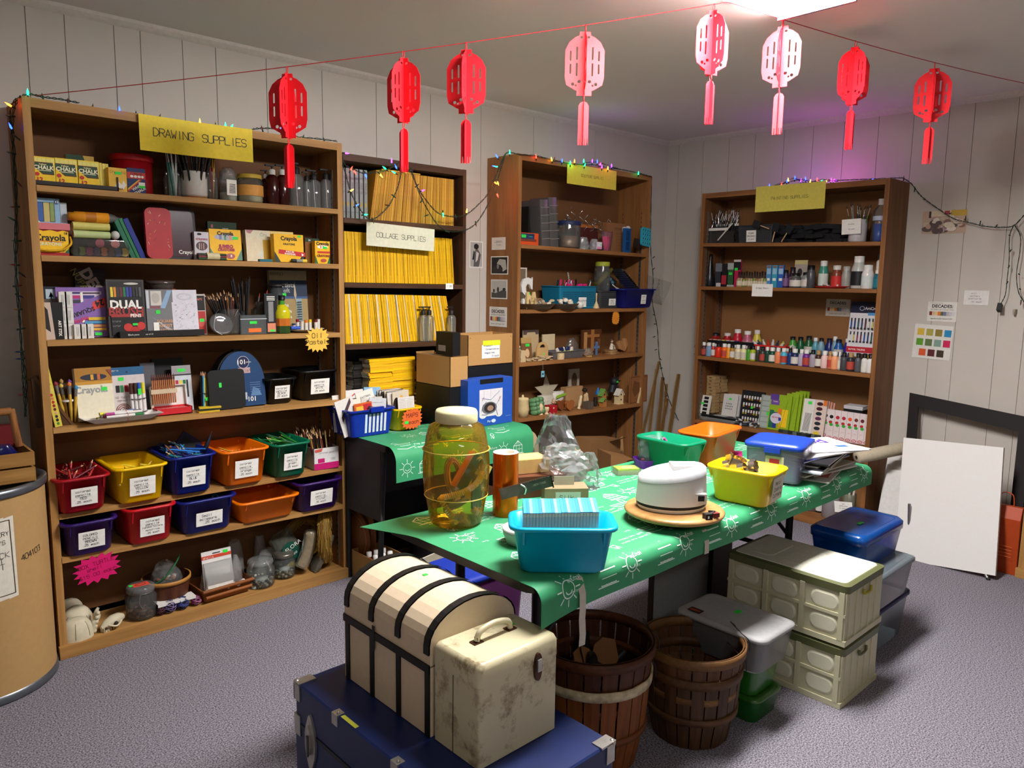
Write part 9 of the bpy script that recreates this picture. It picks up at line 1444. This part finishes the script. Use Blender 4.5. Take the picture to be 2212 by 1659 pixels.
# ================================================================ red paper lanterns on a cord
P0=V((-4.19,-.262,2.135));P1=V((-2.25,-1.87,HC-.004));P2=V((.0,-2.6,2.46));RED=mat('#ee1a28',.5,noise=.02)
RC=mat('#b01a22',.6)
def sag(a,c,s):return[a+(c-a)*(i/24)-V((0,0,s*4*(i/24)*(1-i/24))) for i in range(25)]
C1,C2=sag(P0,P1,.02),sag(P1,P2,.03);t=thing('red_cord','thin red cord strung from the oak bookcase across the ceiling','cord',T(0,0,0))
B().tube(C1,.0016,RC,5).build('cord_run',t);B().tube(C2,.0016,RC,5).build('cord_run',t);B().box(P1.x-.02,P1.x+.02,P1.y-.01,P1.y+.01,HC-.004,HC-.001,'#d8d4cc').build('ceiling_tab',t)
def rrect(cx,cz,w,h,r=.004):return[(cx+x,cz+z) for x,z in rr(w,h,r,3)]
def lantern(M,label):
 t=thing('paper_lantern',label,'lantern',M,'red lanterns on the cord');g='x'
 w,h=.068,.205;z0=-.03-h
 out=[(-.018,-.024),(.018,-.024),(.020,-.036),(.034,-.042),(.054,-.058),(w,-.085),(w,z0+.06),(.062,z0+.035),(.032,z0+.018),(.026,z0+.016),(.026,z0),(-.026,z0),(-.026,z0+.016),(-.032,z0+.018),(-.062,z0+.035),(-w,z0+.06),(-w,-.085),(-.054,-.058),(-.034,-.042),(-.020,-.036)]
 hs=[]
 for sx in(-1,1):
  for x in(.027,.049):zt_,zb_=-.068-(x-.02)*.6,z0+.062+(x-.02)*.3;mid=(zt_+zb_)/2;hs+=[rrect(sx*x,(zt_+mid)/2+.002,.006,(zt_-mid)-.006,.0029),rrect(sx*x,(mid+zb_)/2-.002,.006,(mid-zb_)-.006,.0029)]
  hs+=[rrect(sx*.018,z0+.047,.012,.010,.005),rrect(sx*.040,z0+.038,.011,.011,.005),rrect(sx*.029,z0+.034,.007,.007,.003),rrect(sx*.012,-.042,.010,.008,.0038)]
 for a in(0,90):b=B();plate(out,hs,.0016,RED,b);b.build('body_plate',t,RZ(a))
 tz=z0-.018;L_=.148;fr=[(-.018,tz-.016),(-.012,tz-.006),(0,tz),(.012,tz-.006),(.018,tz-.016),(.018,tz-L_)]
 for k in range(4):x=.018-.0085*k;fr+=[(x-.0055,tz-L_),(x-.006,tz-L_+.022),(x-.0080,tz-L_+.022),(x-.0085,tz-L_)]
 fr=fr[:-1]+[(-.018,tz-L_)]
 for a in(0,90):b=B();plate(fr,[],.0016,RED,b);b.build('tassel_plate',t,RZ(a))
 B().tube([(.006*cos(i*pi/5),0,-.012+.012*sin(i*pi/5)) for i in range(10)],.0014,RED,5,True).build('hook',t);B().tube([(.006*cos(i*pi/5),0,z0-.010+.011*sin(i*pi/5)) for i in range(10)],.0014,RED,5,True).build('link',t)
 return t
LN=[(620,C1,40,'paper lantern closest to the drawing supplies sign'),(872,C1,20,'paper lantern whose tassel hangs before the brown bookcase'),(1007,C1,38,'paper lantern over the gap beside the brown bookcase'),(1265,C1,48,'paper lantern above the sculpture supplies bookcase'),(1543,C1,70,'highest paper lantern, at the ceiling tab beside the light'),(1692,C2,15,'paper lantern just under the glowing ceiling light'),(1849,C2,60,'paper lantern above the painting supplies bookcase'),(2020,C2,25,'paper lantern closest to the end of the cord')]
L0=None
for px,Cc,ro,lab in LN:
 q=min((Cc[i]+(Cc[i+1]-Cc[i])*(j/40) for i in range(24) for j in range(40)),key=lambda q:abs(pj(q)[0]-px));M=T(q.x,q.y,q.z+.002)@RZ(ro)@SCL(1.08)
 if L0 is None:L0=lantern(M,'red '+lab)
 else:dup(L0,M,'red '+lab)
# ================================================================ string lights
WG=mat('#0f2416',.5);BC=dict(g='#12e07a',r='#ff3020',b='#2040ff',p='#9a30ff',y='#ffb030',o='#ff7020',m='#ff30a0')
_S=B();_S.lathe([(.0002,0),(.0042,.001),(.0038,.016),(.0045,.018)],mat('#13301c',.5),8)
_P={}
def bulb(t,p,ang,c,lit,e=0):
 M=T(*p)@RY(ang)@SCL(.8)@T(0,0,-.024)
 if 's' not in _P:_P['s']=_S.build('socket',t,M)
 else:o=_P['s'].copy();COL.objects.link(o);o.parent=t;o.matrix_local=M
 k=c+str(lit)
 if k not in _P:b=B();b.lathe([(.0034,.015),(.0042,.022),(.0034,.03),(.0015,.037),(.0001,.042)],emis(BC[c],9.0) if lit else mat({'g':'#1c4a30','r':'#6a1c1c','b':'#1c2450','p':'#34204a','y':'#6a5420','o':'#6a3418','m':'#5a2040'}[c],.25,noise=0),8);_P[k]=b.build('bulb',t,M@(SCL(1.15) if lit else Mx()))
 else:o=_P[k].copy();COL.objects.link(o);o.parent=t;o.matrix_local=M@(SCL(1.15) if lit else Mx())
 if e:
  l=bpy.data.lights.new('bulb_light','POINT');l.energy=e;l.color=lin(BC[c])[:3];l.shadow_soft_size=.012;o=bpy.data.objects.new('bulb_light',l);COL.objects.link(o);o.parent=t;o.matrix_local=T(*(M@V((0,-.012,.036))))
def strand(name,label,runs,bulbs,f):
 t=thing('string_lights',label,'string lights',T(0,0,0));rn=random.Random(len(bulbs))
 for run in runs:
  P=cell([f(*q) for q in run],len(run)*9);
  for ph in(0,pi):B().tube([p+V((.0028*cos(i*.8+ph),0,.0028*sin(i*.8+ph))) for i,p in enumerate(P)],.0017,WG,5).build('wire',t)
 for px,py,c,lit,ang,*e in bulbs:bulb(t,f(px,py),ang,c,lit,e[0] if e else 0)
 return t
fY=lambda Y:(lambda px,py:aY(px,py,Y));fX=lambda X:(lambda px,py:aX(px,py,X))
strand('a','string lights hanging down the outer side of the oak bookcase',[[(36,212),(22,240),(26,300),(32,400),(37,500),(34,600),(43,700),(48,790),(52,850),(56,900)],[(40,212),(28,250),(31,330),(36,440),(32,540),(41,650),(46,740),(57,830),(54,900)]],
  [(22,228,'o',1,-60,.05),(24,276,'b',1,-20),(20,250,'g',0,-90),(40,300,'g',0,130),(22,330,'g',0,-80),(42,398,'r',0,140),(30,447,'r',0,-95),(24,472,'g',0,-60),(34,520,'g',0,-90),(30,572,'r',0,-85),(50,595,'b',0,130),(40,617,'r',0,80),(44,640,'b',0,120),(36,668,'y',0,-90),(48,710,'g',0,80),(40,760,'b',0,-90),(42,775,'b',0,-90),(60,820,'y',0,120),(46,852,'r',0,-90)],fY(-.20))
strand('b','string lights lying along the top of the oak bookcase',[[(40,210),(62,203),(92,209),(130,214),(170,222)],[(545,279),(565,277),(600,279),(640,295),(680,299),(728,305)]],
  [(60,203,'g',1,0,.04),(92,209,'g',0,-10),(147,219,'r',0,0),(200,231,'y',0,10),(258,240,'b',1,0,.05),(294,246,'g',0,0),(345,252,'y',0,20),(432,266,'y',1,0),(466,270,'y',0,-8),(487,274,'g',1,0,.06),(499,276,'g',1,30),(566,277,'r',0,-15),(607,285,'b',1,0),(655,296,'g',0,20),(700,302,'g',0,-20)],fY(-.258))
strand('c','string lights draped in swags before the brown bookcase',[[(738,332),(745,355),(765,366),(785,374),(800,373),(825,370),(845,362),(863,350)],[(738,350),(745,370),(760,420),(780,455),(803,474),(835,450),(855,415),(864,385),(868,362)],[(884,362),(900,400),(915,425),(940,455),(960,465),(990,468),(1012,460),(1035,440),(1056,415),(1075,370),(1090,335),(1100,328)],[(888,362),(905,415),(925,455),(950,490),(975,500),(1005,497),(1030,480),(1055,440),(1072,400),(1080,370),(1092,332)]],
  [(747,331,'p',1,90),(758,366,'r',1,30),(765,370,'r',1,140,.05),(790,378,'b',1,160,.04),(822,378,'y',1,130,.05),(832,364,'g',1,-60,.06),(846,350,'p',1,0),(856,362,'b',1,-30),(852,373,'g',1,-70),(876,366,'y',1,170,.05),(890,368,'p',0,70),(758,412,'y',1,60),(770,444,'b',1,60),(788,464,'g',1,80),(806,478,'y',0,160),(835,443,'r',0,-85),(852,425,'g',0,120),(902,400,'b',0,50),(912,412,'p',1,70,.05),(912,432,'g',0,40),(920,466,'g',0,-110),(957,462,'g',1,175,.09),(985,470,'b',0,160),(1008,458,'y',1,10,.05),(965,500,'g',0,-80),(1002,500,'b',0,175),(1028,485,'r',0,165)],fY(-.262))
strand('d','string lights over the pine bookcase and its outer side',[[(1100,328),(1120,333),(1160,337),(1200,347),(1240,354),(1280,356),(1310,362),(1340,366),(1380,374),(1408,382)],[(1262,352),(1290,350),(1320,360),(1335,364)]],
  [(1101,331,'g',1,0,.10),(1074,339,'b',1,-40,.04),(1073,360,'g',1,-90,.07),(1068,359,'b',1,-90),(1069,394,'o',1,120,.28),(1075,394,'y',1,150,.12),(1074,420,'r',1,150,.22),(1158,340,'r',1,-10,.05),(1192,346,'y',1,-20,.06),(1198,343,'r',0,20),(1214,349,'b',1,0),(1232,354,'g',1,0,.18),(1241,350,'o',1,0,.10),(1261,350,'g',1,0,.24),(1263,358,'g',1,20),(1279,350,'p',1,10,.10),(1290,351,'b',1,0,.14),(1296,356,'m',1,30,.10),(1300,362,'p',1,0),(1313,365,'y',1,0,.05),(1321,360,'p',1,0,.14),(1379,376,'g',1,0,.06)],fY(-.285))
strand('e','dark string lights hanging from the pine bookcase to the room corner',[[(1408,382),(1406,470),(1406,545),(1411,600),(1409,650),(1420,710),(1424,770),(1436,830),(1450,875),(1475,925)]],
  [(1413,555,'b',0,60),(1413,580,'r',0,60),(1412,680,'g',0,-80),(1414,700,'g',0,-90),(1412,728,'b',0,-100),(1418,755,'g',0,80),(1426,775,'r',0,-60),(1430,795,'g',0,80),(1432,820,'g',0,-90),(1440,855,'b',0,80),(1450,890,'g',0,-80)],fY(-.20))
strand('f','string lights heaped on the painting bookcase and looped along the wall',[[(1655,405),(1700,394),(1730,388),(1760,393),(1800,390),(1850,388),(1900,386),(1950,384)],[(1690,398),(1715,385),(1740,395),(1775,388),(1810,392)]],
  [(1662,403,'b',1,0,.05),(1688,400,'r',1,10,.05),(1700,393,'b',1,10,.08),(1703,390,'y',1,-20,.06),(1717,386,'b',1,0,.18),(1750,393,'y',1,20,.08),(1774,391,'g',1,60,.05),(1785,392,'y',1,40),(1795,391,'m',1,10,.45),(1801,392,'p',1,30,.40),(1765,390,'r',1,0,.12),(1740,388,'b',1,-20,.16),(1730,392,'p',1,10,.14),(1885,388,'b',1,60,.04)],fX(-.20))
fw_=fX(-.045);t=strand('g','black string lights sagging to a hook and dangling at the grooved wall',[[(1950,384),(1968,396),(1985,418),(2000,432),(2028,452),(2060,472),(2090,480),(2130,489),(2165,491),(2190,487),(2212,465)],[(2190,487),(2181,510),(2180,560),(2176,600),(2172,635),(2163,655)],[(2192,487),(2204,510),(2203,545),(2196,590),(2200,630),(2214,655)]],
  [(1952,384,'y',0,0),(1976,408,'g',0,10),(1996,431,'r',0,-100),(2052,462,'b',0,-110),(2086,470,'g',0,0),(2084,474,'r',0,-110),(2117,484,'g',0,-160),(2152,489,'b',0,-120),(2180,508,'r',0,-90),(2184,540,'g',0,60),(2180,575,'g',0,60),(2175,612,'b',0,-120),(2202,593,'g',0,100),(2204,625,'g',0,100),(2205,655,'r',0,190)],fw_)
p=fw_(2160,662);B().T;b=B();b.T=T(*p)@RY(25);b.box(-.018,.018,-.01,.01,-.028,.014,'#0f1a16');b.build('plug',t);p=fw_(2191,486);B().tube([(p.x,p.y,p.z),(-.001,p.y,p.z+.01)],.003,STEEL).build('wall_hook',t)
